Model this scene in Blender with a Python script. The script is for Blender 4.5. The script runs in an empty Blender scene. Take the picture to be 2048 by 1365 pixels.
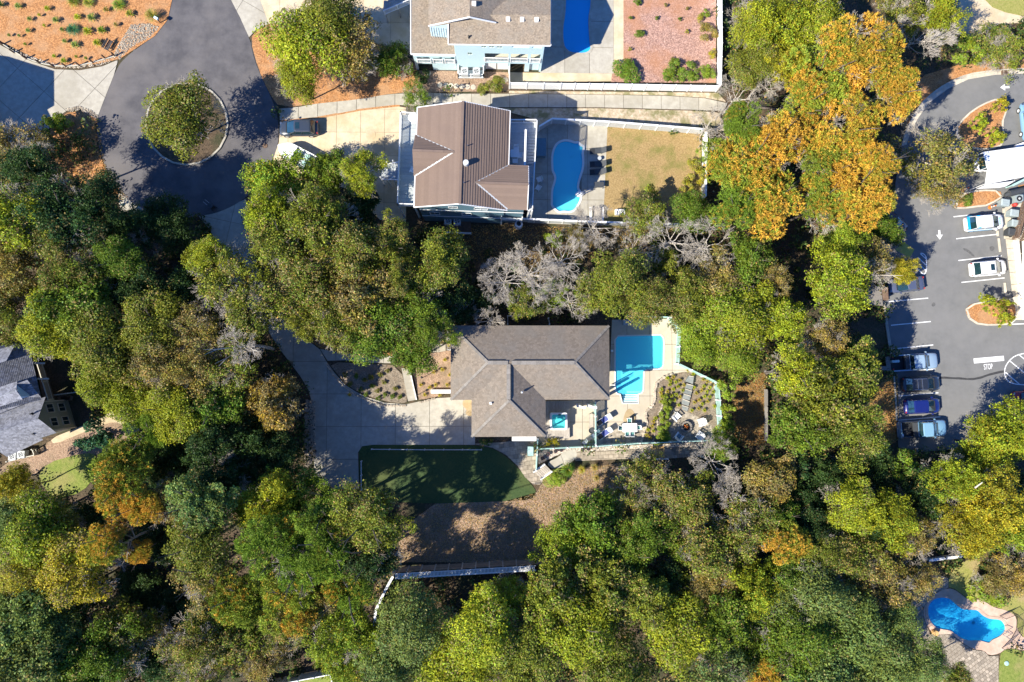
import bpy, math, random
import numpy as np
from mathutils import Vector, Matrix, Quaternion
from mathutils.geometry import tessellate_polygon
R_ = random.Random(7)
rng = np.random.default_rng(11)
sc = bpy.context.scene
COL = sc.collection
# ------------------------------------------------------------------ camera, sky, sun, exposure
HC = 84.0; FP = 1386.0
QC = Vector(((988-1024)/FP, (682.5-748)/FP, -1)).normalized().rotation_difference(Vector((0, 0, -1)))
cam_d = bpy.data.cameras.new('camera'); cam = bpy.data.objects.new('camera', cam_d); COL.objects.link(cam)
cam.location = (0, 0, HC); cam.rotation_mode = 'QUATERNION'; cam.rotation_quaternion = QC
cam_d.sensor_width = 36; cam_d.lens = FP/2048*36; cam_d.clip_end = 2000
sc.camera = cam
SUN_AZ = math.radians(28); SUN_EL = math.radians(41)      # shadows fall towards +x +y
world = bpy.data.worlds.new('World'); sc.world = world; world.use_nodes = True
nt = world.node_tree; nt.nodes.clear()
sky = nt.nodes.new('ShaderNodeTexSky'); sky.sky_type = 'NISHITA'; sky.sun_disc = False
sky.sun_elevation = SUN_EL; sky.sun_rotation = math.radians(270)-SUN_AZ
sky.ozone_density = 7.0; sky.air_density = 1.0; sky.dust_density = 0.0
bg = nt.nodes.new('ShaderNodeBackground'); bg.inputs[1].default_value = 0.078
wo = nt.nodes.new('ShaderNodeOutputWorld')
gm = nt.nodes.new('ShaderNodeVectorMath'); gm.operation = 'MULTIPLY'; gm.inputs[1].default_value = (0.62, 0.93, 1.40)   # deep clear autumn sky
nt.links.new(sky.outputs[0], gm.inputs[0]); nt.links.new(gm.outputs[0], bg.inputs[0]); nt.links.new(bg.outputs[0], wo.inputs[0])
sd = bpy.data.lights.new('sun', 'SUN'); sd.energy = 5.0; sd.angle = math.radians(0.5); sd.color = (1.0, 0.94, 0.82)
sun = bpy.data.objects.new('sun', sd); COL.objects.link(sun)
sdir = Vector((math.cos(SUN_AZ)*math.cos(SUN_EL), math.sin(SUN_AZ)*math.cos(SUN_EL), -math.sin(SUN_EL)))
sun.rotation_mode = 'QUATERNION'; sun.rotation_quaternion = Vector((0, 0, -1)).rotation_difference(sdir); sun.location = (-60, -30, 60)
sc.view_settings.view_transform = 'Standard'; sc.view_settings.look = 'None'
sc.view_settings.exposure = 1.0; sc.view_settings.gamma = 1.0; sc.view_settings.use_curve_mapping = False

# ------------------------------------------------------------------ helpers
def W(px, py, z=0.0):
    d = QC @ Vector(((px-1024)/FP, (682.5-py)/FP, -1))
    t = (z-HC)/d.z
    return Vector((d.x*t, d.y*t, z))
def WL(pts, z=0.0): return [W(x, y, z) for x, y in pts]

def nn(t, k, **kw):
    n = t.nodes.new(k)
    for a, b in kw.items(): setattr(n, a, b)
    return n
MATS = {}
def mk(name, c1, c2, scale=3.0, rough=0.85, bump=0.0, bscale=None, c3=None, big=0.12, bigamt=0.5, rand=0.0, metal=0.0, spec=0.3, voro=0.0, stretch=None, detail=8, vr=(0.68, 1.3)):
    m = bpy.data.materials.new(name); m.use_nodes = True; t = m.node_tree; L = t.links.new
    b = t.nodes['Principled BSDF']; b.inputs['Roughness'].default_value = rough; b.inputs['Metallic'].default_value = metal
    b.inputs['Specular IOR Level'].default_value = spec
    g = nn(t, 'ShaderNodeNewGeometry'); src = g.outputs['Position']
    if stretch:
        mp = nn(t, 'ShaderNodeMapping'); mp.inputs['Scale'].default_value = stretch; L(src, mp.inputs[0]); src = mp.outputs[0]
    n1 = nn(t, 'ShaderNodeTexNoise'); n1.inputs['Scale'].default_value = scale; n1.inputs['Detail'].default_value = detail; n1.inputs['Roughness'].default_value = 0.65
    L(src, n1.inputs['Vector'])
    r = nn(t, 'ShaderNodeValToRGB'); r.color_ramp.elements[0].position = 0.36; r.color_ramp.elements[1].position = 0.64
    r.color_ramp.elements[0].color = (*c1, 1); r.color_ramp.elements[1].color = (*c2, 1)
    L(n1.outputs[0], r.inputs[0]); col = r.outputs[0]
    if voro:
        v = nn(t, 'ShaderNodeTexVoronoi'); v.inputs['Scale'].default_value = voro; L(src, v.inputs['Vector'])
        sp = nn(t, 'ShaderNodeSeparateColor'); L(v.outputs['Color'], sp.inputs[0])
        mr = nn(t, 'ShaderNodeMapRange'); mr.inputs[3].default_value = vr[0]; mr.inputs[4].default_value = vr[1]; L(sp.outputs[0], mr.inputs[0])
        vm = nn(t, 'ShaderNodeVectorMath', operation='SCALE'); L(col, vm.inputs[0]); L(mr.outputs[0], vm.inputs['Scale']); col = vm.outputs[0]
    if c3 is not None:
        n2 = nn(t, 'ShaderNodeTexNoise'); n2.inputs['Scale'].default_value = big; n2.inputs['Detail'].default_value = 6; n2.inputs['Roughness'].default_value = 0.6
        L(g.outputs['Position'], n2.inputs['Vector'])
        r2 = nn(t, 'ShaderNodeValToRGB'); r2.color_ramp.elements[0].position = 0.47; r2.color_ramp.elements[1].position = 0.62
        r2.color_ramp.elements[1].color = (bigamt,)*3+(1,)
        L(n2.outputs[0], r2.inputs[0])
        mx = nn(t, 'ShaderNodeMix', data_type='RGBA'); L(r2.outputs[0], mx.inputs[0]); L(col, mx.inputs[6]); mx.inputs[7].default_value = (*c3, 1); col = mx.outputs[2]
    if rand:
        oi = nn(t, 'ShaderNodeObjectInfo'); mr = nn(t, 'ShaderNodeMapRange'); mr.inputs[3].default_value = 1-rand; mr.inputs[4].default_value = 1+rand
        L(oi.outputs['Random'], mr.inputs[0])
        vm = nn(t, 'ShaderNodeVectorMath', operation='SCALE'); L(col, vm.inputs[0]); L(mr.outputs[0], vm.inputs['Scale']); col = vm.outputs[0]
    L(col, b.inputs['Base Color'])
    if bump:
        n3 = nn(t, 'ShaderNodeTexNoise'); n3.inputs['Scale'].default_value = bscale or scale*2; n3.inputs['Detail'].default_value = 5; L(src, n3.inputs['Vector'])
        bp = nn(t, 'ShaderNodeBump'); bp.inputs['Strength'].default_value = bump; bp.inputs['Distance'].default_value = 0.15
        L(n3.outputs[0], bp.inputs['Height']); L(bp.outputs[0], b.inputs['Normal'])
    MATS[name] = m; return m
def leafmat(name, autumn, trans=0.34):
    m = bpy.data.materials.new(name); m.use_nodes = True; t = m.node_tree; L = t.links.new
    b = t.nodes['Principled BSDF']; b.inputs['Roughness'].default_value = 0.5; b.inputs['Specular IOR Level'].default_value = 0.16
    oi = nn(t, 'ShaderNodeObjectInfo'); at = nn(t, 'ShaderNodeAttribute', attribute_name='tint'); sp = nn(t, 'ShaderNodeSeparateColor'); L(at.outputs['Color'], sp.inputs[0])
    # autumn share from the object's alpha and the leaf's own random number
    su = nn(t, 'ShaderNodeMath', operation='SUBTRACT'); L(oi.outputs['Alpha'], su.inputs[0]); L(sp.outputs[1], su.inputs[1])
    mu = nn(t, 'ShaderNodeMath', operation='MULTIPLY_ADD', use_clamp=True); L(su.outputs[0], mu.inputs[0]); mu.inputs[1].default_value = 5.0; mu.inputs[2].default_value = 0.5
    mx = nn(t, 'ShaderNodeMix', data_type='RGBA'); L(mu.outputs[0], mx.inputs[0]); L(oi.outputs['Color'], mx.inputs[6]); mx.inputs[7].default_value = (*autumn, 1)
    # blueish / yellowish leaf to leaf shift
    m2 = nn(t, 'ShaderNodeMix', data_type='RGBA', blend_type='MULTIPLY'); m2.inputs[0].default_value = 1.0
    r = nn(t, 'ShaderNodeValToRGB'); r.color_ramp.elements[0].color = (0.70, 0.98, 1.15, 1); r.color_ramp.elements[1].color = (1.35, 1.14, 0.6, 1); L(sp.outputs[2], r.inputs[0])
    L(mx.outputs[2], m2.inputs[6]); L(r.outputs[0], m2.inputs[7])
    vm = nn(t, 'ShaderNodeVectorMath', operation='SCALE'); L(m2.outputs[2], vm.inputs[0]); 
    mr = nn(t, 'ShaderNodeMath', operation='MULTIPLY'); L(sp.outputs[0], mr.inputs[0]); mr.inputs[1].default_value = 2.25; L(mr.outputs[0], vm.inputs['Scale'])
    L(vm.outputs[0], b.inputs['Base Color'])
    tr = nn(t, 'ShaderNodeBsdfTranslucent'); L(vm.outputs[0], tr.inputs[0]); ms = nn(t, 'ShaderNodeMixShader'); ms.inputs[0].default_value = trans
    L(b.outputs[0], ms.inputs[1]); L(tr.outputs[0], ms.inputs[2]); L(ms.outputs[0], t.nodes['Material Output'].inputs[0])
    MATS[name] = m; return m
def plain(name, c, rough=0.5, metal=0.0, spec=0.5, coat=0.0, var=0.12, rand=0.0, scale=6):
    m = mk(name, tuple(x*(1-var) for x in c), tuple(min(1, x*(1+var)) for x in c), scale=scale, rough=rough, metal=metal, spec=spec, rand=rand)
    m.node_tree.nodes['Principled BSDF'].inputs['Coat Weight'].default_value = coat
    return m
def water(name, tint, glow=0.25, rough=0.03, bump=0.15, bscale=3.0):
    m = bpy.data.materials.new(name); m.use_nodes = True; t = m.node_tree; L = t.links.new; t.nodes.clear()
    tr = nn(t, 'ShaderNodeBsdfTransparent'); tr.inputs[0].default_value = (*tint, 1)
    df = nn(t, 'ShaderNodeBsdfDiffuse'); df.inputs[0].default_value = (tint[0]*0.28, tint[1]*0.80, tint[2]*0.98, 1)
    m1 = nn(t, 'ShaderNodeMixShader'); m1.inputs[0].default_value = glow; L(tr.outputs[0], m1.inputs[1]); L(df.outputs[0], m1.inputs[2])
    gl = nn(t, 'ShaderNodeBsdfGlossy'); gl.inputs['Roughness'].default_value = rough
    lw = nn(t, 'ShaderNodeLayerWeight'); pw = nn(t, 'ShaderNodeMath', operation='POWER'); L(lw.outputs['Facing'], pw.inputs[0]); pw.inputs[1].default_value = 5; fr = nn(t, 'ShaderNodeMath', operation='MULTIPLY_ADD'); L(pw.outputs[0], fr.inputs[0]); fr.inputs[1].default_value = .9; fr.inputs[2].default_value = .025
    g = nn(t, 'ShaderNodeNewGeometry'); n3 = nn(t, 'ShaderNodeTexNoise'); n3.inputs['Scale'].default_value = bscale; n3.inputs['Detail'].default_value = 3; L(g.outputs['Position'], n3.inputs['Vector'])
    bp = nn(t, 'ShaderNodeBump'); bp.inputs['Strength'].default_value = bump; bp.inputs['Distance'].default_value = 0.05; L(n3.outputs[0], bp.inputs['Height']); L(bp.outputs[0], gl.inputs['Normal'])
    m2 = nn(t, 'ShaderNodeMixShader'); L(fr.outputs[0], m2.inputs[0]); L(m1.outputs[0], m2.inputs[1]); L(gl.outputs[0], m2.inputs[2])
    o = nn(t, 'ShaderNodeOutputMaterial'); L(m2.outputs[0], o.inputs[0]); MATS[name] = m; return m

def tag(o, label=None, cat=None, group=None, kind=None):
    if label: o['label'] = label
    if cat: o['category'] = cat
    if group: o['group'] = group
    if kind: o['kind'] = kind
    return o
def thing(name, label, cat, loc=(0, 0, 0), rz=0.0, group=None):
    o = bpy.data.objects.new(name, None); COL.objects.link(o); o.location = loc; o.rotation_euler = (0, 0, rz)
    o.empty_display_size = 0.3
    return tag(o, label, cat, group)
def link(name, me, mat=None, parent=None, local=False):
    o = bpy.data.objects.new(name, me); COL.objects.link(o)
    if mat is not None and not me.materials: me.materials.append(mat)
    if parent is not None:
        o.parent = parent
        if not local:
            l = parent.location
            if parent.parent: l = l + parent.parent.location if not parent.get('_w') else parent.parent.location
            o.matrix_parent_inverse = Matrix.Translation(-Vector(l))
    return o
class MB:
    def __init__(s): s.v = []; s.f = []
    def add(s, vs, fs):
        k = len(s.v); s.v += [tuple(v) for v in vs]; s.f += [tuple(i+k for i in f) for f in fs]; return s
    def box(s, c, d, rz=0.0, M=None):
        x, y, z = d[0]/2, d[1]/2, d[2]/2; ca, sa = math.cos(rz), math.sin(rz); vs = []
        for a, b, e in ((-x,-y,-z),(x,-y,-z),(x,y,-z),(-x,y,-z),(-x,-y,z),(x,-y,z),(x,y,z),(-x,y,z)):
            p = Vector((c[0]+a*ca-b*sa, c[1]+a*sa+b*ca, c[2]+e)) if M is None else M @ Vector((a, b, e))+Vector(c)
            vs.append(p)
        return s.add(vs, [(0,3,2,1),(4,5,6,7),(0,1,5,4),(1,2,6,5),(2,3,7,6),(3,0,4,7)])
    def beam(s, p, q, w, h, up=(0, 0, 1)):
        p, q = Vector(p), Vector(q); d = q-p; L = d.length
        if L < 1e-5: return s
        x = d/L; u = Vector(up); y = u.cross(x)
        if y.length < 1e-3: y = Vector((1, 0, 0)).cross(x)
        y.normalize(); z = x.cross(y); M = Matrix((x, y, z)).transposed()
        return s.box((p+q)/2, (L, w, h), M=M)
    def tube(s, p, q, r0, r1=None, n=8, cap=True):
        p, q = Vector(p), Vector(q); r1 = r0 if r1 is None else r1; d = (q-p).normalized()
        a = d.orthogonal().normalized(); b = d.cross(a); vs = []
        for c, r in ((p, r0), (q, r1)):
            for i in range(n):
                t = 2*math.pi*i/n; vs.append(c+(a*math.cos(t)+b*math.sin(t))*r)
        fs = [(i, (i+1) % n, n+(i+1) % n, n+i) for i in range(n)]
        if cap: fs += [tuple(range(n-1, -1, -1)), tuple(range(n, 2*n))]
        return s.add(vs, fs)
    def lathe(s, c, prof, n=20, sx=1, sy=1):
        vs = []; fs = []
        for r, z in prof:
            for i in range(n):
                t = 2*math.pi*i/n; vs.append((c[0]+r*sx*math.cos(t), c[1]+r*sy*math.sin(t), c[2]+z))
        for k in range(len(prof)-1):
            for i in range(n): j = (i+1) % n; fs.append((k*n+i, k*n+j, (k+1)*n+j, (k+1)*n+i))
        fs += [tuple(range(n-1, -1, -1)), tuple((len(prof)-1)*n+i for i in range(n))]
        return s.add(vs, fs)
    def prism(s, poly, z0, z1, bottom=False):
        poly = [Vector((p[0], p[1], 0)) for p in poly]
        if area2(poly) < 0: poly = poly[::-1]
        tr = tessellate_polygon([poly]); n = len(poly)
        vs = [(p.x, p.y, z1) for p in poly]+[(p.x, p.y, z0) for p in poly]; fs = []
        for a, b, c in tr:
            A, B, Cc = poly[a], poly[b], poly[c]
            if (B-A).cross(Cc-A).z < 0: b, c = c, b
            fs.append((a, b, c))
            if bottom: fs.append((n+a, n+c, n+b))
        if z1 > z0: fs += [(n+i, n+(i+1) % n, (i+1) % n, i) for i in range(n)]
        return s.add(vs, fs)
    def poly3(s, pts): return s.add(pts, [tuple(range(len(pts)))])
    def build(s, name, mat, parent=None, smooth=False, local=False, kind=None, label=None):
        me = bpy.data.meshes.new(name); me.from_pydata(s.v, [], s.f); me.update()
        if smooth: me.shade_smooth()
        o = link(name, me, mat, parent, local)
        if kind: o['kind'] = kind
        if label: o['label'] = label
        return o
def area2(p): return sum(p[i][0]*p[(i+1) % len(p)][1]-p[(i+1) % len(p)][0]*p[i][1] for i in range(len(p)))
def chaikin(p, n=1, closed=True):
    for _ in range(n):
        q = []; m = len(p)
        if not closed: q.append(p[0])
        for i in range(m if closed else m-1):
            a, b = p[i], p[(i+1) % m]
            q.append(tuple(.75*a[k]+.25*b[k] for k in range(len(a)))); q.append(tuple(.25*a[k]+.75*b[k] for k in range(len(a))))
        if not closed: q.append(p[-1])
        p = q
    return p
OPEN = []
def sheet(name, pts, z, mat, smooth=0, open_=True, kind='structure', parent=None, thick=0.0, label=None):
    if smooth: pts = chaikin(pts, smooth)
    P = WL(pts, z)
    if open_: OPEN.append([(p.x, p.y) for p in P])
    o = MB().prism(P, z-thick, z).build(name, mat, parent)
    if kind: o['kind'] = kind
    if label: o['label'] = label
    return o
def pip(P, poly):
    x, y = P[:, 0], P[:, 1]; ins = np.zeros(len(P), bool); n = len(poly)
    for i in range(n):
        x1, y1 = poly[i]; x2, y2 = poly[(i+1) % n]
        c = ((y1 > y) != (y2 > y)) & (x < (x2-x1)*(y-y1)/((y2-y1)+1e-12)+x1); ins ^= c
    return ins
def clip_half(poly, a, b, c):          # keep a*x+b*y<=c
    out = []; n = len(poly)
    for i in range(n):
        p, q = poly[i], poly[(i+1) % n]; dp = a*p[0]+b*p[1]-c; dq = a*q[0]+b*q[1]-c
        if dp <= 0: out.append(p)
        if (dp < 0 < dq) or (dq < 0 < dp):
            t = dp/(dp-dq); out.append((p[0]+(q[0]-p[0])*t, p[1]+(q[1]-p[1])*t))
    return out
def slabs(parent, pts, z, cw, ch, ang, mat, gap=0.05, thick=0.03, name='slab', off=(0, 0), stagger=False, smooth=0, maxn=400, jit=0.0, rnd=0.004, stuff=False):
    if smooth: pts = chaikin(pts, smooth)
    P = [(p.x, p.y) for p in WL(pts, z)]; ca, sa = math.cos(-ang), math.sin(-ang)
    Q = [(x*ca-y*sa, x*sa+y*ca) for x, y in P]
    x0, x1 = min(q[0] for q in Q)-off[0], max(q[0] for q in Q); y0, y1 = min(q[1] for q in Q)-off[1], max(q[1] for q in Q)
    j = 0; y = y0; cnt = 0; ca, sa = math.cos(ang), math.sin(ang); acc = MB()
    while y < y1:
        row = clip_half(clip_half(Q, 0, -1, -(y+gap/2)), 0, 1, y+ch-gap/2)
        x = x0-(cw/2 if (stagger and j % 2) else 0)
        while x < x1 and len(row) > 2:
            c = clip_half(clip_half(row, -1, 0, -(x+gap/2)), 1, 0, x+cw-gap/2)
            x += cw
            if len(c) < 3: continue
            cc = [c[0]]
            for p in c[1:]:
                if abs(p[0]-cc[-1][0])+abs(p[1]-cc[-1][1]) > 1e-4: cc.append(p)
            if len(cc) < 3 or abs(area2(cc))/2 < 0.02*cw*ch: continue
            zz = z+R_.uniform(0, rnd)
            pts3 = [(a*ca-b*sa, a*sa+b*ca) for a, b in cc]
            if stuff or cnt > maxn: acc.prism(pts3, zz-thick, zz)
            else: MB().prism(pts3, zz-thick, zz).build(name, mat, parent)
            cnt += 1
        y += ch; j += 1
    if acc.v: acc.build(name+'_field', mat, parent, kind='stuff')
    return cnt
def strip(pts, w, closed=False):       # list of world pts -> left/right outlines
    n = len(pts); Ls, Rs = [], []
    for i in range(n):
        a = pts[i-1] if (i > 0 or closed) else pts[i]; b = pts[(i+1) % n] if (i < n-1 or closed) else pts[i]
        d = Vector((b[0]-a[0], b[1]-a[1])); d.normalize(); nrm = Vector((-d.y, d.x))*w/2
        Ls.append((pts[i][0]+nrm.x, pts[i][1]+nrm.y)); Rs.append((pts[i][0]-nrm.x, pts[i][1]-nrm.y))
    return Ls, Rs
def ribbon(name, pts, w, z0, z1, mat, closed=False, parent=None, kind='structure', smooth=0, px=True):
    if smooth: pts = chaikin(pts, smooth, closed)
    P = [(p.x, p.y) for p in (WL(pts, z1) if px else pts)]
    Ls, Rs = strip(P, w, closed); m = MB(); n = len(P)
    for i in range(n if closed else n-1):
        j = (i+1) % n; a, b, c, d = Ls[i], Ls[j], Rs[j], Rs[i]
        m.add([(*a, z1), (*b, z1), (*c, z1), (*d, z1), (*a, z0), (*b, z0), (*c, z0), (*d, z0)], [(3, 2, 1, 0)]+([(0, 1, 5, 4), (2, 3, 7, 6)] if z1 > z0 else []))
    o = m.build(name, mat, parent)
    if kind: o['kind'] = kind
    return o
def curbstones(parent, pts, w, z0, z1, mat, step=1.2, closed=False, smooth=0, name='curb_stone'):
    if smooth: pts = chaikin(pts, smooth, closed)
    P = WL(pts, z1)
    if closed: P.append(P[0])
    # resample
    d = [0]
    for i in range(1, len(P)): d.append(d[-1]+(P[i]-P[i-1]).length)
    n = max(2, int(d[-1]/step)); res = []
    k = 0
    for i in range(n+1):
        t = d[-1]*i/n
        while k < len(d)-2 and d[k+1] < t: k += 1
        f = (t-d[k])/max(1e-6, d[k+1]-d[k]); res.append(P[k].lerp(P[k+1], f))
    zc = (z0+z1)/2
    for i in range(n):
        a, b = res[i], res[i+1]; dd = (b-a).normalized()*0.012
        MB().beam((a.x+dd.x, a.y+dd.y, zc), (b.x-dd.x, b.y-dd.y, zc), w, z1-z0).build(name, mat, parent)
    return res
# ------------------------------------------------------------------ materials
mk('litter', (0.055, 0.038, 0.022), (0.13, 0.09, 0.055), scale=5, bump=0.5, c3=(0.035, 0.045, 0.018), big=0.35, bigamt=0.8, voro=12)
mk('straw', (0.30, 0.13, 0.045), (0.50, 0.25, 0.10), scale=6, bump=0.35, c3=(0.42, 0.25, 0.13), big=0.5, bigamt=0.6, voro=9)
mk('pinkmulch', (0.28, 0.15, 0.11), (0.52, 0.33, 0.26), scale=7, bump=0.6, c3=(0.42, 0.2, 0.10), big=0.16, bigamt=0.7, voro=8)
mk('tanmulch', (0.26, 0.165, 0.11), (0.40, 0.28, 0.19), scale=4, bump=0.5, c3=(0.20, 0.15, 0.09), big=0.4, bigamt=0.7, voro=14)
mk('rockmulch', (0.15, 0.12, 0.085), (0.31, 0.255, 0.19), scale=8, bump=0.5, c3=(0.20, 0.13, 0.08), big=0.5, voro=9)
mk('sand', (0.50, 0.40, 0.27), (0.64, 0.53, 0.36), scale=0.9, bump=0.1, bscale=8, c3=(0.48, 0.36, 0.20), big=0.3, bigamt=0.7, rand=0.05)
mk('concrete', (0.36, 0.33, 0.27), (0.45, 0.42, 0.345), scale=1.6, bump=0.06, bscale=14, c3=(0.31, 0.28, 0.215), big=0.22, bigamt=0.6, rand=0.06)
mk('pool_concrete', (0.45, 0.395, 0.30), (0.53, 0.47, 0.365), scale=1.2, bump=0.05, bscale=14, c3=(0.42, 0.35, 0.24), big=0.3, bigamt=0.4, rand=0.04)
mk('joint', (0.17, 0.145, 0.11), (0.23, 0.20, 0.15), scale=3)
mk('asphalt', (0.075, 0.072, 0.077), (0.125, 0.118, 0.12), scale=0.45, rough=0.8, bump=0.1, bscale=25, c3=(0.16, 0.145, 0.135), big=0.09, bigamt=0.6)
mk('lot', (0.15, 0.15, 0.145), (0.18, 0.178, 0.172), scale=0.8, rough=0.85, bump=0.1, bscale=25, c3=(0.205, 0.20, 0.19), big=0.12, bigamt=0.5)
mk('gutter', (0.45, 0.40, 0.31), (0.58, 0.52, 0.42), scale=2, bump=0.05, rand=0.08)
mk('tar', (0.035, 0.035, 0.038), (0.06, 0.06, 0.06), scale=5)
mk('drygrass', (0.26, 0.175, 0.07), (0.40, 0.28, 0.125), scale=5, bump=0.6, bscale=14, c3=(0.16, 0.165, 0.035), big=0.3, bigamt=0.75)
mk('sandgrass', (0.34, 0.26, 0.16), (0.56, 0.47, 0.35), scale=2.2, bump=0.4, c3=(0.15, 0.15, 0.05), big=0.7, bigamt=0.8)
mk('lawn', (0.22, 0.23, 0.05), (0.33, 0.30, 0.09), scale=4, bump=0.5, bscale=14, c3=(0.40, 0.28, 0.15), big=0.25, bigamt=0.6)
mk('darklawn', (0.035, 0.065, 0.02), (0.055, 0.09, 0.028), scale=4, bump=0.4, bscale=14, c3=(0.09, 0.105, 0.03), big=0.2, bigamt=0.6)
mk('greenlawn', (0.14, 0.19, 0.03), (0.24, 0.27, 0.06), scale=3, bump=0.5, bscale=14, c3=(0.3, 0.25, 0.10), big=0.3, bigamt=0.6)
mk('paver', (0.28, 0.23, 0.17), (0.40, 0.34, 0.26), scale=2, bump=0.2, rand=0.28)
mk('paver_flat', (0.28, 0.24, 0.18), (0.38, 0.33, 0.26), scale=1.5, bump=0.2, c3=(0.22, 0.19, 0.15), big=0.5, voro=5)
mk('bluestone', (0.17, 0.19, 0.18), (0.27, 0.28, 0.26), scale=2.5, bump=0.15, rand=0.12)
mk('pebble', (0.40, 0.33, 0.26), (0.62, 0.55, 0.46), scale=6, bump=0.9, bscale=9, voro=6)
mk('rock', (0.34, 0.28, 0.21), (0.55, 0.48, 0.38), scale=3, bump=0.5, rand=0.25)
mk('pinkdeck', (0.50, 0.34, 0.25), (0.62, 0.46, 0.35), scale=1.3, bump=0.1, c3=(0.42, 0.29, 0.2), big=0.4)
mk('shingle_tan', (0.175, 0.145, 0.113), (0.225, 0.186, 0.147), scale=10, bump=0.15, bscale=12, voro=4.5, vr=(.84, 1.16), c3=(0.185, 0.168, 0.145), big=0.5, bigamt=0.5)
mk('shingle_nh', (0.21, 0.17, 0.128), (0.30, 0.24, 0.178), scale=8, bump=0.2, voro=7.0, vr=(.78, 1.22), c3=(0.25, 0.22, 0.18), big=0.9, bigamt=0.5)
mk('shingle_brown', (0.165, 0.118, 0.092), (0.195, 0.14, 0.108), scale=9, bump=0.1, c3=(0.165, 0.118, 0.094), big=0.5, bigamt=0.6, rand=0.07)
mk('shingle_grey', (0.17, 0.175, 0.20), (0.27, 0.275, 0.31), scale=8, bump=0.3, voro=4)
mk('ridge_grey', (0.195, 0.175, 0.15), (0.25, 0.228, 0.20), scale=6, rand=0.15)
mk('deckwood', (0.34, 0.30, 0.25), (0.50, 0.45, 0.38), scale=3, stretch=(6, 1, 1), bump=0.2, rand=0.14)
mk('brownwood', (0.12, 0.075, 0.05), (0.20, 0.135, 0.09), scale=3, bump=0.2, rand=0.2)
mk('fenceboard', (0.22, 0.165, 0.115), (0.32, 0.25, 0.18), scale=3, bump=0.2, rand=0.2)
mk('damp', (0.34, 0.25, 0.13), (0.42, 0.32, 0.19), scale=2, bump=.05)
mk('oil', (0.085, 0.085, 0.085), (0.13, 0.128, 0.124), scale=4)
mk('goldwood', (0.50, 0.30, 0.11), (0.62, 0.40, 0.17), scale=3, bump=0.1, rand=0.12)
plain('white', (0.80, 0.80, 0.78), rough=0.5, var=0.03)
plain('cream', (0.66, 0.58, 0.44), rough=0.7, var=0.05)
plain('seafoam', (0.36, 0.55, 0.50), rough=0.6, var=0.12)
plain('cyansiding', (0.56, 0.74, 0.78), rough=0.6, var=0.04)
plain('bluesiding', (0.10, 0.19, 0.24), rough=0.6, var=0.1)
plain('greensiding', (0.27, 0.285, 0.22), rough=0.7, var=0.06)
plain('creamtrim', (0.5, 0.47, 0.38), rough=0.6, var=0.04)
plain('paleroof', (0.5, 0.62, 0.62), rough=0.6, var=0.04)
plain('bluedeck', (0.42, 0.45, 0.45), rough=0.7, var=0.08, rand=0.08)
plain('roadwhite', (0.72, 0.72, 0.70), rough=0.7, var=0.08, scale=5)
plain('dark', (0.02, 0.021, 0.023), rough=0.7, var=0.2)
plain('rubber', (0.02, 0.02, 0.021), rough=0.8)
plain('metal', (0.45, 0.46, 0.47), rough=0.35, metal=0.9)
plain('greymetal', (0.5, 0.52, 0.52), rough=0.5)
plain('glass', (0.012, 0.035, 0.042), rough=0.06, spec=1.0, coat=1.0, var=0.3, scale=1)
plain('tealglass', (0.10, 0.25, 0.22), rough=0.1, spec=0.8, var=0.2)
plain('navy', (0.09, 0.11, 0.32), rough=0.8)
plain('charcoal', (0.045, 0.05, 0.055), rough=0.7)
plain('bin', (0.28, 0.33, 0.33), rough=0.6, rand=0.06)
plain('red', (0.45, 0.04, 0.03), rough=0.4)
plain('orange', (0.75, 0.17, 0.02), rough=0.5)
plain('yellow', (0.65, 0.5, 0.04), rough=0.6)
plain('yellowgreen', (0.36, 0.32, 0.06), rough=0.7)
plain('plaster', (0.74, 0.90, 0.92), rough=0.7, var=0.03)
plain('plaster_deep', (0.30, 0.60, 0.78), rough=0.7, var=0.06, scale=2)
plain('coping', (0.66, 0.66, 0.62), rough=0.6, var=0.05)
plain('bark', (0.10, 0.08, 0.065), rough=0.9, var=0.3)
plain('greybark', (0.46, 0.41, 0.34), rough=0.9, var=0.2, scale=3)
plain('terracotta', (0.10, 0.045, 0.05), rough=0.6)
water('water_shallow', (0.42, 0.88, 0.93), glow=0.28)
water('water_deep', (0.14, 0.66, 1.0), glow=0.6)
water('water_mid', (0.42, 0.95, 1.0), glow=0.5); water('water_thin', (0.85, 0.98, 1.0), glow=0.04); water('water_kidney', (0.16, 0.72, 0.95), glow=0.35, bump=.5, bscale=7)
water('water_spa', (0.35, 0.85, 0.82), glow=0.2, bump=0.6, bscale=8)
leafmat('leaf', (0.29, 0.20, 0.085)); leafmat('leaf_pine', (0.55, 0.305, 0.05), 0.15); leafmat('leaf_yellow', (0.30, 0.22, 0.02), 0.35)
# ------------------------------------------------------------------ ground and paving
G = MB().prism([(-400, -400), (400, -400), (400, 400), (-400, 400)], -0.3, -0.03).build('ground', MATS['litter']); G['kind'] = 'structure'
M_ = MATS
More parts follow.
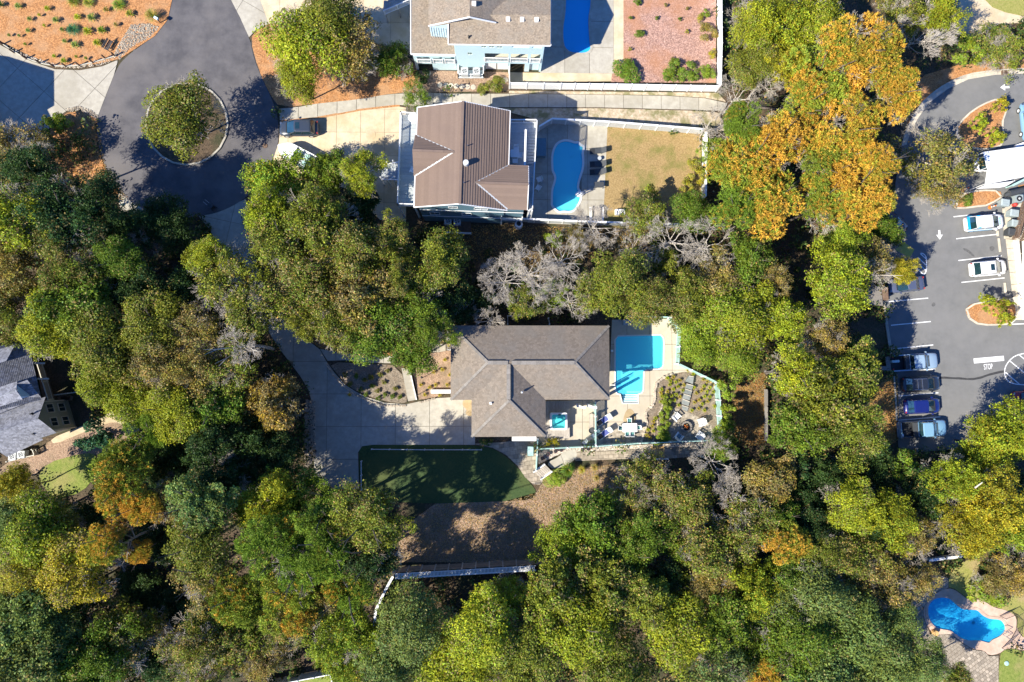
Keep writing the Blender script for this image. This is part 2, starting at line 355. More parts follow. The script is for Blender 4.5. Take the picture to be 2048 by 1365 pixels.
# --- upper left
sheet('pine_straw_bed', [(-60, -60), (344, -60), (344, 0), (335, 40), (310, 72), (240, 118), (200, 127), (160, 132), (110, 130), (60, 112), (0, 82), (-60, 60)], 0.05, M_['straw'])
drv = sheet('corner_driveway', [(-60, 62), (0, 90), (60, 122), (110, 139), (160, 141), (205, 133), (236, 120), (228, 150), (207, 203), (196, 232), (180, 223), (158, 216), (135, 221), (112, 236), (95, 262), (60, 300), (-60, 330)], 0.004, M_['joint'])
slabs(drv, [(-60, 62), (0, 90), (60, 122), (110, 139), (160, 141), (205, 133), (236, 120), (228, 150), (207, 203), (196, 232), (180, 223), (158, 216), (135, 221), (112, 236), (95, 262), (60, 300), (-60, 330)], 0.035, 4.3, 4.3, math.radians(-41), M_['concrete'], off=(1.2, 0.5))
asph = [(344, -60), (344, 0), (335, 40), (310, 72), (245, 118), (228, 150), (205, 205), (192, 250), (196, 290), (215, 350), (238, 385), (262, 405), (300, 425), (350, 438), (400, 433), (440, 425), (485, 402), (520, 367), (545, 322), (558, 285), (556, 230), (540, 190), (517, 140), (506, 100), (498, 75), (480, 35), (462, 0), (462, -60)]
sheet('cul_de_sac', asph, 0.014, M_['asphalt'], smooth=2)
sheet('repair_patch_asphalt', [(500, 82), (508, 80), (520, 120), (540, 165), (556, 205), (556, 225), (545, 200), (525, 160), (508, 120)], 0.022, M_['tar'], smooth=1)
isl = sheet('round_island', [(373+80*math.cos(t/24*6.2832), 248+80*math.sin(t/24*6.2832)) for t in range(24)], 0.10, M_['litter'], thick=0.12)
curbstones(isl, [(373+82*math.cos(t/48*6.2832), 248+82*math.sin(t/48*6.2832)) for t in range(48)], 0.22, 0.0, 0.17, M_['concrete'], step=1.5, closed=True)
mth = [(395, 430), (440, 422), (470, 408), (492, 398), (500, 470), (530, 600), (566, 640), (545, 660), (480, 600), (440, 500), (420, 460)]
w0 = sheet('driveway_mouth', mth, 0.0, M_['joint']); slabs(w0, mth, 0.012, 4.1, 3.9, math.radians(-12), M_['concrete'])
tr_ = [(236, 384), (262, 403), (296, 424), (270, 430), (240, 425)]
w0 = sheet('path_corner', tr_, 0.0, M_['joint']); slabs(w0, tr_, 0.012, 3, 3, 0, M_['concrete'])
st = [(462, -60), (462, 0), (480, 35), (498, 75), (512, 60), (530, 52), (537, 48), (520, 0), (505, -60)]
dr = sheet('corner_walk', st, 0.006, M_['joint']); slabs(dr, st, 0.036, 3.6, 4.2, math.radians(60), M_['concrete'])
sd_ = [(505, -60), (520, 0), (537, 48), (600, 40), (760, 90), (822, 100), (822, -60)]
dr = sheet('sandy_drive', sd_, 0.005, M_['joint']); slabs(dr, sd_, 0.03, 3.4, 3.4, 0, M_['sand'], gap=0.03)
sheet('straw_strip', [(500, 78), (515, 60), (545, 45), (640, 60), (760, 90), (822, 110), (850, 185), (790, 186), (720, 199), (640, 207), (560, 216), (540, 190), (517, 140)], 0.045, M_['straw'], smooth=1)
wk = [(558, 218), (600, 214), (650, 205), (720, 196), (790, 188), (860, 186), (900, 188), (1020, 188), (1200, 190), (1330, 192), (1410, 197), (1455, 207), (1448, 222), (1390, 220), (1200, 215), (1020, 215), (860, 213), (790, 210), (720, 219), (640, 234), (560, 241)]
w1 = sheet('long_walk', wk, 0.008, M_['joint']); slabs(w1, wk, 0.04, 2.35, 6, 0, M_['concrete'], gap=0.06)
sd2 = [(560, 243), (640, 236), (720, 221), (790, 212), (812, 216), (812, 445), (760, 440), (700, 380), (560, 335), (545, 322), (558, 285)]
w2 = sheet('sandy_parking', sd2, 0.006, M_['joint']); slabs(w2, sd2, 0.034, 2.93, 2.9, 0, M_['sand'], gap=0.035, off=(1.1, .5))
ribbon('soil_seam', [(562, 242), (640, 235), (720, 220), (800, 211)], 0.25, 0.0, 0.042, M_['straw'])
# --- north house ground
nd = [(1088, -60), (1227, -60), (1227, 148), (1080, 146), (1084, 100)]
w3 = sheet('upper_pool_deck', nd, 0.006, M_['joint'])
NHPOOL = [(1128, -60), (1130, 0), (1128, 30), (1124, 55), (1124, 80), (1128, 97), (1140, 107), (1160, 109), (1176, 107), (1184, 98), (1182, 86), (1180, 60), (1179, 35), (1184, 10), (1186, -60)]
sheet('sand_strip', [(1227, -60), (1247, -60), (1247, 128), (1225, 130), (1224, 163), (1020, 165), (1018, 145), (1227, 148)], 0.012, M_['sand'])
sheet('pink_mulch_bed', [(1247, -60), (1432, -60), (1432, 166), (1222, 165), (1226, 130), (1247, 126)], 0.04, M_['pinkmulch'])
sheet('gravel_yard', [(820, 141), (1018, 145), (1018, 182), (840, 186), (822, 150)], 0.02, M_['tanmulch'])
sheet('verge', [(850, 215), (1020, 217), (1200, 217), (1390, 222), (1440, 226), (1450, 262), (1410, 262), (1120, 248), (1075, 262), (1075, 240), (1020, 225), (900, 215)], 0.015, M_['sandgrass'])
sheet('verge_upper', [(1018, 182), (1436, 186), (1452, 204), (1410, 196), (1330, 191), (1018, 187)], 0.016, M_['sandgrass'])
# --- house 2 pool yard
POOL2 = [(1020+x/4.876, 220+y/4.876) for x, y in [(440, 350), (475, 315), (520, 297), (565, 297), (610, 310), (640, 320), (665, 312), (690, 345), (715, 350), (722, 385), (708, 410), (716, 500), (712, 570), (690, 640), (668, 710), (662, 770), (690, 800), (695, 840), (690, 880), (665, 930), (630, 985), (575, 1000), (520, 992), (480, 1003), (440, 975), (405, 930), (408, 895), (408, 820), (415, 760), (440, 690), (440, 640), (415, 600), (410, 520), (412, 430)]]
yd = [(1060, 262), (1102, 246), (1215, 252), (1208, 410), (1205, 452), (1055, 446)]
w4 = sheet('middle_pool_deck', yd, 0.006, M_['joint'])
sheet('dry_lawn', [(1213, 254), (1404, 268), (1402, 440), (1380, 462), (1205, 456), (1206, 330)], 0.03, M_['drygrass'])
# --- house 1 surroundings
dw = [(548, 630), (575, 640), (600, 668), (640, 700), (652, 722), (668, 745), (690, 770), (712, 784), (735, 795), (770, 806), (812, 809), (836, 804), (870, 797), (905, 795), (950, 796), (950, 890), (745, 890), (724, 893), (716, 905), (718, 978), (638, 978), (628, 950), (630, 830), (617, 780), (600, 752), (572, 715), (552, 690), (535, 660)]
w5 = sheet('main_driveway', dw, 0.006, M_['joint']); slabs(w5, dw, 0.04, 4.1, 3.9, 0, M_['concrete'], gap=0.05, off=(1.0, 0.4))
pw = [(945, 888), (1000, 885), (1062, 880), (1074, 884), (1074, 940), (1086, 962), (1080, 970), (1066, 969), (1050, 955), (1036, 933), (1012, 910), (985, 896)]
w6 = sheet('paver_pad', pw, 0.008, M_['joint']); slabs(w6, pw, 0.05, 0.62, 0.5, math.radians(8), M_['paver'], gap=0.03, stagger=True, maxn=230, name='paver')
fp = [(640, 698), (665, 703), (700, 708), (740, 712), (788, 713), (788, 727), (740, 726), (690, 721), (655, 722)]
w7 = sheet('front_path', fp, 0.012, M_['joint']); slabs(w7, fp, 0.05, 1.9, 8, 0, M_['concrete'], gap=0.04)
fp = [(855, 690), (893, 688), (893, 706), (855, 704)]
w7 = sheet('porch_path', fp, 0.012, M_['joint']); slabs(w7, fp, 0.05, 1.1, 8, 0, M_['concrete'], gap=0.04)
sheet('front_bed', [(655, 724), (740, 728), (800, 731), (818, 804), (800, 807), (770, 803), (735, 792), (700, 776), (680, 755)], 0.07, M_['rockmulch'], smooth=1)
sheet('side_bed', [(822, 731), (860, 708), (905, 700), (905, 782), (870, 795), (838, 800)], 0.07, M_['tanmulch'])
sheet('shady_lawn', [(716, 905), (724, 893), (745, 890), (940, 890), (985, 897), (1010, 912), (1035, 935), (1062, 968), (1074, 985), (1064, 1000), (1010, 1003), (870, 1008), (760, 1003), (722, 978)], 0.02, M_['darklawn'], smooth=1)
sheet('bark_slope', [(1074, 985), (1086, 962), (1100, 945), (1250, 925), (1290, 960), (1240, 1000), (1100, 1060), (1080, 1125), (795, 1125), (800, 1060), (870, 1008), (1010, 1003)], 0.02, M_['tanmulch'], open_=True)
sheet('left_bed', [(560, 636), (590, 640), (680, 690), (786, 700), (786, 712), (700, 706), (640, 697), (600, 665)], 0.03, M_['straw'])
sheet('green_cover_patch', [(1082, 960), (1100, 945), (1118, 930), (1140, 935), (1138, 950), (1120, 972), (1098, 978), (1088, 972)], 0.05, M_['greenlawn'], smooth=1)
# pool yard
PY = [(1091, 801), (1217, 801), (1224, 640), (1336, 638), (1355, 661), (1352, 728), (1428, 766), (1436, 864), (1430, 882), (1076, 897), (1074, 874), (1091, 874)]
POOL1 = [(1236, 672), (1322, 670), (1327, 676), (1328, 686), (1327, 730), (1324, 736), (1316, 739), (1294, 739.5), (1288, 744), (1287, 780), (1284, 786), (1276, 789), (1277, 807), (1245, 807), (1240, 789), (1234, 788), (1230, 780), (1230, 680)]
def holed_slabs(parent, pts, hole, z, cw, ch, mat, **k):
    # paving cells around a pool: cells touched by the pool are cut by quadrant slices that stay outside it
    P = [(p.x, p.y) for p in WL(pts, z)]; Hh = [(p.x, p.y) for p in WL(hole, z)]
    x0, x1 = min(q[0] for q in P), max(q[0] for q in P); y0, y1 = min(q[1] for q in P), max(q[1] for q in P)
    nx, ny = max(1, round((x1-x0)/cw)), max(1, round((y1-y0)/ch)); cw, ch = (x1-x0)/nx, (y1-y0)/ny; g = 0.025
    Hn = np.array(Hh)
    for i in range(nx):
        for j in range(ny):
            a, b, c, d = x0+i*cw+g, x0+(i+1)*cw-g, y0+j*ch+g, y0+(j+1)*ch-g
            cell = clip_half(clip_half(clip_half(clip_half(P, -1, 0, -a), 1, 0, b), 0, -1, -c), 0, 1, d)
            if len(cell) < 3 or abs(area2(cell)) < 0.1: continue
            m = MB(); zz = z+R_.uniform(0, .004)
            hc = clip_half(clip_half(clip_half(clip_half(Hh, -1, 0, -a), 1, 0, b), 0, -1, -c), 0, 1, d)
            if len(hc) < 3 or abs(area2(hc)) < 1e-3: m.prism(cell, zz-.03, zz)
            else:
                s = 0.11; n1 = int(math.ceil((b-a)/s)); s = (b-a)/n1
                for q in range(n1):      # thin vertical slices
                    u0, u1 = a+q*s, a+(q+1)*s
                    sl = clip_half(clip_half(cell, -1, 0, -u0), 1, 0, u1); hs = clip_half(clip_half(hc, -1, 0, -u0), 1, 0, u1)
                    if len(sl) < 3: continue
                    if len(hs) < 3: m.prism(sl, zz-.03, zz); continue
                    lo, hi = min(p[1] for p in hs), max(p[1] for p in hs)
                    for part in (clip_half(sl, 0, 1, lo), clip_half(sl, 0, -1, -hi)):
                        if len(part) > 2 and abs(area2(part)) > 1e-4: m.prism(part, zz-.03, zz)
            if m.v: m.build('slab', mat, parent)
def pool(name, label, outline, wmat, deep, z=0.05, rim=0.28, smooth=2, floor='plaster', steps=None, shelf=0.0, cope='coping', wcut=None):
    root = thing(name, label, 'pool', W(sum(p[0] for p in outline)/len(outline), sum(p[1] for p in outline)/len(outline), 0))
    o = chaikin(outline, smooth) if smooth else outline
    P = [(p.x, p.y) for p in WL(o, z)]; OPEN.append(P)
    if area2(P) < 0: P = P[::-1]
    n = len(P)
    # basin walls and floor (real depth)
    m = MB()
    for i in range(n):
        a, b = P[i], P[(i+1) % n]; m.add([(*a, z), (*b, z), (*b, -deep), (*a, -deep)], [(0, 1, 2, 3)])
    m.build('basin_wall', M_[floor], root)
    MB().prism(P, -deep, -deep).build('basin_floor', M_[floor], root)
    Ls, Rs = strip(P, rim, True); m = MB()
    for i in range(n):
        j = (i+1) % n; m.add([(*Ls[i], z+.03), (*Ls[j], z+.03), (*Rs[j], z+.03), (*Rs[i], z+.03)], [(0, 3, 2, 1)])
        m.add([(*Ls[i], z+.03), (*Ls[j], z+.03), (*Ls[j], z-.1), (*Ls[i], z-.1)], [(0, 1, 2, 3)]); m.add([(*Rs[i], z+.03), (*Rs[j], z+.03), (*Rs[j], z-.05), (*Rs[i], z-.05)], [(3, 2, 1, 0)])
    m.build('pool_coping', M_[cope], root)
    wp = P if wcut is None else clip_half(P, 0, -1, -W(1200, wcut, 0).y)
    MB().prism(wp, -0.06, -0.06).build('pool_water', M_[wmat], root)
    if wcut is not None: MB().prism(clip_half(P, 0, 1, W(1200, wcut, 0).y), -0.06, -0.06).build('step_water', M_['water_thin'], root)
    return root, P
POOLS = []
def holed(name, outer, holes, z, mat, kind='structure', parent=None, world_pts=False):
    O = [Vector((p[0], p[1], 0)) for p in (outer if world_pts else WL(outer, z))]
    if area2(O) < 0: O = O[::-1]
    loops = [O]
    for h in holes:
        h = [Vector((p[0], p[1], 0)) for p in h]
        loops.append(h[::-1] if area2(h) > 0 else h)
    flat = [p for l in loops for p in l]; tr = tessellate_polygon(loops); fs = []
    for a, b, c in tr:
        if (flat[b]-flat[a]).cross(flat[c]-flat[a]).z < 0: b, c = c, b
        fs.append((a, b, c))
    m = MB(); m.add([(p.x, p.y, z) for p in flat], fs); o = m.build(name, mat, parent)
    if kind: o['kind'] = kind
    return o
bpy.data.objects.remove(G); bpy.data.objects.remove(w3); bpy.data.objects.remove(w4)
# ---- pools
r1, PP1 = pool('swimming_pool', 'L-shaped bright blue pool with white entry steps right of the grey-brown hip roof', POOL1, 'water_mid', 1.5, rim=0.16, smooth=0, wcut=789)
r2, PP2 = pool('swimming_pool', 'curvy cyan pool in the yard right of the brown tiled roof', POOL2, 'water_mid', 1.5, rim=0.25)
r3, PP3 = pool('swimming_pool', 'deep blue shaded pool beside the pale cyan house at the top edge', NHPOOL, 'water_deep', 1.8, rim=0.3, smooth=1, cope='concrete')
POOL4 = [(1780+x/4.79, 1080+y/4.79) for x, y in [(350, 650), (370, 600), (420, 555), (480, 540), (560, 545), (600, 570), (650, 620), (700, 655), (760, 660), (820, 658), (860, 675), (900, 720), (960, 748), (1040, 750), (1090, 775), (1120, 830), (1115, 880), (1080, 920), (1030, 950), (990, 965), (960, 1000), (920, 995), (860, 975), (780, 985), (700, 965), (630, 920), (580, 880), (500, 870), (440, 855), (390, 810), (355, 740)]]
r4, PP4 = pool('swimming_pool', 'rippled blue kidney pool with pink stone surround at the lower right', POOL4, 'water_kidney', 1.6, rim=0.3, cope='pinkdeck')
for p in (PP1, PP2, PP3, PP4): POOLS.append([(q[0], q[1]) for q in p])
# pool interiors: shallow shelf, steps, drains
def z_off(pts, z): return [(p.x, p.y) for p in WL(pts, z)]
MB().prism(z_off([(1240, 745), (1287, 740), (1286, 782), (1276, 788), (1240, 787)], -0.6), -1.5, -0.75).build('shallow_floor', M_['plaster'], r1)
st_w = plain('step_white', (0.8, 0.82, 0.82), rough=0.6, var=0.02)
for i, (ya, yb) in enumerate([(789, 793), (793, 797), (797, 801.5), (801.5, 806)]):
    MB().prism(z_off([(1246, ya), (1277, ya), (1276.5, yb-1.2), (1247, yb-1.2)], 0), -1.5, -0.5+i*0.14).build('step', st_w, r1)
    MB().prism(z_off([(1247, yb-1.2), (1276.5, yb-1.2), (1276.5, yb), (1247, yb)], 0), -1.5, -0.55+i*0.14-0.05).build('step_edge', M_['bluesiding'] if 0 else M_['tealglass'], r1)
MB().lathe((*W(1279, 728, 0)[:2], -1.49), [(0.12, 0), (0.12, 0.02)]).build('drain', M_['white'], r1)
MB().prism(z_off([(1112, 388), (1150, 390), (1160, 410), (1150, 424), (1112, 420)], -0.6), -1.5, -0.5).build('bench_shelf', M_['plaster'], r2)
MB().prism(z_off([(1148, 287), (1162, 290), (1164, 306), (1150, 300)], -0.6), -1.5, -0.4).build('bench_shelf', M_['plaster'], r2)
MB().prism(z_off([(1148, 93), (1180, 88), (1178, 104), (1150, 107)], -0.6), -1.8, -0.35).build('bench_shelf', M_['plaster'], r3)
for px_, py_ in ((1145, 307), (1138, 408), (1964, 1255)):
    MB().lathe((*W(px_, py_, 0)[:2], -1.49), [(0.18, 0), (0.18, 0.02)]).build('drain', M_['dark'], r4 if px_ > 1900 else r2)
# ---- decks round the pools
def deck(name, outer, hole, z, cw, ch, mat):
    p = holed(name, outer, [hole], z-0.035, M_['joint']); holed_slabs_w(p, outer, hole, z, cw, ch, mat); OPEN.append(z_off(outer, 0)); return p
def holed_slabs_w(parent, pts, hole, z, cw, ch, mat):
    inv = list(hole)
    global WL
    keep = WL
    WL = lambda q, zz=0: [Vector((p[0], p[1], zz)) for p in q] if q is inv else keep(q, zz)
    holed_slabs(parent, pts, inv, z, cw, ch, mat); WL = keep
def clean(poly, eps=0.0): return poly
deck('upper_pool_deck', nd, [q for q in POOLS[2]] if 0 else [(max(-1e9, q[0]), q[1]) for q in POOLS[2] if q[1] < W(0, -55, 0).y], 0.04, 3.2, 3.6, M_['concrete'])
deck('middle_pool_deck', yd, POOLS[1], 0.04, 2.6, 2.9, M_['concrete'])
deck('lower_pool_deck', PY, POOLS[0], 0.04, 2.9, 3.3, M_['pool_concrete'])
lr = [(1780+x/4.79, 1080+y/4.79) for x, y in [(325, 760), (320, 650), (370, 580), (450, 500), (560, 462), (620, 478), (680, 520), (750, 575), (850, 568), (920, 600), (1000, 650), (1100, 672), (1160, 695), (1212, 740), (1215, 860), (1284, 950), (1500, 1000), (1500, 1080), (1284, 1062), (1200, 1042), (1150, 1040), (1100, 1050), (1050, 1090), (950, 1110), (900, 1060), (800, 1050), (700, 990), (600, 915), (540, 900), (430, 910), (370, 850)]]
holed('lower_right_pool_surround', chaikin(lr, 1), [POOLS[3]], 0.045, M_['pinkdeck']); OPEN.append(z_off(lr, 0))
pv = [(1780+x/4.79, 1080+y/4.79) for x, y in [(380, 900), (540, 905), (600, 920), (700, 995), (800, 1055), (900, 1068), (950, 1115), (1040, 1110), (1040, 1500), (250, 1500), (280, 1100)]]
pv2 = [(1780+x/4.79, 1080+y/4.79) for x, y in [(200, 500), (330, 400), (450, 330), (560, 370), (560, 460), (450, 498), (370, 578), (318, 650), (322, 760), (365, 850), (380, 900), (280, 1100), (200, 900)]]
a_ = sheet('paver_terrace', pv, 0.01, M_['joint']); slabs(a_, pv, 0.035, 0.42, 0.42, math.radians(35), M_['paver'], gap=0.05, stagger=True, maxn=240, name='paver')
a_ = sheet('shaded_paver_path', pv2, 0.011, M_['joint']); slabs(a_, pv2, 0.035, 0.42, 0.42, math.radians(35), M_['paver'], gap=0.05, stagger=True, maxn=240, name='paver')
sheet('lower_right_lawn', [(1780+x/4.79, 1080+y/4.79) for x, y in [(560, 380), (600, 300), (640, 230), (760, 190), (870, 180), (860, 240), (830, 330), (850, 430), (900, 520), (1000, 580), (1150, 560), (1300, 400), (1500, 400), (1500, 960), (1284, 940), (1218, 850), (1215, 735), (1150, 690), (1000, 640), (920, 592), (850, 560), (750, 566), (680, 512), (620, 470), (565, 455)]], 0.03, M_['lawn'])
sheet('corner_lawn', [(1780+x/4.79, 1080+y/4.79) for x, y in [(1060, 1090), (1100, 1054), (1200, 1048), (1300, 1070), (1500, 1100), (1500, 1600), (1045, 1600), (1042, 1250)]], 0.03, M_['greenlawn'])
sheet('left_house_lawn', [(88, 928), (170, 905), (195, 910), (192, 950), (165, 985), (110, 1000), (75, 960)], 0.03, M_['greenlawn'], smooth=1)
sheet('left_house_bed', [(80, 900), (100, 880), (160, 862), (215, 830), (240, 835), (290, 880), (280, 910), (180, 908), (95, 925), (60, 960), (0, 960), (0, 930)], 0.02, M_['tanmulch'], smooth=1)
rb = [(100, 878), (150, 858), (200, 838), (214, 825), (240, 822), (265, 845), (300, 880), (292, 890), (262, 868), (240, 845), (215, 846), (160, 868), (108, 890)]
sheet('gravel_path', rb, 0.04, M_['sand'], smooth=1)
sheet('bottom_lawn', [(470, 1400), (552, 1362), (668, 1342), (680, 1400)], 0.03, M_['greenlawn'])
sheet('upper_right_drive', [(1880, -60), (1900, 20), (1890, 60), (1925, 75), (1960, 70), (2000, 48), (2080, 45), (2080, -60)], 0.03, M_['sand'])
sheet('upper_right_lawn', [(1968, -60), (1970, 0), (1985, 15), (2010, 25), (2080, 40), (2080, -60)], 0.05, M_['lawn'])
sheet('roadside_straw', [(1812, 265), (1850, 205), (1890, 172), (1935, 152), (1990, 143), (2080, 135), (2080, 100), (1960, 118), (1850, 150), (1780, 220)], 0.0, M_['straw'])
# brown clearings
sheet('leafy_clearing', [(1478, 752), (1530, 745), (1530, 890), (1470, 892), (1465, 800)], 0.01, M_['tanmulch'], smooth=1)
sheet('leafy_bank', [(1768, 760), (1792, 750), (1796, 850), (1792, 885), (1740, 900), (1740, 800)], 0.01, M_['straw'])
sheet('fence_side_soil', [(900, 448), (1060, 452), (1250, 462), (1250, 500), (1050, 500), (900, 500), (870, 470)], 0.0, M_['litter'])
# fire pit terrace & beds
fpt = [(1440, 355), (1520, 375), (1600, 400), (1700, 440), (1870, 540), (1885, 690), (1440, 705), (1462, 560)]
E5 = lambda L: [(1040+x/4.876, 740+y/4.876) for x, y in L]
bed = E5([(1335, 160), (1345, 130), (1420, 75), (1500, 40), (1600, 20), (1690, 30), (1880, 135), (1905, 300), (1925, 600), (1890, 690), (1300, 705), (1190, 700), (1230, 590), (1245, 500), (1230, 430), (1295, 360), (1320, 280)])
sheet('planting_bed', bed, 0.075, M_['rockmulch'])
f_ = sheet('fire_pit_terrace', E5(fpt), 0.084, M_['paver_flat'])
sheet('lower_patio_pavers', E5([(860, 590), (950, 570), (1180, 585), (1215, 600), (1180, 700), (790, 720), (830, 640)]), 0.058, M_['paver_flat'])
gr = sheet('pebble_border', E5([(170, 785), (460, 765), (560, 762), (900, 745), (1900, 700), (1900, 740), (1000, 780), (560, 800), (450, 800), (380, 825), (180, 920)]), 0.035, M_['pebble'])
wk2 = E5([(540, 800), (1000, 785), (1340, 768), (1900, 740), (1900, 830), (1400, 870), (1000, 870), (540, 890)])
a_ = sheet('paver_walkway', wk2, 0.02, M_['joint']); slabs(a_, wk2, 0.05, 0.62, 0.42, math.radians(2.5), M_['paver'], gap=0.03, stagger=True, maxn=290, name='paver')
cw_ = E5([(420, 800), (560, 765), (560, 800), (540, 890), (330, 980), (250, 910), (380, 850)])
a_ = sheet('curving_walk', cw_, 0.024, M_['joint'], smooth=1); slabs(a_, cw_, 0.056, 1.9, 4, math.radians(20), M_['concrete'], smooth=1)
# gold boards over the walk
gb = thing('plywood_ramp', 'new golden wooden boards laid across the paver walkway', 'boards', W(1313, 905, 0))
for i in range(7):
    x = 1302+i*3.9; MB().prism(z_off([(x, 893), (x+3.5, 893), (x+3.6, 915.5), (x+.1, 915.5)], .1), .055, .09+.006*(i % 2)).build('board', M_['goldwood'], gb)
stp = [[(1180, 105), (1260, 120), (1245, 245), (1120, 195)], [(1135, 240), (1250, 270), (1230, 345), (1110, 310)], [(1105, 325), (1230, 365), (1210, 430), (1085, 400)], [(1090, 415), (1210, 450), (1190, 520), (1070, 490)], [(1070, 500), (1190, 545), (1170, 620), (1050, 580)], [(1060, 610), (1170, 640), (1150, 710), (1060, 680)]]
sr = thing('garden_steps', 'flight of six grey stone slabs climbing through the planting bed to the fire pit', 'steps', W(1378, 790, 0))
for i, s in enumerate(stp):
    P = [(1240+x/8.532, 740+y/8.532) for x, y in s]; zt = 0.55-0.075*i
    MB().prism(z_off(P, zt), 0.05, zt).build('stone_slab', M_['bluestone'], sr)
    lo = sorted(P, key=lambda q: q[1])[-2:]; hi = sorted(P, key=lambda q: q[1])[:2]
    a, b = W(*hi[0], zt+.01), W(*hi[1], zt+.01); MB().beam(a, b, 0.09, 0.03).build('slab_edge', M_['gutter'], sr)
# ---- rock borders
def rocks(name, label, line, n, r, mat='rock', cat='rocks', group=None):
    root = thing(name, label, cat, W(*line[len(line)//2], 0), group=group)
    d = [0]
    for i in range(1, len(line)): d.append(d[-1]+math.dist(line[i], line[i-1]))
    for i in range(n):
        t = d[-1]*(i+.5)/n; k = max(j for j in range(len(d)) if d[j] <= t); k = min(k, len(line)-2); f = (t-d[k])/(d[k+1]-d[k])
        c = W(line[k][0]+(line[k+1][0]-line[k][0])*f, line[k][1]+(line[k+1][1]-line[k][1])*f, 0.1)
        rr = r*R_.uniform(.7, 1.25); a0 = R_.uniform(0, 6); h = rr*R_.uniform(.6, 1)
        pts = [(c.x+rr*R_.uniform(.75, 1.1)*math.cos(a0+k2*1.047), c.y+rr*R_.uniform(.75, 1.1)*math.sin(a0+k2*1.047)) for k2 in range(6)]
        m = MB(); vs = [(x, y, 0.03) for x, y in pts]+[(c.x+(x-c.x)*.72, c.y+(y-c.y)*.72, 0.08+h) for x, y in pts]
        m.add(vs, [(i2, (i2+1) % 6, 6+(i2+1) % 6, 6+i2) for i2 in range(6)]+[tuple(range(6, 12))]); m.build('rock', M_[mat], root)
    return root
rocks('rock_border', 'pale stone border between the lower pool deck and the planting bed', E5([(1480, 40), (1400, 75), (1330, 130), (1315, 200), (1315, 290), (1290, 350), (1230, 410), (1228, 470), (1240, 520)]), 60, 0.2)
rocks('rock_border', 'pale stone border left of the planting bed by the white patio table', E5([(1235, 530), (1215, 590), (1200, 650), (1185, 700)]), 18, 0.19)
rocks('rock_border', 'inner stone row running along the leafy hedge beside the fire pit', E5([(1395, 330), (1370, 400), (1335, 460), (1345, 540), (1320, 600), (1310, 660), (1295, 700)]), 26, 0.13)
rocks('rock_border', 'low stone edging along the curve of the front bed at the driveway', [(652, 730), (668, 752), (690, 776), (712, 791), (735, 801), (770, 812), (812, 812)], 60, 0.13)
rocks('rock_border', 'short stone edging right of the front steps', [(838, 806), (855, 801), (870, 797)], 12, 0.14)
def scatter(name, label, poly, n, r, mat='pebble', cat='stones', z=0.03):
    P = np.array(z_off(poly, 0)); lo, hi = P.min(0), P.max(0); Q = rng.uniform(lo, hi, (n*4, 2)); Q = Q[pip(Q, [tuple(p) for p in P])][:n]
    vs = []; fs = []
    for x, y in Q:
        rr = r*R_.uniform(.6, 1.4); a0 = R_.uniform(0, 6); k = len(vs)
        for q in range(5): vs.append((x+rr*math.cos(a0+q*1.2566), y+rr*R_.uniform(.6, 1)*math.sin(a0+q*1.2566), z))
        vs.append((x+R_.uniform(-.3, .3)*rr, y+R_.uniform(-.3, .3)*rr, z+rr*R_.uniform(.5, 1)))
        fs += [(k+q, k+(q+1) % 5, k+5) for q in range(5)]
    me = bpy.data.meshes.new(name); me.from_pydata(vs, [], fs); o = link(name, me, M_[mat]); tag(o, label, cat, None, 'stuff'); return o
scatter('river_rock', 'pale river rock spread beside the cul-de-sac', [(262, 50), (300, 48), (318, 55), (300, 75), (262, 95), (240, 118), (228, 110), (245, 80)], 900, 0.13, 'rock')
scatter('river_rock', 'stone edging of the corner driveway', [(10, 90), (60, 118), (110, 135), (160, 137), (205, 130), (235, 118), (225, 112), (160, 130), (110, 128), (60, 112)], 500, 0.09, 'rock')
scatter('river_rock', 'stone edging of the hedge bed', [(130, 218), (158, 212), (182, 220), (197, 232), (196, 240), (178, 229), (158, 221), (140, 224)], 200, 0.1, 'rock')
scatter('river_rock', 'pebbles below the teal fence', E5([(170, 785), (460, 765), (560, 762), (900, 745), (1900, 700), (1900, 740), (1000, 780), (560, 800), (450, 800), (380, 825), (180, 920)]), 1200, 0.06, 'pebble')
scatter('river_rock', 'rock bed along the left edge of the main driveway', [(612, 800), (630, 800), (630, 920), (612, 935), (606, 870)], 500, 0.15, 'rock')
scatter('river_rock', 'rock patch behind the leaning fence', [(250, 845), (275, 855), (295, 885), (282, 895), (262, 880)], 160, 0.14, 'rock')

# ------------------------------------------------------------------ parking lot
lotp = [(2100, 137), (1990, 142), (1935, 150), (1890, 170), (1850, 200), (1826, 235), (1812, 268), (1796, 330), (1786, 400), (1782, 440), (1768, 500), (1766, 590), (1783, 710), (1789, 752), (1793, 841), (1797, 895), (1830, 905), (1900, 900), (2100, 880)]
sheet('parking_lot', lotp, 0.01, M_['lot'])
gl_ = sheet('gutter_strip', [(2090, 137), (1990, 142), (1935, 150), (1890, 170), (1850, 200), (1826, 235), (1812, 268), (1806, 290), (1813, 290), (1820, 268), (1834, 240), (1857, 207), (1896, 178), (1937, 159), (1990, 150), (2090, 146)], 0.018, M_['gutter'])
curbstones(gl_, [(2090, 136), (1990, 141), (1935, 149), (1890, 169), (1850, 199), (1826, 234), (1812, 267), (1805, 292)], 0.22, 0.0, 0.15, M_['gutter'], step=1.5)
ft = thing('drain_grate', 'rusty storm drain inlet in the curb of the curved access road', 'drain', W(2010, 144, 0))
MB().box((*W(2010, 146, 0.1)[:2], 0.10), (0.9, 0.6, 0.14)).build('grate_lid', M_['brownwood'], ft)
cu = thing('curb', 'long straight concrete curb at the left edge of the parking lot', 'curb', W(1775, 650, 0))
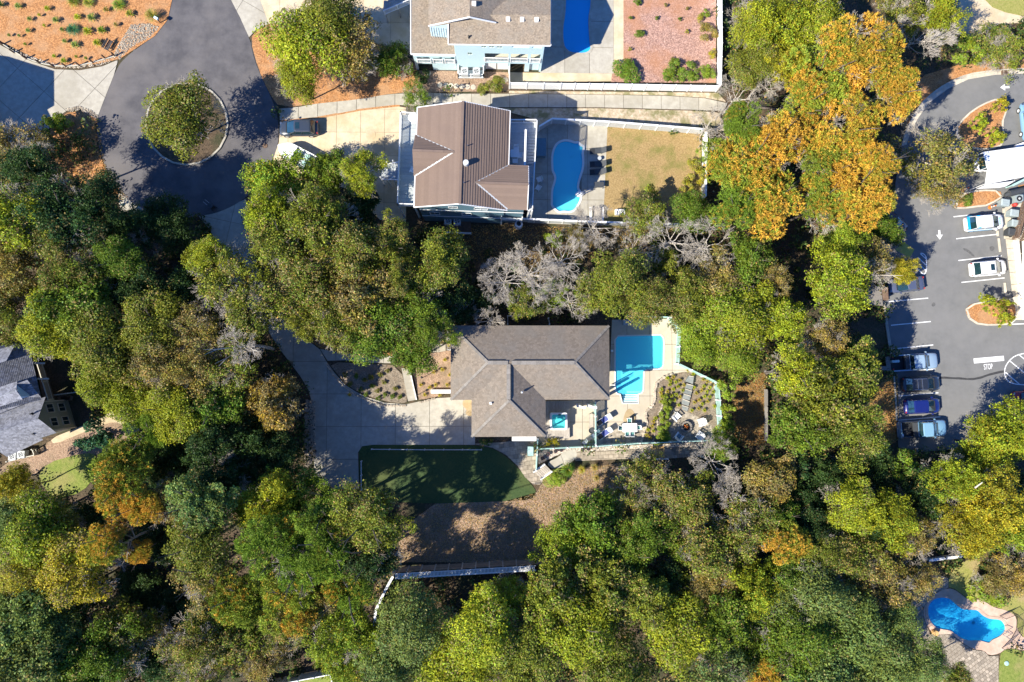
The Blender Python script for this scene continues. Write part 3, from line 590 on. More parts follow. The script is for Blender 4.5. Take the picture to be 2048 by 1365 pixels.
curbstones(cu, [(1767, 588), (1774, 650), (1783.5, 712)], 0.33, 0, 0.15, M_['concrete'], step=1.8)
cu = thing('curb', 'lower concrete curb at the rear ends of the parked black and blue cars', 'curb', W(1791, 800, 0))
curbstones(cu, [(1788.5, 752), (1792, 800), (1794, 842)], 0.2, 0, 0.15, M_['concrete'], step=1.8)
def paint(name, label, a, b, w=0.12, group=None, z=0.022, cat='road marking'):
    A, B = W(*a, z), W(*b, z); d = (B-A).normalized(); n = Vector((-d.y, d.x, 0))*w/2
    o = MB().poly3([A-n, B-n, B+n, A+n]).build(name, M_['roadwhite']); tag(o, label, cat, group); return o
GL = 'white parking bay lines'
for a, b, l in [((1907, 434), (1939, 430.5), 'white bay line above the blue and white car'), ((1912.5, 478), (1998.5, 468.7), 'white bay line just below the blue and white car'),
    ((1916.8, 521.5), (2003.4, 512), 'white bay line just above the white car with sunroof'), ((1923, 565.3), (2009.4, 556.3), 'white bay line just below the white car with sunroof'),
    ((1776.6, 603.7), (1856.5, 596.7), 'white bay line below the slate grey car, uppermost on the left'), ((1782, 651), (1861.5, 643.5), 'middle white bay line in the two empty shaded bays'),
    ((1785, 698.4), (1866.5, 690.3), 'white bay line above the silver pickup'), ((1783.5, 743), (1870.7, 738.7), 'white bay line between silver pickup and black car'),
    ((1797.4, 792.5), (1876.8, 786), 'white bay line between the black and the blue car'), ((1797, 841), (1881, 834), 'white bay line between the blue car and the lower pickup'), ((2020, 649), (2048+30, 647), 'white line right of the curbed shrub island'), ((2022, 648), (2060, 612), 'slanting white line right of the curbed shrub island')]:
    paint('bay_line', l, a, b, group=GL)
paint('stop_bar', 'broad white stop bar above the painted word', (1947.5, 722.4), (2008, 717), w=0.62)
def arrow(label, px, py, ang):
    c = W(px, py, .022); m = MB(); L = [(-.58, -.13), (.0, -.13), (.0, -.42), (.62, 0), (.0, .42), (.0, .13), (-.58, .13)]
    ca, sa = math.cos(ang), math.sin(ang)
    m.prism([(c.x+x*ca-y*sa, c.y+x*sa+y*ca) for x, y in L], .022, .022); o = m.build('road_arrow', M_['roadwhite']); tag(o, label, 'road marking', 'painted direction arrows')
arrow('white painted arrow pointing down the parking lot', 1879, 470, math.radians(-88)); arrow('white painted arrow pointing left on the curved access road', 2010, 175, math.radians(183))
# STOP lettering
cv = bpy.data.curves.new('stop', 'FONT'); cv.body = 'STOP'; cv.size = 1.0; cv.align_x = 'CENTER'; cv.align_y = 'CENTER'; cv.offset = 0.012
to = bpy.data.objects.new('tmp', cv); COL.objects.link(to); bpy.context.view_layer.update()
me = bpy.data.meshes.new_from_object(to.evaluated_get(bpy.context.evaluated_depsgraph_get())); bpy.data.objects.remove(to)
o = link('stop_lettering', me, M_['roadwhite']); c = W(1976.5, 734.3, .022); o.location = c; o.scale = (0.47, 0.95, 1); o.rotation_euler.z = math.radians(5); tag(o, 'white word STOP painted on the asphalt', 'road marking')
def loop(label, pts, hatch, w=0.12):
    root = thing('hatched_marking', label, 'road marking', W(*pts[0], 0)); ribbon('outline', pts, w, .022, .022, M_['roadwhite'], parent=root, kind=None, smooth=1)
    for a, b in hatch: MB().beam(W(*a, .024), W(*b, .024), w, .004).build('stripe', M_['roadwhite'], root)
loop('white hatched no-parking loop cut off by the right edge', [(2085, 704), (2048, 707), (2030, 712), (2018, 722), (2010, 735), (2009, 748), (2013, 760), (2023, 767), (2040, 770), (2085, 771)], [((2018, 721), (2050, 747)), ((2037, 709), (2060, 728)), ((2011, 745), (2039, 769))])
loop('small white hatched loop under the yellow shrub', [(1841, 507), (1846, 507), (1852, 513), (1853, 520), (1853, 542), (1849, 549), (1846, 549), (1836, 539)], [((1836, 515), (1853, 532)), ((1838, 528), (1853, 543)), ((1841, 508), (1852, 518))])
tc = sheet('asphalt_crack_repair', [(1878, 754), (1890, 753.5), (1905, 755), (1920, 755), (1935, 757), (1950, 756), (1963, 753), (1980, 747), (2000, 742), (2012, 741), (2012, 745), (1995, 748), (1975, 753), (1962, 758), (1945, 761), (1928, 760), (1910, 759), (1890, 758), (1878, 758)], 0.016, M_['tar'])
for l, p in (('curbed mulch island with two bright shrubs in the parking lot', [(1952, 608), (1940, 609.6), (1934, 617), (1933, 625.4), (1938, 635), (1946, 643.5), (1960, 649), (1974, 650.5), (2012, 649), (2023, 647), (2034, 630), (2037, 616), (2020, 596), (1990, 600)]),
             ('curbed mulch island below the white canopy', [(1935.4, 383.5), (2000.7, 379), (2004.6, 398.7), (1984, 404.6), (1985.5, 410), (1944.6, 413.9), (1922, 417.8), (1911, 417), (1909, 412), (1918, 396)]),
             ('curbed island with orange-tipped shrubs by the curved road', [(1908, 262), (1935, 229), (1965, 209), (2000, 196), (2016, 208), (2010, 236), (2000, 245), (2014, 275), (1998, 296), (1960, 300), (1925, 290)])):
    rt = thing('planted_island', l, 'traffic island', W(*p[0], 0))
    sheet('island_mulch', p, 0.12, M_['straw'], smooth=1, kind=None, parent=rt, thick=.1)
    curbstones(rt, p, 0.2, 0, 0.16, M_['gutter'], step=1.2, closed=True, smooth=1)
for (a, b), l in ((((1997.5, 477), (2000.5, 504)), 'tan wheel stop in the empty bay between the two white cars'), (((2009.5, 566), (2012, 592)), 'tan wheel stop above the bright shrubs island'), (((1995, 462), (1996, 473)), 'tan wheel stop peeking out by the blue and white car')):
    o = MB().beam(W(*a, .08), W(*b, .08), .22, .13).build('wheel_stop', M_['gutter']); tag(o, l, 'wheel stop', 'parking wheel stops')
sheet('damp_patch', [(926, 800), (946, 799), (946, 832), (938, 833), (930, 828), (934, 820), (925, 812)], 0.047, M_['damp'], smooth=1, open_=False)
sheet('damp_patch', [(1252, 822), (1259, 817), (1267, 822), (1273, 836), (1270, 846), (1246, 845), (1248, 832)], 0.049, M_['damp'], smooth=1, open_=False)
for q in ([(1978, 495), (1984, 492), (1990, 496), (1987, 502), (1981, 503)], [(1926, 496), (1936, 499), (1946, 508), (1950, 514), (1946, 514), (1936, 505), (1926, 500)], [(1945, 350), (1968, 352), (1969, 361), (1948, 362)], [(1862, 610), (1868, 604), (1872, 610), (1866, 615)], [(505, 210), (514, 205), (520, 214), (512, 222)], [(262, 96), (268, 92), (272, 100), (266, 104)]):
    sheet('oil_stain', q, 0.0185 if q[0][0] > 1000 else .02, M_['oil'], smooth=1, open_=False)
# utility marks
for px_, py_, rr, mm, l in ((530, 292, .3, 'brownwood', 'rusty manhole cover right of the round island'), (741, 270, .62, 'sand', 'faint ring shaped access cover in the sandy drive'), (630, 897+6, .2, 'dark', 'small dark drain cover on the shaded driveway')):
    o = MB().lathe(W(px_, py_, .05), [(rr, 0), (rr*.97, .012), (rr*.9, .012), (rr*.88, .006)], 24).build('manhole_cover', M_[mm]); tag(o, l, 'manhole cover')
# ------------------------------------------------------------------ building helpers
def plane_frame(poly):
    u = (poly[1]-poly[0]).normalized()
    n = max((u.cross(p-poly[0]) for p in poly[2:]), key=lambda q: q.length).normalized()
    if n.z < 0: n = -n
    v = n.cross(u)
    if v.z < 0: v = -v
    return u, v, n
def courses(root, poly, sp, th, mat, parts=False, name='shingle_course', under=True):
    poly = [Vector(p) for p in poly]; u, v, n = plane_frame(poly); o = poly[0]
    Q = [((p-o).dot(u), (p-o).dot(v)) for p in poly]; vm = max(q[1] for q in Q); v0 = min(q[1] for q in Q)
    acc = MB(); k = 0; y = v0
    while y < vm-0.02:
        c = clip_half(clip_half(Q, 0, -1, -y), 0, 1, y+sp)
        if len(c) > 2 and abs(area2(c)) > 1e-3:
            m = MB() if (parts and k < 300) else acc
            def P3(a, b, h): return o+u*a+v*b+n*h
            top = [P3(a, b, th*(1-(b-y)/sp*.85)) for a, b in c]; m.add(top, [tuple(range(len(c)))])
            lo = [a for a, b in c if abs(b-y) < 1e-3]
            if len(lo) >= 2:
                a0, a1 = min(lo), max(lo); m.add([P3(a0, y, th), P3(a1, y, th), P3(a1, y, -.02), P3(a0, y, -.02)], [(0, 1, 2, 3)])
            if m is not acc: m.build(name, mat, root)
        y += sp; k += 1
    if acc.v: acc.build('shingle_slope', mat, root, kind='stuff')
def caps(root, a, b, mat, w=0.35, h=0.08, step=0.45, name='ridge_cap', single=False):
    a, b = Vector(a), Vector(b); L = (b-a).length; n = 1 if single else max(1, int(L/step)); d = (b-a)/n
    for i in range(n):
        MB().beam(a+d*i+Vector((0, 0, .03+.012)), a+d*(i+1)+Vector((0, 0, .03-.004)), w, h).build(name, mat, root)
def facade(root, A, B, z0, z1, openings, mat, t=0.18, name='wall', back=None, backdepth=1.2):
    # A->B base line in the world, openings (s0,s1,za,zb) in fractions / metres
    A, B = Vector((A[0], A[1], 0)), Vector((B[0], B[1], 0)); L = (B-A).length; d = (B-A)/L; nrm = Vector((d.y, -d.x, 0))
    S = sorted({0.0, 1.0, *[o[0] for o in openings], *[o[1] for o in openings]}); Z = sorted({z0, z1, *[o[2] for o in openings], *[o[3] for o in openings]})
    m = MB(); ang = math.atan2(d.y, d.x)
    for i in range(len(S)-1):
        for j in range(len(Z)-1):
            sm, zm = (S[i]+S[i+1])/2, (Z[j]+Z[j+1])/2
            if any(o[0] < sm < o[1] and o[2] < zm < o[3] for o in openings): continue
            c = A+d*(sm*L)-nrm*(t/2); m.box((c.x, c.y, zm), ((S[i+1]-S[i])*L, t, Z[j+1]-Z[j]), ang)
    m.build(name, mat, root)
    def at(s, z, out=0.0): p = A+d*(s*L)+nrm*out; return Vector((p.x, p.y, z))
    return at, d, nrm, L, ang
def window(root, c, d, nrm, w, h, frame='white', glass='glass', muntin=True):
    ang = math.atan2(d.y, d.x); c = Vector(c)
    f = MB()
    for sx, sz, ww, hh in ((-w/2, 0, .09, h+.09), (w/2, 0, .09, h+.09), (0, -h/2, w+.09, .09), (0, h/2, w+.09, .09)):
        p = c+d*sx+Vector((0, 0, sz)); f.box(p, (ww, .06 if h > .8 else .03, hh if h > .8 or hh > .1 else .05), ang)
    fo = f.build('window', M_[frame], root)
    p = c-nrm*.03; g = MB().box(p, (w, .02, h), ang).build('pane', M_[glass], None)
    g.parent = fo
    if muntin:
        b = MB().box(c+nrm*.0, (.04, .05, h), ang).build('muntin', M_[frame], None); b.parent = fo
def railing(root, a, b, h=1.0, mat='white', pick=0.13, post=1.8, name='railing', nopick=False, top=0.1):
    a, b = Vector(a), Vector(b); L = (b-a).length; d = (b-a)/L
    MB().beam(a+Vector((0, 0, h)), b+Vector((0, 0, h)), top, .07).build('rail', M_[mat], root)
    MB().beam(a+Vector((0, 0, .1)), b+Vector((0, 0, .1)), .06, .06).build('rail', M_[mat], root)
    n = max(1, round(L/post))
    for i in range(n+1): p = a+d*(L*i/n); MB().box(p+Vector((0, 0, h/2+.03)), (.12, .12, h+.1)).build('post', M_[mat], root)
    if not nopick:
        m = MB(); k = int(L/pick)
        for i in range(k): p = a+d*((i+.5)*pick); m.box(p+Vector((0, 0, h/2+.05)), (.05, .05, h-.12))
        m.build('balusters', M_[mat], root, kind='stuff')
def fence(name, label, pts, h, mat='white', post='white', sp=1.83, style='panel', cat='fence', group=None, boards=0, closed=False, base=0.0, lattice=False, capw=0.1):
    P = [W(x, y, base) for x, y in pts]; root = thing(name, label, cat, P[0], group=group)
    for k in range(len(P)-1):
        a, b = P[k], P[k+1]; L = (b-a).length; n = max(1, round(L/sp)); d = (b-a)/n; dn = d.normalized()
        for i in range(n+(1 if k == len(P)-2 else 0)):
            p = a+d*i; pw_ = .05 if style == 'thin' else .13; MB().box(p+Vector((0, 0, (h+.12)/2)), (pw_, pw_, h+.12), math.atan2(d.y, d.x)).build('post', M_[post], root)
        for i in range(n):
            p, q = a+d*i+dn*.07, a+d*(i+1)-dn*.07; Z = lambda z: Vector((0, 0, z))
            if style == 'panel':
                hh = h-.35 if lattice else h-.05
                m = MB(); m.beam(p+Z(hh/2+.03), q+Z(hh/2+.03), .04, hh-.06, up=(0, 0, 1))
                m.build('panel', M_[mat], root)
                m = MB(); m.beam(p+Z(h), q+Z(h), capw, .06)
                if lattice: m.beam(p+Z(h-.33), q+Z(h-.33), .08, .05)
                m.build('rail', M_[post], root)
                if lattice:
                    m = MB(); Lq = (q-p).length
                    for t in range(int(Lq/.12)): c = p+dn*(t+.5)*.12; m.box(c+Z(h-.17), (.04, .02, .3), math.atan2(d.y, d.x))
                    m.build('lattice', M_[mat], root, kind='stuff')
            elif style == 'slat':
                m = MB(); m.beam(p+Z(.25), q+Z(.25), .05, .09); m.beam(p+Z(h-.15), q+Z(h-.15), .05, .09); m.beam(p+Z(h-.02), q+Z(h-.02), .10, .04); m.build('rail', M_[mat], root)
                m = MB(); Lq = (q-p).length; c0 = int(Lq/.14)
                for t in range(c0): c = p+dn*(t+.5)*.14; m.box(c+Z(h/2), (.095, .03, h-.1), math.atan2(d.y, d.x))
                m.build('slats', M_[mat], root, kind='stuff')
            elif style == 'boards':
                for t in range(boards): z = .15+(h-.25)*(t+.5)/boards; MB().beam(p+Z(z), q+Z(z), .04, (h-.25)/boards-.05).build('board', M_[mat], root)
            elif style == 'thin':
                MB().beam(p+Z(h), q+Z(h), .035, .035).build('rail', M_[mat], root); MB().beam(p+Z(.15), q+Z(.15), .03, .03).build('rail', M_[mat], root)
                m = MB(); Lq = (q-p).length
                for t in range(int(Lq/.14)): c = p+dn*(t+.5)*.14; m.box(c+Z(h/2), (.018, .018, h-.1))
                m.build('bars', M_[mat], root, kind='stuff')
            elif style == 'rail':
                MB().beam(p+Z(h), q+Z(h), .07, .07).build('rail', M_[mat], root)
                MB().beam(p+Z(h*.5), q+Z(h*.5), .04, .04).build('rail', M_[mat], root)
    return root
def pipe(root, px, py, z, h=.5, r=.06, mat='metal'):
    p = W(px, py, z); m = MB().tube(p, p+Vector((0, 0, h)), r, r, 10); m.tube(p+Vector((0, 0, -.1)), p+Vector((0, 0, .06)), r*2, r*1.4, 10); m.build('vent_pipe', M_[mat], root)
def hvac(label, px, py, z=.25, grp='outdoor air conditioner units'):
    c = W(px, py, z); r = thing('air_conditioner', label, 'air conditioner', c, group=grp)
    MB().box((0, 0, .4), (.85, .85, .78)).build('casing', M_['greymetal'], r, local=True)
    MB().lathe((0, 0, .79), [(.36, 0), (.36, .03), (.31, .03), (.31, 0)], 20).build('fan_ring', M_['white'], r, local=True)
    MB().lathe((0, 0, .795), [(.305, 0), (.305, .004)], 20).build('fan_opening', M_['dark'], r, local=True)
    m = MB(); 
    for k in range(4): a = k*math.pi/2+.3; m.beam((0, 0, .815), (.28*math.cos(a), .28*math.sin(a), .815), .11, .012)
    m.build('fan_blades', M_['greymetal'], r, local=True)
    m = MB()
    for k in (.12, .2, .28): 
        for q in range(16): a, b = q*.3927, (q+1)*.3927; m.beam((k*math.cos(a), k*math.sin(a), .84), (k*math.cos(b), k*math.sin(b), .84), .015, .01)
    m.build('guard', M_['greymetal'], r, local=True)
# ------------------------------------------------------------------ grey-brown hip roofed house (centre)
ze = 6.2
q = WL([(901.5, 650.8), (1219.5, 652.8), (1217.4, 801.5), (901.5, 798.2)], ze); x0 = (q[0].x+q[3].x)/2; x1 = (q[1].x+q[2].x)/2; y1 = (q[0].y+q[1].y)/2; y0 = (q[2].y+q[3].y)/2
q = WL([(943.2, 874), (1090.9, 874)], ze); x2, x3, ys = q[0].x, q[1].x, q[0].y
hf = (y1-y0)/2; hw = (x3-x2)/2; yr = (y0+y1)/2; xm = (x2+x3)/2; zr = ze+hf*.5
V = Vector
H1 = thing('hip_roof_house', 'house with large T-shaped grey-brown shingle hip roof beside the L-shaped pool', 'house', (xm, yr, 0))
faces = [[(x1, y1, ze), (x0, y1, ze), (x0+hf, yr, zr), (x1-hf, yr, zr)], [(x0, y1, ze), (x0, y0, ze), (x0+hf, yr, zr)], [(x1, y0, ze), (x1, y1, ze), (x1-hf, yr, zr)],
         [(x0, y0, ze), (x2, y0, ze), (xm, yr, zr), (x0+hf, yr, zr)], [(x3, y0, ze), (x1, y0, ze), (x1-hf, yr, zr), (xm, yr, zr)],
         [(x2, ys, ze), (x2, y0, ze), (xm, yr, zr), (xm, ys+hw, zr)], [(x3, y0, ze), (x3, ys, ze), (xm, ys+hw, zr), (xm, yr, zr)], [(x2, ys, ze), (x3, ys, ze), (xm, ys+hw, zr)]]
for f in faces: courses(H1, f, .16, .022, M_['shingle_tan'])
for a, b in (((x0, y1, ze), (x0+hf, yr, zr)), ((x0, y0, ze), (x0+hf, yr, zr)), ((x1, y1, ze), (x1-hf, yr, zr)), ((x1, y0, ze), (x1-hf, yr, zr)), ((x2, ys, ze), (xm, ys+hw, zr)), ((x3, ys, ze), (xm, ys+hw, zr))):
    caps(H1, a, b, M_['ridge_grey'], .28, .06)
caps(H1, (x0+hf, yr-.05, zr), (xm-.1, yr-.05, zr), M_['ridge_grey'], .42, .12, .5); caps(H1, (xm+.3, yr-.05, zr), (x1-hf, yr-.05, zr), M_['ridge_grey'], .42, .12, .5); caps(H1, (xm-.05, yr-.2, zr), (xm-.05, ys+hw+.1, zr), M_['ridge_grey'], .42, .12, .5)
MB().beam((x0+hf, yr+.2, zr-.02), (xm-.5, yr+.2, zr-.02), .1, .1).build('ridge_vent', M_['dark'], H1)
MB().beam((xm+.5, yr+.2, zr-.02), (x1-hf-.2, yr+.2, zr-.02), .1, .1).build('ridge_vent', M_['dark'], H1)
MB().beam((xm+.2, yr-.4, zr-.02), (xm+.2, ys+hw+.3, zr-.02), .1, .1).build('ridge_vent', M_['dark'], H1)
outl = [(x0, y1), (x0, y0), (x2, y0), (x2, ys), (x3, ys), (x3, y0), (x1, y0), (x1, y1)]
MB().prism(outl, ze-.22, ze-.03, bottom=True).build('fascia', M_['cream'], H1)
i_ = .65
il = [(x0+i_, y1-i_), (x0+i_, y0+i_), (x2+i_, y0+i_), (x2+i_, ys+i_), (x3-i_, ys+i_), (x3-i_, y0+i_+1.6), (x1-i_, y0+i_+1.6), (x1-i_, y1-i_)]
MB().prism(il, 0, ze-.2).build('wall', M_['cream'], H1)
for k in range(4):
    c = V((x1-i_+.01, y1-1.6-k*1.7, 3.9 if k % 2 else 1.5)); window(H1, c, V((0, -1, 0)), V((1, 0, 0)), 1.0, 1.3)
for k in range(3): window(H1, V((xm-2.2+k*2.2, ys+i_-.01, 3.9)), V((1, 0, 0)), V((0, -1, 0)), 1.0, 1.2)
pipe(H1, 1044, 785, 7.9, .45, .07, 'greymetal'); pipe(H1, 982, 807, 7.3, .4, .1, 'white')
gw = WL([(1024, 872), (1072.5, 872), (1072.5, 882.5), (1024, 882.5)], 5.2)
MB().prism(gw, 5.05, 5.2, bottom=True).build('balcony_cover', M_['white'], H1)
gw = WL([(1026, 876), (1070, 876), (1070, 881), (1026, 881)], 5.0); MB().prism(gw, 0, 0.3).build('stoop', M_['concrete'], H1)
for px_ in (1027, 1069):
    c = W(px_, 881, 5.0); MB().box((c.x, c.y, 2.5), (.15, .15, 5.0)).build('porch_post', M_['white'], H1)
for px_ in (1156, 1177):
    c = W(px_, 811, 0); MB().box((c.x, c.y, 3.0), (.28, .28, 6.0)).build('column', M_['white'], H1); MB().box((c.x, c.y, .3), (.45, .45, .5)).build('column_base', M_['white'], H1)
for px_, py_ in ((898, 677), (898, 700)): 
    c = W(px_, py_, 3); MB().beam((c.x-.2, c.y, 3), (x0+.7, c.y, 3), .12, .12).build('porch_rail', M_['white'], H1)
o = MB().beam(W(862, 783.5, .3), W(903, 783.5, .3), .45, .5).build('low_wall', M_['white']); tag(o, 'low white retaining wall at the left corner of the hip roof house', 'wall')
fs_ = thing('front_steps', 'straight flight of pale concrete steps through the front bed', 'steps', W(818, 770, 0))
for k in range(14):
    t0, t1 = k/14, (k+1)/14; a = [(803+13*t0, 737+66*t0), (820+13*t0, 737+63*t0), (820+13*t1, 737+63*t1), (803+13*t1, 737+66*t1)]
    z = .55-.035*k; MB().prism(z_off(a, z), .02, z).build('step', M_['concrete'], fs_)
MB().beam(W(819, 738, .62), W(833, 800, .18), .1, .12).build('edge_board', M_['white'], fs_)
# hot tub deck
dk = thing('hot_tub_deck', 'raised grey wooden deck in the inner corner under the hip roof', 'deck', W(1112, 850, 0))
a, b = W(1091, 0, .5), 0
Pd = WL([(1089, 803), (1139, 803), (1139, 877.5), (1089, 877.5)], .5); xa, xb, ya, yb = Pd[0].x, Pd[1].x, Pd[2].y, Pd[0].y
n_ = 22; w_ = (xb-xa)/n_
for k in range(n_): MB().box((xa+(k+.5)*w_, (ya+yb)/2, .48), (w_-.015, yb-ya, .05)).build('plank', M_['deckwood'], dk)
MB().box(((xa+xb)/2, (ya+yb)/2, .22), (xb-xa-.05, yb-ya-.05, .44)).build('deck_base', M_['brownwood'], dk)
ht = thing('hot_tub', 'square white hot tub with bubbling turquoise water on the wooden deck', 'hot tub', W(1116.5, 842.5, .5))
s_ = 1.03
def rrect(w, h, r, n=4):
    o = []
    for cx, cy, a0 in ((w-r, h-r, 0), (-w+r, h-r, 90), (-w+r, -h+r, 180), (w-r, -h+r, 270)):
        for k in range(n+1): a = math.radians(a0+90*k/n); o.append((cx+r*math.cos(a), cy+r*math.sin(a)))
    return o
O = rrect(s_, s_, .22); I = rrect(s_-.2, s_-.2, .2); F = rrect(s_-.35, s_-.35, .2); n = len(O); m = MB()
for ra, za, rb, zb in ((O, 0, O, .62), (O, .62, I, .64), (I, .64, F, .1)):
    m.add([(x, y, za) for x, y in ra]+[(x, y, zb) for x, y in rb], [(i, (i+1) % n, n+(i+1) % n, n+i) for i in range(n)])
m.add([(x, y, .1) for x, y in F], [tuple(range(n))]); m.build('shell', M_['white'], ht, local=True)
MB().prism(rrect(s_-.23, s_-.23, .2), .52, .52).build('tub_water', M_['water_spa'], ht, local=True)
MB().lathe((.05, .05, .1), [(.42, 0), (.42, .25), (.36, .28)], 20).build('seat_ring', M_['plaster'], ht, local=True)
MB().box((.1, .78, .66), (.3, .16, .05)).build('control_panel', M_['charcoal'], ht, local=True)
# ------------------------------------------------------------------ brown tiled house
th2 = math.radians(-1.6); zE = 8.3; cc = W(924.5, 318.1, zE); cc.z = 0
e = WL([(834, 214), (829, 412.5), (1020.9, 222.9), (1014, 423)], zE); u2 = V((math.cos(th2), math.sin(th2), 0)); v2 = V((-math.sin(th2), math.cos(th2), 0))
aa = ((e[2]-e[0]).dot(u2)+(e[3]-e[1]).dot(u2))/4; bb = ((e[0]-e[1]).dot(v2)+(e[2]-e[3]).dot(v2))/4
def L2(x, y, z): p = cc+u2*x+v2*y; return V((p.x, p.y, z))
def inv2(p): d = p-cc; return d.dot(u2), d.dot(v2)
zR = zE+aa*.43
H2 = thing('brown_roof_house', 'tall blue-sided house with brown tiled gable roof left of the curvy pool', 'house', cc)
_, yA = inv2(W(1017.4, 331.6, zE)); xE, _ = inv2(W(1057, 334, zE)); _, yB = inv2(W(1011, 424, zE)); yB = -bb+.12; yk = (yA+yB)/2; zk = zE+1.5; xv = aa-3.5
yw1 = inv2(W(834.5, 272, zE))[1]; yw2 = inv2(W(830, 352.5, zE))[1]; ykw = (yw1+yw2)/2; xw = inv2(W(908, 306, zE+1.7))[0]; zkw = zE+(aa+xw)*.43
cf = [([L2(aa, bb, zE), L2(aa, yA, zE), L2(xv, yk, zk), L2(aa, yB, zE), L2(aa, -bb, zE), L2(0, -bb, zR), L2(0, bb, zR)], .30, .065),
      ([L2(-aa, -bb, zE), L2(-aa, yw2, zE), L2(xw, ykw, zkw), L2(-aa, yw1, zE), L2(-aa, bb, zE), L2(0, bb, zR), L2(0, -bb, zR)], .30, .05),
      ([L2(aa, yA, zE), L2(xE, yA, zE), L2(xE, yk, zk), L2(xv, yk, zk)], .30, .11), ([L2(aa, yB, zE), L2(xE, yB, zE), L2(xE, yk, zk), L2(xv, yk, zk)], .30, .05),
      ([L2(-aa, yw1, zE), L2(-aa-.15, yw1, zE), L2(-aa-.15, ykw, zkw), L2(xw, ykw, zkw)], .30, .11), ([L2(-aa, yw2, zE), L2(-aa-.15, yw2, zE), L2(-aa-.15, ykw, zkw), L2(xw, ykw, zkw)], .30, .05)]
for i, (p, s, t) in enumerate(cf): 
    if i in (4, 5): p = [p[1], p[0], p[3], p[2]] if 0 else p
    courses_poly = p
    if i < 2:      # concave faces: cut into convex strips by the course clipper
        courses(H2, p, s, t, M_['shingle_brown'], parts=True)
    elif i in (4, 5):
        a_, b_, c_, d_ = p; courses(H2, [V(b_), V(a_), V(d_), V(c_)], s, t, M_['shingle_brown'], parts=True)
    else: courses(H2, p, s, t, M_['shingle_brown'], parts=True)
caps(H2, L2(0, -bb, zR), L2(0, bb, zR), M_['shingle_brown'], .3, .1, .9); caps(H2, L2(xv, yk, zk), L2(xE, yk, zk), M_['shingle_brown'], .25, .08, .9); caps(H2, L2(xw, ykw, zkw), L2(-aa-.15, ykw, zkw), M_['shingle_brown'], .25, .08, .9)
for a, b in ((L2(aa, yA, zE), L2(xv, yk, zk)), (L2(aa, yB, zE), L2(xv, yk, zk)), (L2(-aa, yw1, zE), L2(xw, ykw, zkw)), (L2(-aa, yw2, zE), L2(xw, ykw, zkw))):
    MB().beam(a+V((0, 0, .05)), b+V((0, 0, .05)), .16, .05).build('valley_flashing', M_['greymetal'], H2)
for sx in (-1, 1):
    for sy in (-1, 1): MB().beam(L2(sx*aa, sy*bb, zE-.05), L2(0, sy*bb, zR-.05), .08, .2).build('rake_board', M_['white'], H2)
MB().beam(L2(aa, bb, zE), L2(aa, yA, zE), .12, .14).build('gutter', M_['white'], H2); MB().beam(L2(-aa, bb, zE), L2(-aa, -bb, zE), .12, .14).build('gutter', M_['white'], H2)
MB().beam(L2(xE, yA, zE), L2(xE, yk, zk), .08, .16).build('rake_board', M_['white'], H2); MB().beam(L2(xE, yB, zE), L2(xE, yk, zk), .08, .16).build('rake_board', M_['white'], H2)
wi = .35
m = MB().prism([L2(-aa+wi, -bb+wi, 0), L2(aa-wi, -bb+wi, 0), L2(aa-wi, bb-wi, 0), L2(-aa+wi, bb-wi, 0)], 0, zE-.1)
for sy in (-1, 1): m.poly3([L2(-aa+wi, sy*(bb-wi), zE-.15), L2(aa-wi, sy*(bb-wi), zE-.15), L2(0, sy*(bb-wi), zR-.1)])
m.build('wall', M_['bluesiding'], H2)
MB().prism([L2(aa-wi, yB+wi, 0), L2(xE-wi, yB+wi, 0), L2(xE-wi, yA-wi, 0), L2(aa-wi, yA-wi, 0)], 0, zE-.1).build('wing_wall', M_['bluesiding'], H2)
dS, nS = u2, -v2
for s, z, w, h in ((-.9, 7.4, 1.0, .7), (2.2, 7.2, 1.5, .9), (-3.2, 4.3, 1.1, 1.2), (.5, 4.3, 1.1, 1.2)): window(H2, L2(s, -bb+wi-.02, z), dS, nS, w, h)
for z in (5.9, 2.9): MB().beam(L2(-aa+wi, -bb+wi-.03, z), L2(xE-wi, -bb+wi-.03, z), .05, .16).build('band_board', M_['white'], H2)
for k, z in enumerate((3.6, 3.1, 2.6)): MB().beam(L2(aa-.6, -bb+.2, z), L2(xE-.4, -bb+.2, z), .06, .14).build('balcony_rail', M_['white'], H2)
for sx in (aa-.6, xE-.4): MB().beam(L2(sx, -bb+.2, 0), L2(sx, -bb+.2, 4.4), .12, .12, up=(1, 0, 0)).build('balcony_post', M_['white'], H2)
pr = W(932, 328, zR-.2); MB().tube(pr-V((0, 0, .3)), pr+V((0, 0, .55)), .32, .3, 16).build('roof_fan', M_['greymetal'], H2)
pipe(H2, 935, 293, zR-.35, .45, .05); pipe(H2, 928, 367, zR-.25, .45, .05)
# left deck
def deckbox(name, label, pts, z, mat, plank='ns', rails=(), cat='deck', pw=.45, rh=1.0):
    P = WL(pts, z); root = thing(name, label, cat, (P[0].x, P[0].y, 0))
    xa, xb, ya, yb = min(p.x for p in P), max(p.x for p in P), min(p.y for p in P), max(p.y for p in P)
    poly = [(p.x, p.y) for p in P]
    MB().prism(poly, z-.25, z-.05, bottom=True).build('deck_frame', M_['white'], root)
    y = ya
    while y < yb:
        c = clip_half(clip_half(poly, 0, -1, -(y+.01)), 0, 1, y+pw-.01)
        if len(c) > 2: MB().prism(c, z-.05, z).build('plank', M_[mat], root)
        y += pw
    for p in P: MB().box((p.x, p.y, (z-.2)/2), (.2, .2, z-.2)).build('support_post', M_['white'], root)
    for i in rails: railing(root, P[i], P[(i+1) % len(P)], rh)
    return root
deckbox('upper_deck', 'long grey deck with white railing on the left side of the brown roof house', [(832, 233), (803.5, 231), (797, 412), (829, 413)], 5.6, 'bluedeck', rails=(0, 1, 2))
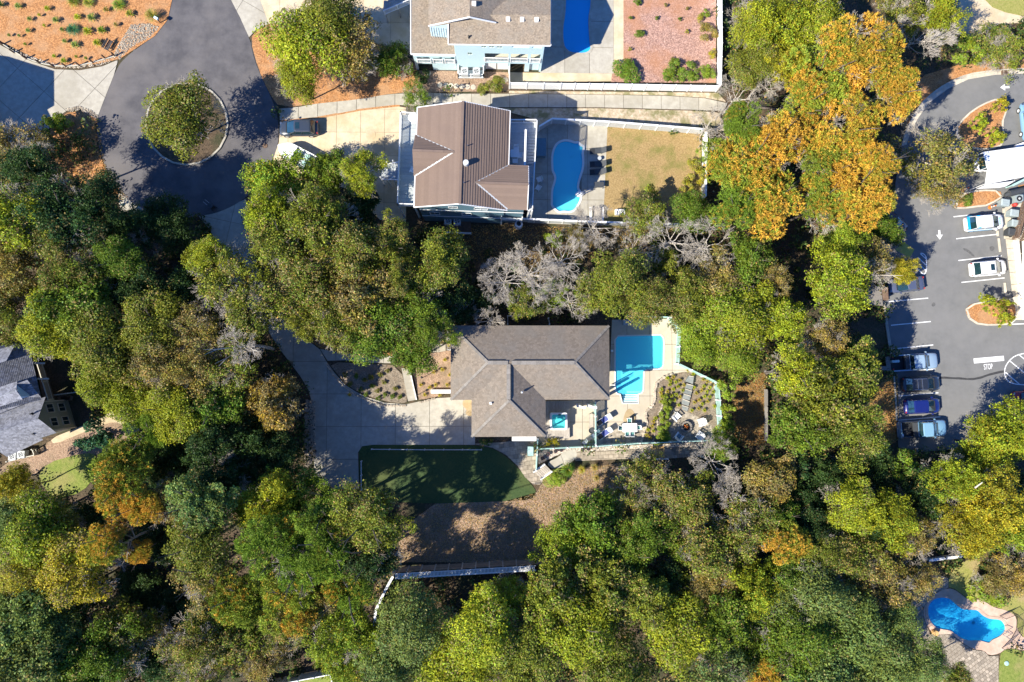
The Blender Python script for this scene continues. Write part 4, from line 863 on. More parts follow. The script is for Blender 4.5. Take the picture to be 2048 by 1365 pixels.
stw = thing('deck_stairs', 'white railed stairs coming down left from the long deck', 'stairs', W(785, 345, 0))
for k in range(9):
    t = k/9; z = 5.3-t*2.9; a = W(800-t*36, 327+t*6, z); b = W(798-t*36, 360, z); MB().beam(a, b, .42, .06).build('tread', M_['bluedeck'], stw)
for py_, q_ in ((324, 7), (360, -1)): 
    MB().beam(W(800, py_, 6.3), W(763, py_+q_, 3.4), .12, .1).build('hand_rail', M_['white'], stw); MB().beam(W(800, py_, 5.3), W(763, py_+q_, 2.4), .06, .22).build('stringer', M_['white'], stw)
    for k in range(4): t = k/3.; p = W(800-37*t, py_+q_*t, 5.3-2.9*t); MB().box((p.x, p.y, p.z/2+.5), (.12, .12, p.z+1)).build('post', M_['white'], stw)
deckbox('upper_deck', 'blue-grey shaded deck with white railing on the right side of the brown roof house', [(1022, 246), (1073, 246), (1064, 420), (1058, 420), (1058, 333), (1018, 333)], 5.6, 'bluedeck', rails=(0, 1))
dr_ = thing('deck_stairs', 'shaded stairs with tall white rail at the right edge of the right deck', 'stairs', W(1060, 300, 0))
for k in range(11): MB().beam(W(1055, 268+k*5.8, 5.75), W(1070-k*.2, 268+k*5.8, 5.75), .24, .05).build('tread', M_['bluedeck'], dr_)
MB().beam(W(1051.5, 260, 6.7), W(1049.5, 331, 6.7), .22, .12).build('hand_rail', M_['white'], dr_)
for t in (260, 295, 330): p = W(1051.3-(t-260)/35., t, 6.6); MB().box((p.x, p.y, 6.1), (.12, .12, 1.1)).build('post', M_['white'], dr_)
hvac('left of two air conditioners at the foot of the blue-sided wall', 896.5, 444.5, .5); hvac('right of two air conditioners at the foot of the blue-sided wall', 915, 445.5, .5)
acd = thing('equipment_platform', 'dark slatted platform under the two air conditioners by the blue-sided wall', 'platform', W(905, 452, 0))
MB().prism(WL([(886, 437), (942, 440), (942, 467), (886, 466)], .4), .3, .4).build('platform_top', M_['brownwood'], acd); railing(acd, W(886, 467, .4), W(942, 469, .4), .7)
o = MB().lathe(W(1037, 452, 0), [(.5, 0), (.5, .5), (.47, 1.1), (.42, 1.15), (.3, 1.2)], 20).build('water_tank', M_['white']); tag(o, 'round white tank with dark lid outside the middle pool fence', 'tank')
o2 = MB().lathe(V((0, 0, 1.2))+W(1037, 452, 0), [(.29, 0), (.29, .03)], 18).build('lid', M_['dark'], o)
# ------------------------------------------------------------------ pale cyan house at the top edge
NH = thing('cyan_house', 'pale cyan house with tan shingle roof and two-level porch at the top edge', 'house', W(1000, 100, 0))
zn = 6.75
def PX(l): return [W(a, b, c) for a, b, c in l]
courses(NH, PX([(896, 88.5, zn), (1101, 91.5, zn), (1101.5, 30, 8.5), (896, 30, 8.5)]), .16, .022, M_['shingle_nh'])
courses(NH, PX([(1101.5, -28, zn), (985, -28, zn), (985, 30, 8.5), (1101.5, 30, 8.5)]), .16, .022, M_['shingle_nh'])
courses(NH, PX([(857, 52.7, 7.3), (857, -70, 7.3), (939.4, -70, 9.4), (939.4, 35, 9.4)]), .16, .022, M_['shingle_nh'])
courses(NH, PX([(1012, -70, 7.6), (1012, 50, 7.6), (939.4, 35, 9.4), (939.4, -70, 9.4)]), .16, .022, M_['shingle_nh'])
courses(NH, PX([(822, 108, 3.9), (911, 109.5, 3.9), (905, -60, 6.9), (822, -60, 6.9)]), .16, .022, M_['shingle_nh'])
for a, b in (((857, 52.7, 7.4), (939.4, 35, 9.5)), ((939.4, 35, 9.5), (992, 46, 8.2)), ((896.5, 48, 8.0), (896.5, 88.5, 6.75)), ((896, 89.5, 6.7), (1101, 92.5, 6.7)), ((1101.5, 92, 6.7), (1102, -20, 6.9)), ((822, 109, 3.85), (911, 110.5, 3.85)), ((821.5, 109, 3.85), (821.5, -60, 6.9))):
    MB().beam(W(*a), W(*b), .1, .16).build('trim_board', M_['white'], NH)
g_ = PX([(859, 54, 7.2), (897, 49, 8.1)]); MB().poly3([g_[0], g_[1], V((g_[1].x, g_[1].y, 5.0)), V((g_[0].x, g_[0].y, 5.0))]).build('gable_wall', M_['cyansiding'], NH)
m = MB()
for k in range(8): p = g_[0].lerp(g_[1], (k+.5)/8); m.box((p.x, p.y-.03, 6.0), (.03, .05, 2.4))
m.build('batten', M_['white'], NH, kind='stuff')
A, B = W(914.8, 140.6, 0), W(1081.1, 144.1, 0)
ops = [(.297, .355, 6.05, 6.45), (.381, .443, 6.05, 6.45), (.468, .535, 6.05, 6.45), (.137, .192, 4.2, 4.75), (.335, .605, 2.75, 4.65), (.632, .828, 2.75, 4.65), (.861, .973, 2.75, 4.65), (.334, .61, 0, 2.1), (.63, .803, 0, 2.1), (.858, .979, 0, 2.1), (.639, .832, 6.2, 6.5), (.865, .974, 6.2, 6.5)]
at, d_, n_w, L_, ang_ = facade(NH, A, B, 0, zn, ops, M_['cyansiding'])
for s0, s1, za, zb in ops[:4]: window(NH, at((s0+s1)/2, (za+zb)/2, -.02), d_, n_w, (s1-s0)*L_, zb-za, glass='tealglass')
for s0, s1 in ((.335, .605), (.632, .828), (.861, .973)):
    railing(NH, at(s0, 2.6, .03), at(s1, 2.6, .03), .95, post=9, pick=.16)
for s0, s1 in ((.334, .61), (.858, .979)):
    k = 2 if s1-s0 > .2 else 1
    for i in range(k):
        a, b = s0+(s1-s0)*i/k+.005, s0+(s1-s0)*(i+1)/k-.005; p = at((a+b)/2, .95, -.25); MB().box(p, ((b-a)*L_, .08, 1.9), ang_).build('garage_door', M_['white' if k == 2 else 'cyansiding'], NH)
for (s0, s1, z0, z1) in ((.31, 1.0, 2.2, 2.6),): p = at((s0+s1)/2, (z0+z1)/2, -.9); MB().box(p, ((s1-s0)*L_-.3, 1.5, .25), ang_).build('porch_floor', M_['creamtrim'], NH)
p = at(.5, zn/2, -3.9); MB().box(p, (L_-.1, 4.5, zn-.1), ang_).build('inner_wall', M_['cyansiding'], NH)
p = at(.5, zn/2-.1, -5.2); MB().box(p, (L_-.1, 10.2-3.5, zn-.3), ang_).build('house_body', M_['cyansiding'], NH)
for s in (0.002, .998): p = at(s, zn/2, -.9); MB().box(p, (.14, 1.5, zn-.1), ang_).build('side_wall', M_['cyansiding'], NH)
a2_, b2_ = W(833, 140, 0), W(914, 141, 0)
at3, d3, n3_, L3, an3 = facade(NH, a2_, b2_, 0, 3.75, [(.06, .42, 0, 1.7), (.08, .40, 2.3, 3.5), (.46, .68, 2.3, 3.5), (.74, .97, 2.3, 3.5)], M_['cyansiding'])
for s0, s1 in ((.08, .40), (.46, .68), (.74, .97)): railing(NH, at3(s0, 2.0, .03), at3(s1, 2.0, .03), .9, post=9, pick=.16)
p = at3(.5, 1.9, -3.2); MB().box(p, (L3, 5, 3.6), an3).build('left_body', M_['cyansiding'], NH)
for k, (px_, py_, zz) in enumerate(((1016, 40, 8.1), (1044, 40.5, 8.1), (1073, 41, 8.1), (948, 9, 9.2))): MB().box(W(px_, py_, zz)+V((0, 0, .12)), (.45, .45, .3)).build('roof_vent', M_['white'], NH)
pipe(NH, 938, 75, 7.15, .4, .08, 'dark')
hvac('left of two air conditioners in the cyan railed platform', 929.5, 148, .9); hvac('right of two air conditioners in the cyan railed platform', 953, 148, .9)
pf = thing('equipment_platform', 'cyan railed platform holding two air conditioners below the cyan house', 'platform', W(942, 155, 0))
MB().prism(WL([(917, 141), (967, 141), (967, 156), (917, 156)], .8), .6, .8).build('platform_top', M_['greymetal'], pf)
railing(pf, W(917, 157, .3), W(967, 157, .3), 1.1, pick=.28); railing(pf, W(917, 157, .3), W(917, 140, .3), 1.1); railing(pf, W(967, 157, .3), W(967, 140, .3), 1.1)
rk = thing('slatted_stair', 'white railed curved ramp at the top edge left of the cyan house', 'ramp', W(795, 10, 0))
for k in range(6): t = k/6; MB().beam(W(770+50*t, 28-22*t, 2), W(772+50*t, 2-20*t, 2), .5, .06).build('plank', M_['deckwood'], rk)
railing(rk, W(770, 30, 2.0), W(822, 8, 2.2), 1.0); 
for p_ in ((772, 29), (797, 18), (820, 9)): p = W(*p_, 2); MB().box((p.x, p.y, 1), (.15, .15, 2)).build('support_post', M_['deckwood'], rk)
for i, x in enumerate((857, 880, 892, 902, 912.5, 924, 935, 946.5, 1011)):
    py_ = {0: 147, 8: 160.5}.get(i, 170+i*.7)
    o = MB().lathe(W(x, py_, .02), [(.33, 0), (.33, .06), (.3, .07)], 14).build('stepping_stone', M_['gutter']); tag(o, ['round stepping stone by the dark shrub below the cyan house', 'round stepping stone at the left end of the main row', 'second round stepping stone of the row from the left', 'third round stepping stone of the row from the left', 'fourth round stepping stone of the row, in its middle', 'fifth round stepping stone of the row from the left', 'sixth round stepping stone of the row from the left', 'round stepping stone at the right end of the main row', 'lone round stepping stone beside the short white fence'][i], 'stepping stone', 'round stepping stones below the cyan house')
# ------------------------------------------------------------------ grey-roofed green house (left edge)
GH = thing('grey_roof_house', 'olive green house with grey shingle roofs and four white framed windows at the left edge', 'house', W(40, 820, 0))
zg = 5.0
# gable facade: roof edge points at eave/peak height, base below
e1, e2, pk = W(83, 801, 5.6), W(104, 866, 4.6), W(80.5, 832, 6.9)
A, B = W(152.5, 855, 0), W(136, 800.5, 0)
dd = (B-A).normalized()
atg, dg, ng, Lg, ag = facade(GH, A, B, 0, 4.9, [], M_['greensiding'], name='gable_wall')
pk2 = atg(.42, 6.9); a5, b5 = atg(0, 4.9), atg(1, 4.9); MB().poly3([a5, b5, pk2]).build('gable_peak', M_['greensiding'], GH)
for s in (.28, .76):
    for z in (1.6, 3.7): window(GH, atg(s, z, .03), dg, ng, 1.0, 1.2, frame='creamtrim')
for s in (0, 1): MB().beam(atg(s, 0, .03), atg(s, 4.9, .03), .14, .12, up=(1, 0, 0)).build('corner_board', M_['creamtrim'], GH)
back = -ng*14
def roofq(pts, s=.16): courses(GH, pts, s, .022, M_['shingle_grey'])
lo1, lo2 = atg(-.12, 4.6, .45), atg(1.12, 4.6, .45); pkf = atg(.42, 6.95, .45)
roofq([lo1, lo1+back, pkf+back, pkf]); roofq([lo2+back, lo2, pkf, pkf+back])
MB().prism([atg(.01, 0, -.2), atg(.99, 0, -.2), atg(.99, 0)+back, atg(.01, 0)+back], 0, 4.6).build('house_body', M_['greensiding'], GH)
# big upper roof slopes to the north
def RP(l): return [W(a, b, c) for a, b, c in l]
roofq(RP([(83, 800, 5.6), (57, 690, 5.6), (-60, 735, 9.0), (-60, 835, 9.0)]))
roofq(RP([(57, 690, 5.6), (32, 688, 6.2), (-60, 700, 8.5), (-60, 735, 9.0)]))
roofq(RP([(82, 795, 5.6), (-60, 850, 5.8), (-60, 800, 8.4), (55, 757, 7.9)]))
roofq(RP([(-10, 702, 7.2), (30, 690, 7.2), (12, 722, 8.8), (-60, 745, 8.8)]))
roofq(RP([(86, 880, 4.3), (14, 914, 4.3), (-40, 880, 6.4), (60, 850, 6.0)])); roofq(RP([(14, 914, 4.3), (8, 898, 4.4), (-60, 915, 4.4), (-60, 870, 6.0), (0, 868, 6.2)]))
dm = W(33, 786, 7.2); MB().box(dm, (1.3, 1.5, 1.6), ag).build('dormer', M_['cyansiding'], GH); window(GH, dm+ng*.66, dg, ng, .7, .9)
roofq([V(dm)+ng*.9-dg*1.0+V((0, 0, .75)), V(dm)-ng*3-dg*1.0+V((0, 0, .75)), V(dm)-ng*3+V((0, 0, 1.3)), V(dm)+ng*.9+V((0, 0, 1.3))]); roofq([V(dm)-ng*3+dg*1.0+V((0, 0, .75)), V(dm)+ng*.9+dg*1.0+V((0, 0, .75)), V(dm)+ng*.9+V((0, 0, 1.3)), V(dm)-ng*3+V((0, 0, 1.3))])
for px_, py_, z in ((64, 828, 6.4), (69, 868, 5.2)): pipe(GH, px_, py_, z, .4, .08, 'dark')
MB().prism(WL([(60, 690), (83, 800), (-60, 830), (-60, 700)], 0), 0, 5.4).build('main_body', M_['greensiding'], GH)
pd = thing('porch_deck', 'side porch with cream rails and balusters beside the green gable wall', 'porch', W(90, 770, 0))
P = RP([(72, 727, 2.6), (84, 726, 2.6), (108, 800, 2.6), (86, 801, 2.6)]); MB().prism([(p.x, p.y) for p in P], 2.4, 2.6).build('porch_floor', M_['brownwood'], pd)
railing(pd, W(85, 727, 2.6), W(107, 799, 2.6), 1.0, mat='creamtrim'); MB().beam(W(66, 727, 5.0), W(90, 727, 4.6), .2, .2).build('porch_beam', M_['creamtrim'], pd); MB().beam(W(74, 758, 5.0), W(98, 758, 4.6), .2, .2).build('porch_beam', M_['creamtrim'], pd)
railing(pd, W(118, 790, .6), W(165, 784, .6), 1.0, mat='creamtrim')
for k in range(5): MB().beam(W(122+k*5, 792, .8), W(120+k*5, 801, .8), .5, .06).build('step', M_['brownwood'], pd)
hvac('left of two air conditioners at the corner of the green house', 33, 912, .2); hvac('right of two air conditioners at the corner of the green house', 50.5, 908, .2)
lt = fence('lattice_screen', 'low cream lattice screen beside the air conditioners at the green house', [(24, 922), (78, 909), (74, 898)], .9, 'creamtrim', 'creamtrim', style='slat')
# off-frame neighbour at the upper left whose shadow falls on the corner driveway
NB = thing('neighbour_house', 'tall pale house past the left edge casting the blue shadow', 'house', W(-60, 240, 0))
def wl(l): return [tuple(W(a, b, 0)[:2]) for a, b in l]
MB().prism(wl([(-32, 212), (-32, 282), (-46, 290), (-28, 325), (-60, 400), (-500, 400), (-500, 130), (-124, 183)]), 0, 8).build('wall', M_['cream'], NB)
MB().prism(wl([(-32, 212), (-32, 282), (-46, 290), (-28, 325), (-60, 400), (-500, 400), (-500, 130), (-124, 183)]), 8.0, 8.15).build('roof', M_['shingle_grey'], NB)
# ------------------------------------------------------------------ building and deck at the right edge
SB = thing('shop_building', 'cream building with brown wooden ramp deck cut off by the right edge', 'building', W(2060, 520, 0))
MB().prism(WL([(2046, 430), (2090, 420), (2090, 640), (2046, 640)], 0), 0, 3.4).build('wall', M_['cream'], SB)
MB().prism(WL([(2046, 483), (2090, 480), (2090, 640), (2046, 640)], 3.5), 3.4, 3.5).build('roof', M_['white'], SB)
rp = thing('wooden_ramp', 'brown wooden ramp with railings beside the trash bins', 'ramp', W(2030, 440, 0))
pts = [(2046, 405), (2026, 478), (2040, 482), (2060, 440)]
PP = WL(pts, 1.1); MB().prism([(p.x, p.y) for p in PP], .9, 1.1).build('ramp_floor', M_['brownwood'], rp)
for k in range(14): t = (k+.5)/14; MB().beam(W(2046-20*t+1, 405+73*t, 1.16), W(2060-20*t-1, 440+42*t, 1.16), .3, .04).build('plank', M_['deckwood'], rp)
railing(rp, W(2045, 405, 1.1), W(2025, 478, 1.1), 1.0, mat='brownwood', top=.2); railing(rp, W(2060, 425, 1.1), W(2040, 482, 1.1), 1.0, mat='brownwood', top=.2)
wkr = [(2012, 478), (2026, 480), (2040, 482), (2052, 640), (2034, 640), (2026, 590)]
a_ = sheet('side_walkway', wkr, 0.02, M_['joint']); slabs(a_, wkr, 0.12, 1.6, 1.5, math.radians(5), M_['gutter'], thick=.1)
fence('deck_railing', 'pale railing with balusters along the walkway at the right edge', [(2025, 482), (2031, 540), (2039, 630)], 1.0, 'white', 'cream', style='slat', sp=2.2)
sheet('bin_pad', [(2000, 400), (2046, 376), (2060, 376), (2046, 420), (2026, 478), (2008, 478), (2004, 412)], 0.05, M_['gutter'])
sheet('small_straw_patch', [(2036, 372), (2060, 366), (2060, 382), (2040, 384)], 0.06, M_['straw'])
for i, (x, y, l, mm) in enumerate(((2003, 411, 'grey wheeled trash bin nearest the orange marker post, tilted left', 'bin'), (2021, 431.5, 'second grey trash bin, between the tilted one and the ramp', 'bin'), (2024, 452, 'third grey trash bin tucked against the ramp', 'bin'), (2017, 469, 'dark grey trash bin, lowest in the row by the ramp', 'charcoal'))):
    r = thing('trash_bin', l, 'trash bin', W(x-4, y-1, .05), math.radians(-8), 'trash bins beside the wooden ramp')
    MB().add([(-.45, -.33, .08), (.4, -.33, .08), (.4, .33, .08), (-.45, .33, .08), (-.58, -.42, 1.1), (.5, -.42, 1.1), (.5, .42, 1.1), (-.58, .42, 1.1)], [(0, 3, 2, 1), (4, 5, 6, 7), (0, 1, 5, 4), (1, 2, 6, 5), (2, 3, 7, 6), (3, 0, 4, 7)]).build('bin_body', M_[mm], r, local=True)
    MB().add([(-.62, -.45, 1.12), (.45, -.45, 1.12), (.45, .45, 1.12), (-.62, .45, 1.12), (-.5, -.36, 1.22), (.36, -.36, 1.26), (.36, .36, 1.26), (-.5, .36, 1.22)], [(4, 5, 6, 7), (0, 1, 5, 4), (1, 2, 6, 5), (2, 3, 7, 6), (3, 0, 4, 7)]).build('lid', M_[mm], r, local=True)
    MB().beam((.52, -.35, 1.1), (.52, .35, 1.1), .06, .06).build('handle', M_['dark'], r, local=True)
    for s in (-.36, .36): MB().tube((.42, s-.04, .14), (.42, s+.04, .14), .14, n=12).build('wheel', M_['rubber'], r, local=True)
sm = thing('smoker_grill', 'long dark covered grill next to the trash bins', 'grill', W(2022, 388, .05), math.radians(14))
MB().tube((-.95, 0, .85), (.95, 0, .85), .42, .38, 14).build('barrel', M_['charcoal'], sm, local=True); MB().tube((-1.35, -.1, .6), (-.9, 0, .7), .22, .3, 12).build('fire_box', M_['charcoal'], sm, local=True)
for a in (-.7, .7):
    for b in (-.25, .25): MB().box((a, b, .25), (.07, .07, .5)).build('leg', M_['dark'], sm, local=True)
r = thing('air_conditioner', 'grey air conditioner between the covered grill and the wooden ramp', 'air conditioner', W(2028, 401, .05)); MB().box((0, 0, .45), (1, .95, .9)).build('casing', M_['bin'], r, local=True); MB().lathe((0, 0, .905), [(.36, 0), (.36, .02)], 18).build('fan_opening', M_['dark'], r, local=True); MB().lathe((0, 0, .93), [(.14, 0), (.1, .05)], 12).build('fan_hub', M_['greymetal'], r, local=True)
o = MB().lathe(W(2026, 411, .05), [(.2, 0), (.26, .25), (.25, .5), (.1, .6)], 14).build('gas_bottle', M_['red']); tag(o, 'small red gas bottle beside the air conditioner and bins', 'gas bottle')
gf = thing('green_rail', 'pale green railing above the covered grill at the right edge', 'railing', W(2030, 370, 0)); railing(gf, W(2012, 376, .5), W(2060, 352, .5), 1.1, mat='seafoam', nopick=True, top=.25)
for l, x, y in (('orange and white marker post standing left of the canopy', 1925.5, 380.5), ('orange and white marker post by the trash bins', 1979.5, 415.5)):
    c = W(x, y, .01); r = thing('marker_post', l, 'traffic post', c, group='orange marker posts')
    MB().lathe((0, 0, 0), [(.24, 0), (.24, .06), (.1, .1)], 12).build('base', M_['orange'], r, local=True)
    for k in range(5): MB().lathe((0, 0, .1+k*.2), [(.075, 0), (.07, .2)], 12).build('band', M_['orange' if k % 2 == 0 else 'white'], r, local=True)
# canopy tent
T = thing('canopy_tent', 'large white canopy tent at the right edge covering a white car', 'tent', W(2000, 335, 0))
zt = 2.7; tp = RP([(1966, 304.5, zt), (2070, 290, zt), (2070, 331, zt+.9), (1975, 338, zt+.9), (1970, 369.5, zt), (2070, 350, zt)])
MB().add(tp+[p-V((0, 0, .06)) for p in tp], [(0, 3, 2, 1), (3, 4, 5, 2), (0, 6, 9, 3), (3, 9, 10, 4), (4, 10, 11, 5)]).build('canopy_roof', M_['white'], T)
fl = RP([(1952, 378.5, 1.6), (1970, 370.3, 2.62), (2028, 363, 2.62), (2012, 373, 2.0), (2000, 376, 1.7)]); MB().poly3(fl).build('awning_flap', M_['white'], T)
MB().beam(W(1970, 369.8, zt+.03), W(2030, 362.5, zt+.03), .05, .05).build('edge_pipe', M_['greymetal'], T)
for p in RP([(1967, 305.5, zt), (1971, 368, zt), (2030, 296, zt), (2030, 361, zt)]): MB().tube((p.x, p.y, 0), (p.x, p.y, zt-.05), .04).build('pole', M_['white'], T)
o = MB().beam(W(2030, 294, 1.0), W(2080, 276, 1.0), .35, .3).build('white_beam', M_['white']); tag(o, 'slanting white bar behind the canopy tent at the right edge', 'bar')
# shed roof, yellow canopy, boat
s_ = thing('grey_shed', 'small grey flat shed roof under the trees left of the slate grey car', 'shed', W(1748, 592, 0))
MB().prism(WL([(1722, 590), (1762, 571), (1766, 612), (1732, 609)], 2.0), 1.9, 2.0, bottom=True).build('shed_roof', M_['ridge_grey'], s_); MB().prism(WL([(1736, 588), (1758, 578), (1760, 604), (1738, 603)], 0), 0, 1.9).build('wall', M_['brownwood'], s_)
y_ = thing('yellow_shade', 'dull yellow tarpaulin corner poking out of the trees by the lot', 'tarpaulin', W(1812, 497, 0))
MB().add(RP([(1790, 500, 2.0), (1808, 484, 2.1), (1829, 500, 1.9), (1820, 516, 1.8)])+RP([(1790, 500, 1.95), (1808, 484, 2.05), (1829, 500, 1.85), (1820, 516, 1.75)]), [(0, 3, 2, 1), (4, 5, 6, 7), (2, 3, 7, 6), (1, 2, 6, 5)]).build('sheet', M_['yellowgreen'], y_)
for p in RP([(1809, 486, 2), (1827, 500, 1.8), (1819, 514, 1.7)]): MB().tube((p.x, p.y, 0), (p.x, p.y, p.z-.05), .04).build('pole', M_['greymetal'], y_)
bt = thing('covered_boat', 'white boat under the bright green trees on the sandy parking pad', 'boat', W(600, 318, 0), math.radians(-28))
L_b = []; nb = 12; m = MB(); vs = []
for k in range(nb+1):
    t = k/nb; x = -2.6+5.2*t; w = 1.05*math.sqrt(max(0.0, 1-(1-t if t < .35 else 0)**6*0))*(1-max(0, (.32-t)/.32)**2.2); w = max(.04, w)
    vs += [(x, -w, 1.25), (x, -w*.75, .7), (x, 0, .45), (x, w*.75, .7), (x, w, 1.25)]
m.add(vs, [(k*5+j, k*5+j+1, k*5+j+6, k*5+j+5) for k in range(nb) for j in range(4)]+[(nb*5+4, nb*5+3, nb*5+2, nb*5+1, nb*5)]); m.build('hull', M_['white'], bt, smooth=True, local=True)
m = MB(); m.add([v for k in range(0, 6) for v in ((vs[k*5][0], vs[k*5][1], 1.27), (vs[k*5][0], 0, 1.42), (vs[k*5+4][0], vs[k*5+4][1], 1.27))], [(k*3+j, k*3+3+j, k*3+4+j, k*3+1+j) for k in range(5) for j in (0, 1)]); m.build('foredeck', M_['white'], bt, smooth=True, local=True)
MB().box((.9, 0, 1.0), (2.6, 1.5, .06)).build('cockpit_floor', M_['bluedeck'], bt, local=True); MB().box((.2, 0, 1.4), (.12, 1.3, .5)).build('windscreen', M_['tealglass'], bt, local=True)
for k in (-.45, .45): MB().box((1.2, k, 1.2), (.5, .5, .35)).build('seat', M_['seafoam'], bt, local=True)
MB().box((0.3, 0, .3), (4.6, 1.3, .1)).build('trailer_frame', M_['greymetal'], bt, local=True)
for k in (-.95, .95): MB().tube((.8, k-.1, .33), (.8, k+.1, .33), .33, n=14).build('trailer_wheel', M_['rubber'], bt, local=True)
# dark post & bench in straw bed
bn = thing('dark_bench', 'small dark slatted bench in the orange straw bed at the upper left', 'bench', W(221, 94, .06), math.radians(62))
for k in range(3): MB().box((0, -.18+k*.18, .45), (1.3, .13, .05)).build('seat_slat', M_['charcoal'], bn, local=True)
for k in range(2): MB().box((0, .3, .62+k*.2), (1.3, .05, .12)).build('back_slat', M_['charcoal'], bn, local=True)
for a in (-.55, .55):
    for b in (-.2, .28): MB().box((a, b, .22), (.07, .07, .44)).build('leg', M_['charcoal'], bn, local=True)
mb_ = thing('mailbox', 'blue-topped mailbox on a post beside the grassy clump at the road edge', 'mailbox', W(321, 46, 0)); MB().box((0, 0, .5), (.1, .1, 1.0)).build('post', M_['brownwood'], mb_, local=True); MB().box((0, 0, 1.1), (.5, .25, .25), math.radians(-30)).build('box', M_['cyansiding'], mb_, local=True)
# straw bed edging with short posts
ed = thing('bed_edging', 'white edging with short wooden posts along the orange straw bed', 'edging', W(110, 128, 0))
line = [(-20, 72), (4, 88), (28, 104), (52, 117), (78, 126), (104, 131), (132, 133), (160, 131), (186, 125), (212, 117), (232, 112)]
curbstones(ed, line, .1, 0.0, .2, M_['creamtrim'], step=1.4, smooth=1, name='edging_board')
for i, (x, y) in enumerate([(6, 90), (29, 106), (54, 118.5), (81, 127.5), (107, 133), (133, 134), (160, 132), (187, 126), (212, 118), (231, 113)]):
    c = W(x, y, 0); MB().lathe(c, [(.1, 0), (.1, .95), (.04, 1.05)], 8).build('post', M_['brownwood'], ed)
# ------------------------------------------------------------------ fences
fence('vinyl_fence', 'white vinyl fence with lattice top running below the cyan house yard', [(1019, 178), (1120, 179.5), (1230, 180.5), (1431, 184)], 1.75, 'white', 'white', lattice=True)
fence('vinyl_fence', 'white vinyl fence going up the right side of the mulched garden', [(1433, 182), (1435, 100), (1434, -50)], 1.75, 'white', 'white')
fence('vinyl_fence', 'short white fence from the cyan house corner down to the long fence', [(1018.5, 178), (1018, 146)], 1.6, 'white', 'white')
fence('pool_fence', 'white topped fence along the upper side of the curvy pool yard', [(1077, 263), (1102, 248), (1215, 254), (1405, 269)], 1.75, 'greymetal', 'white', capw=.2)
fence('pool_fence', 'white fence on the right side of the dry fenced lawn', [(1405, 269), (1403, 400)], 1.75, 'white', 'white', capw=.2)
fence('pool_fence', 'long white topped fence along the bottom of the curvy pool yard', [(1040, 444), (1180, 450), (1400, 456)], 1.7, 'bluedeck', 'white', capw=.22)
fence('pool_fence', 'thin blue-white fence between the brown roof house and its pool', [(1057, 444), (1062, 350), (1068, 285)], 1.5, 'white', 'white', style='slat', sp=2.4)
fence('teal_fence', 'pale teal slatted fence along the pool yard upper right corner', [(1250, 634), (1335, 637), (1353.5, 661)], 1.8, 'seafoam', 'white', style='slat')
fence('teal_fence', 'pale teal slatted fence right of the L-shaped pool', [(1353.5, 661), (1350, 728)], 1.8, 'seafoam', 'white', style='slat')
fence('teal_fence', 'pale teal slatted fence slanting from pool corner to the planting bed corner', [(1350, 728), (1428, 766)], 1.8, 'seafoam', 'white', style='slat')
fence('teal_fence', 'teal slatted fence on the right side of the planting bed', [(1428, 766), (1431, 800), (1435, 862)], 1.8, 'seafoam', 'white', style='slat')
fence('teal_fence', 'long teal fence with white posts below the patio and fire pit', [(1425, 879), (1275, 885), (1190, 891), (1076, 896)], 1.5, 'seafoam', 'white', style='slat')
fence('teal_fence', 'teal divider fence between hot tub patio and the loungers', [(1187.5, 804), (1188, 888)], 1.6, 'seafoam', 'white', style='slat')
fence('teal_fence', 'teal fence going down from the hip roof house past the utility box', [(1074, 876), (1071, 938)], 1.6, 'seafoam', 'white', style='slat')
fence('rope_fence', 'thin rail fence just inside the top edge of the shaded lawn', [(745, 898), (850, 899), (963, 899)], .6, 'greymetal', 'greymetal', style='rail', sp=2.2)
fence('rope_fence', 'thin rail fence down the left side of the shaded lawn', [(724, 922), (724, 978)], .6, 'greymetal', 'greymetal', style='rail', sp=2.2)
fence('rail_gate', 'faint white rail corner behind the hip roof house', [(1015, 650), (1015, 634), (1062, 633)], 1.2, 'greymetal', 'white', style='rail', sp=2.4)
fence('utility_rail', 'small white metal frame just above the hip roof', [(1098, 650), (1096, 638)], 1.0, 'greymetal', 'white', style='rail', sp=2)
fence('walkway_rail', 'white handrail below the golden boards', [(1283, 917), (1332, 917)], .9, 'white', 'white', style='rail', sp=2.6)
rw = fence('retaining_fence', 'long brown board retaining fence with posts and white pickets at the bottom of the slope', [(792, 1134), (1085, 1117)], 2.5, 'fenceboard', 'deckwood', style='boards', boards=6, sp=1.55)
a, b = W(790, 1153, 2.6), W(1072, 1136.5, 2.6)
A_, B_ = V((a.x, a.y, 2.6)), V((b.x, b.y, 2.6)); d = (B_-A_).normalized(); nrm = V((d.y, -d.x, 0)); Lw = (B_-A_).length
m = MB()
for k in range(int(Lw/.16)): p = A_+d*(k+.5)*.16; m.beam(p-nrm*.2, p+nrm*.2, .10, .04)
m.build('pickets', M_['white'], rw, kind='stuff'); MB().beam(A_+nrm*.26, B_+nrm*.26, .14, .05).build('rail', M_['white'], rw); MB().beam(A_-nrm*.24-V((0, 0, .06)), B_-nrm*.24-V((0, 0, .06)), .1, .05).build('rail', M_['white'], rw)
fence('white_fence', 'narrow sunlit white fence slanting down from the retaining fence end', [(790, 1145), (772, 1178), (756, 1212), (753, 1240)], 1.6, 'white', 'white', capw=.28)
fence('vinyl_fence', 'grey-white fence round the lawn at the bottom edge', [(478, 1372), (667, 1336), (684, 1390)], 1.9, 'greymetal', 'white')
fence('low_wall', 'short white wall section in the trees above the lower right lawn', [(1848, 1117), (1912, 1109)], 1.0, 'white', 'white', capw=.3)
fence('dark_fence', 'dark shaded wooden fence at the bottom of the tree block near the pickups', [(1656, 912), (1684, 935), (1800, 930)], 1.6, 'brownwood', 'ridge_grey', style='boards', boards=5)
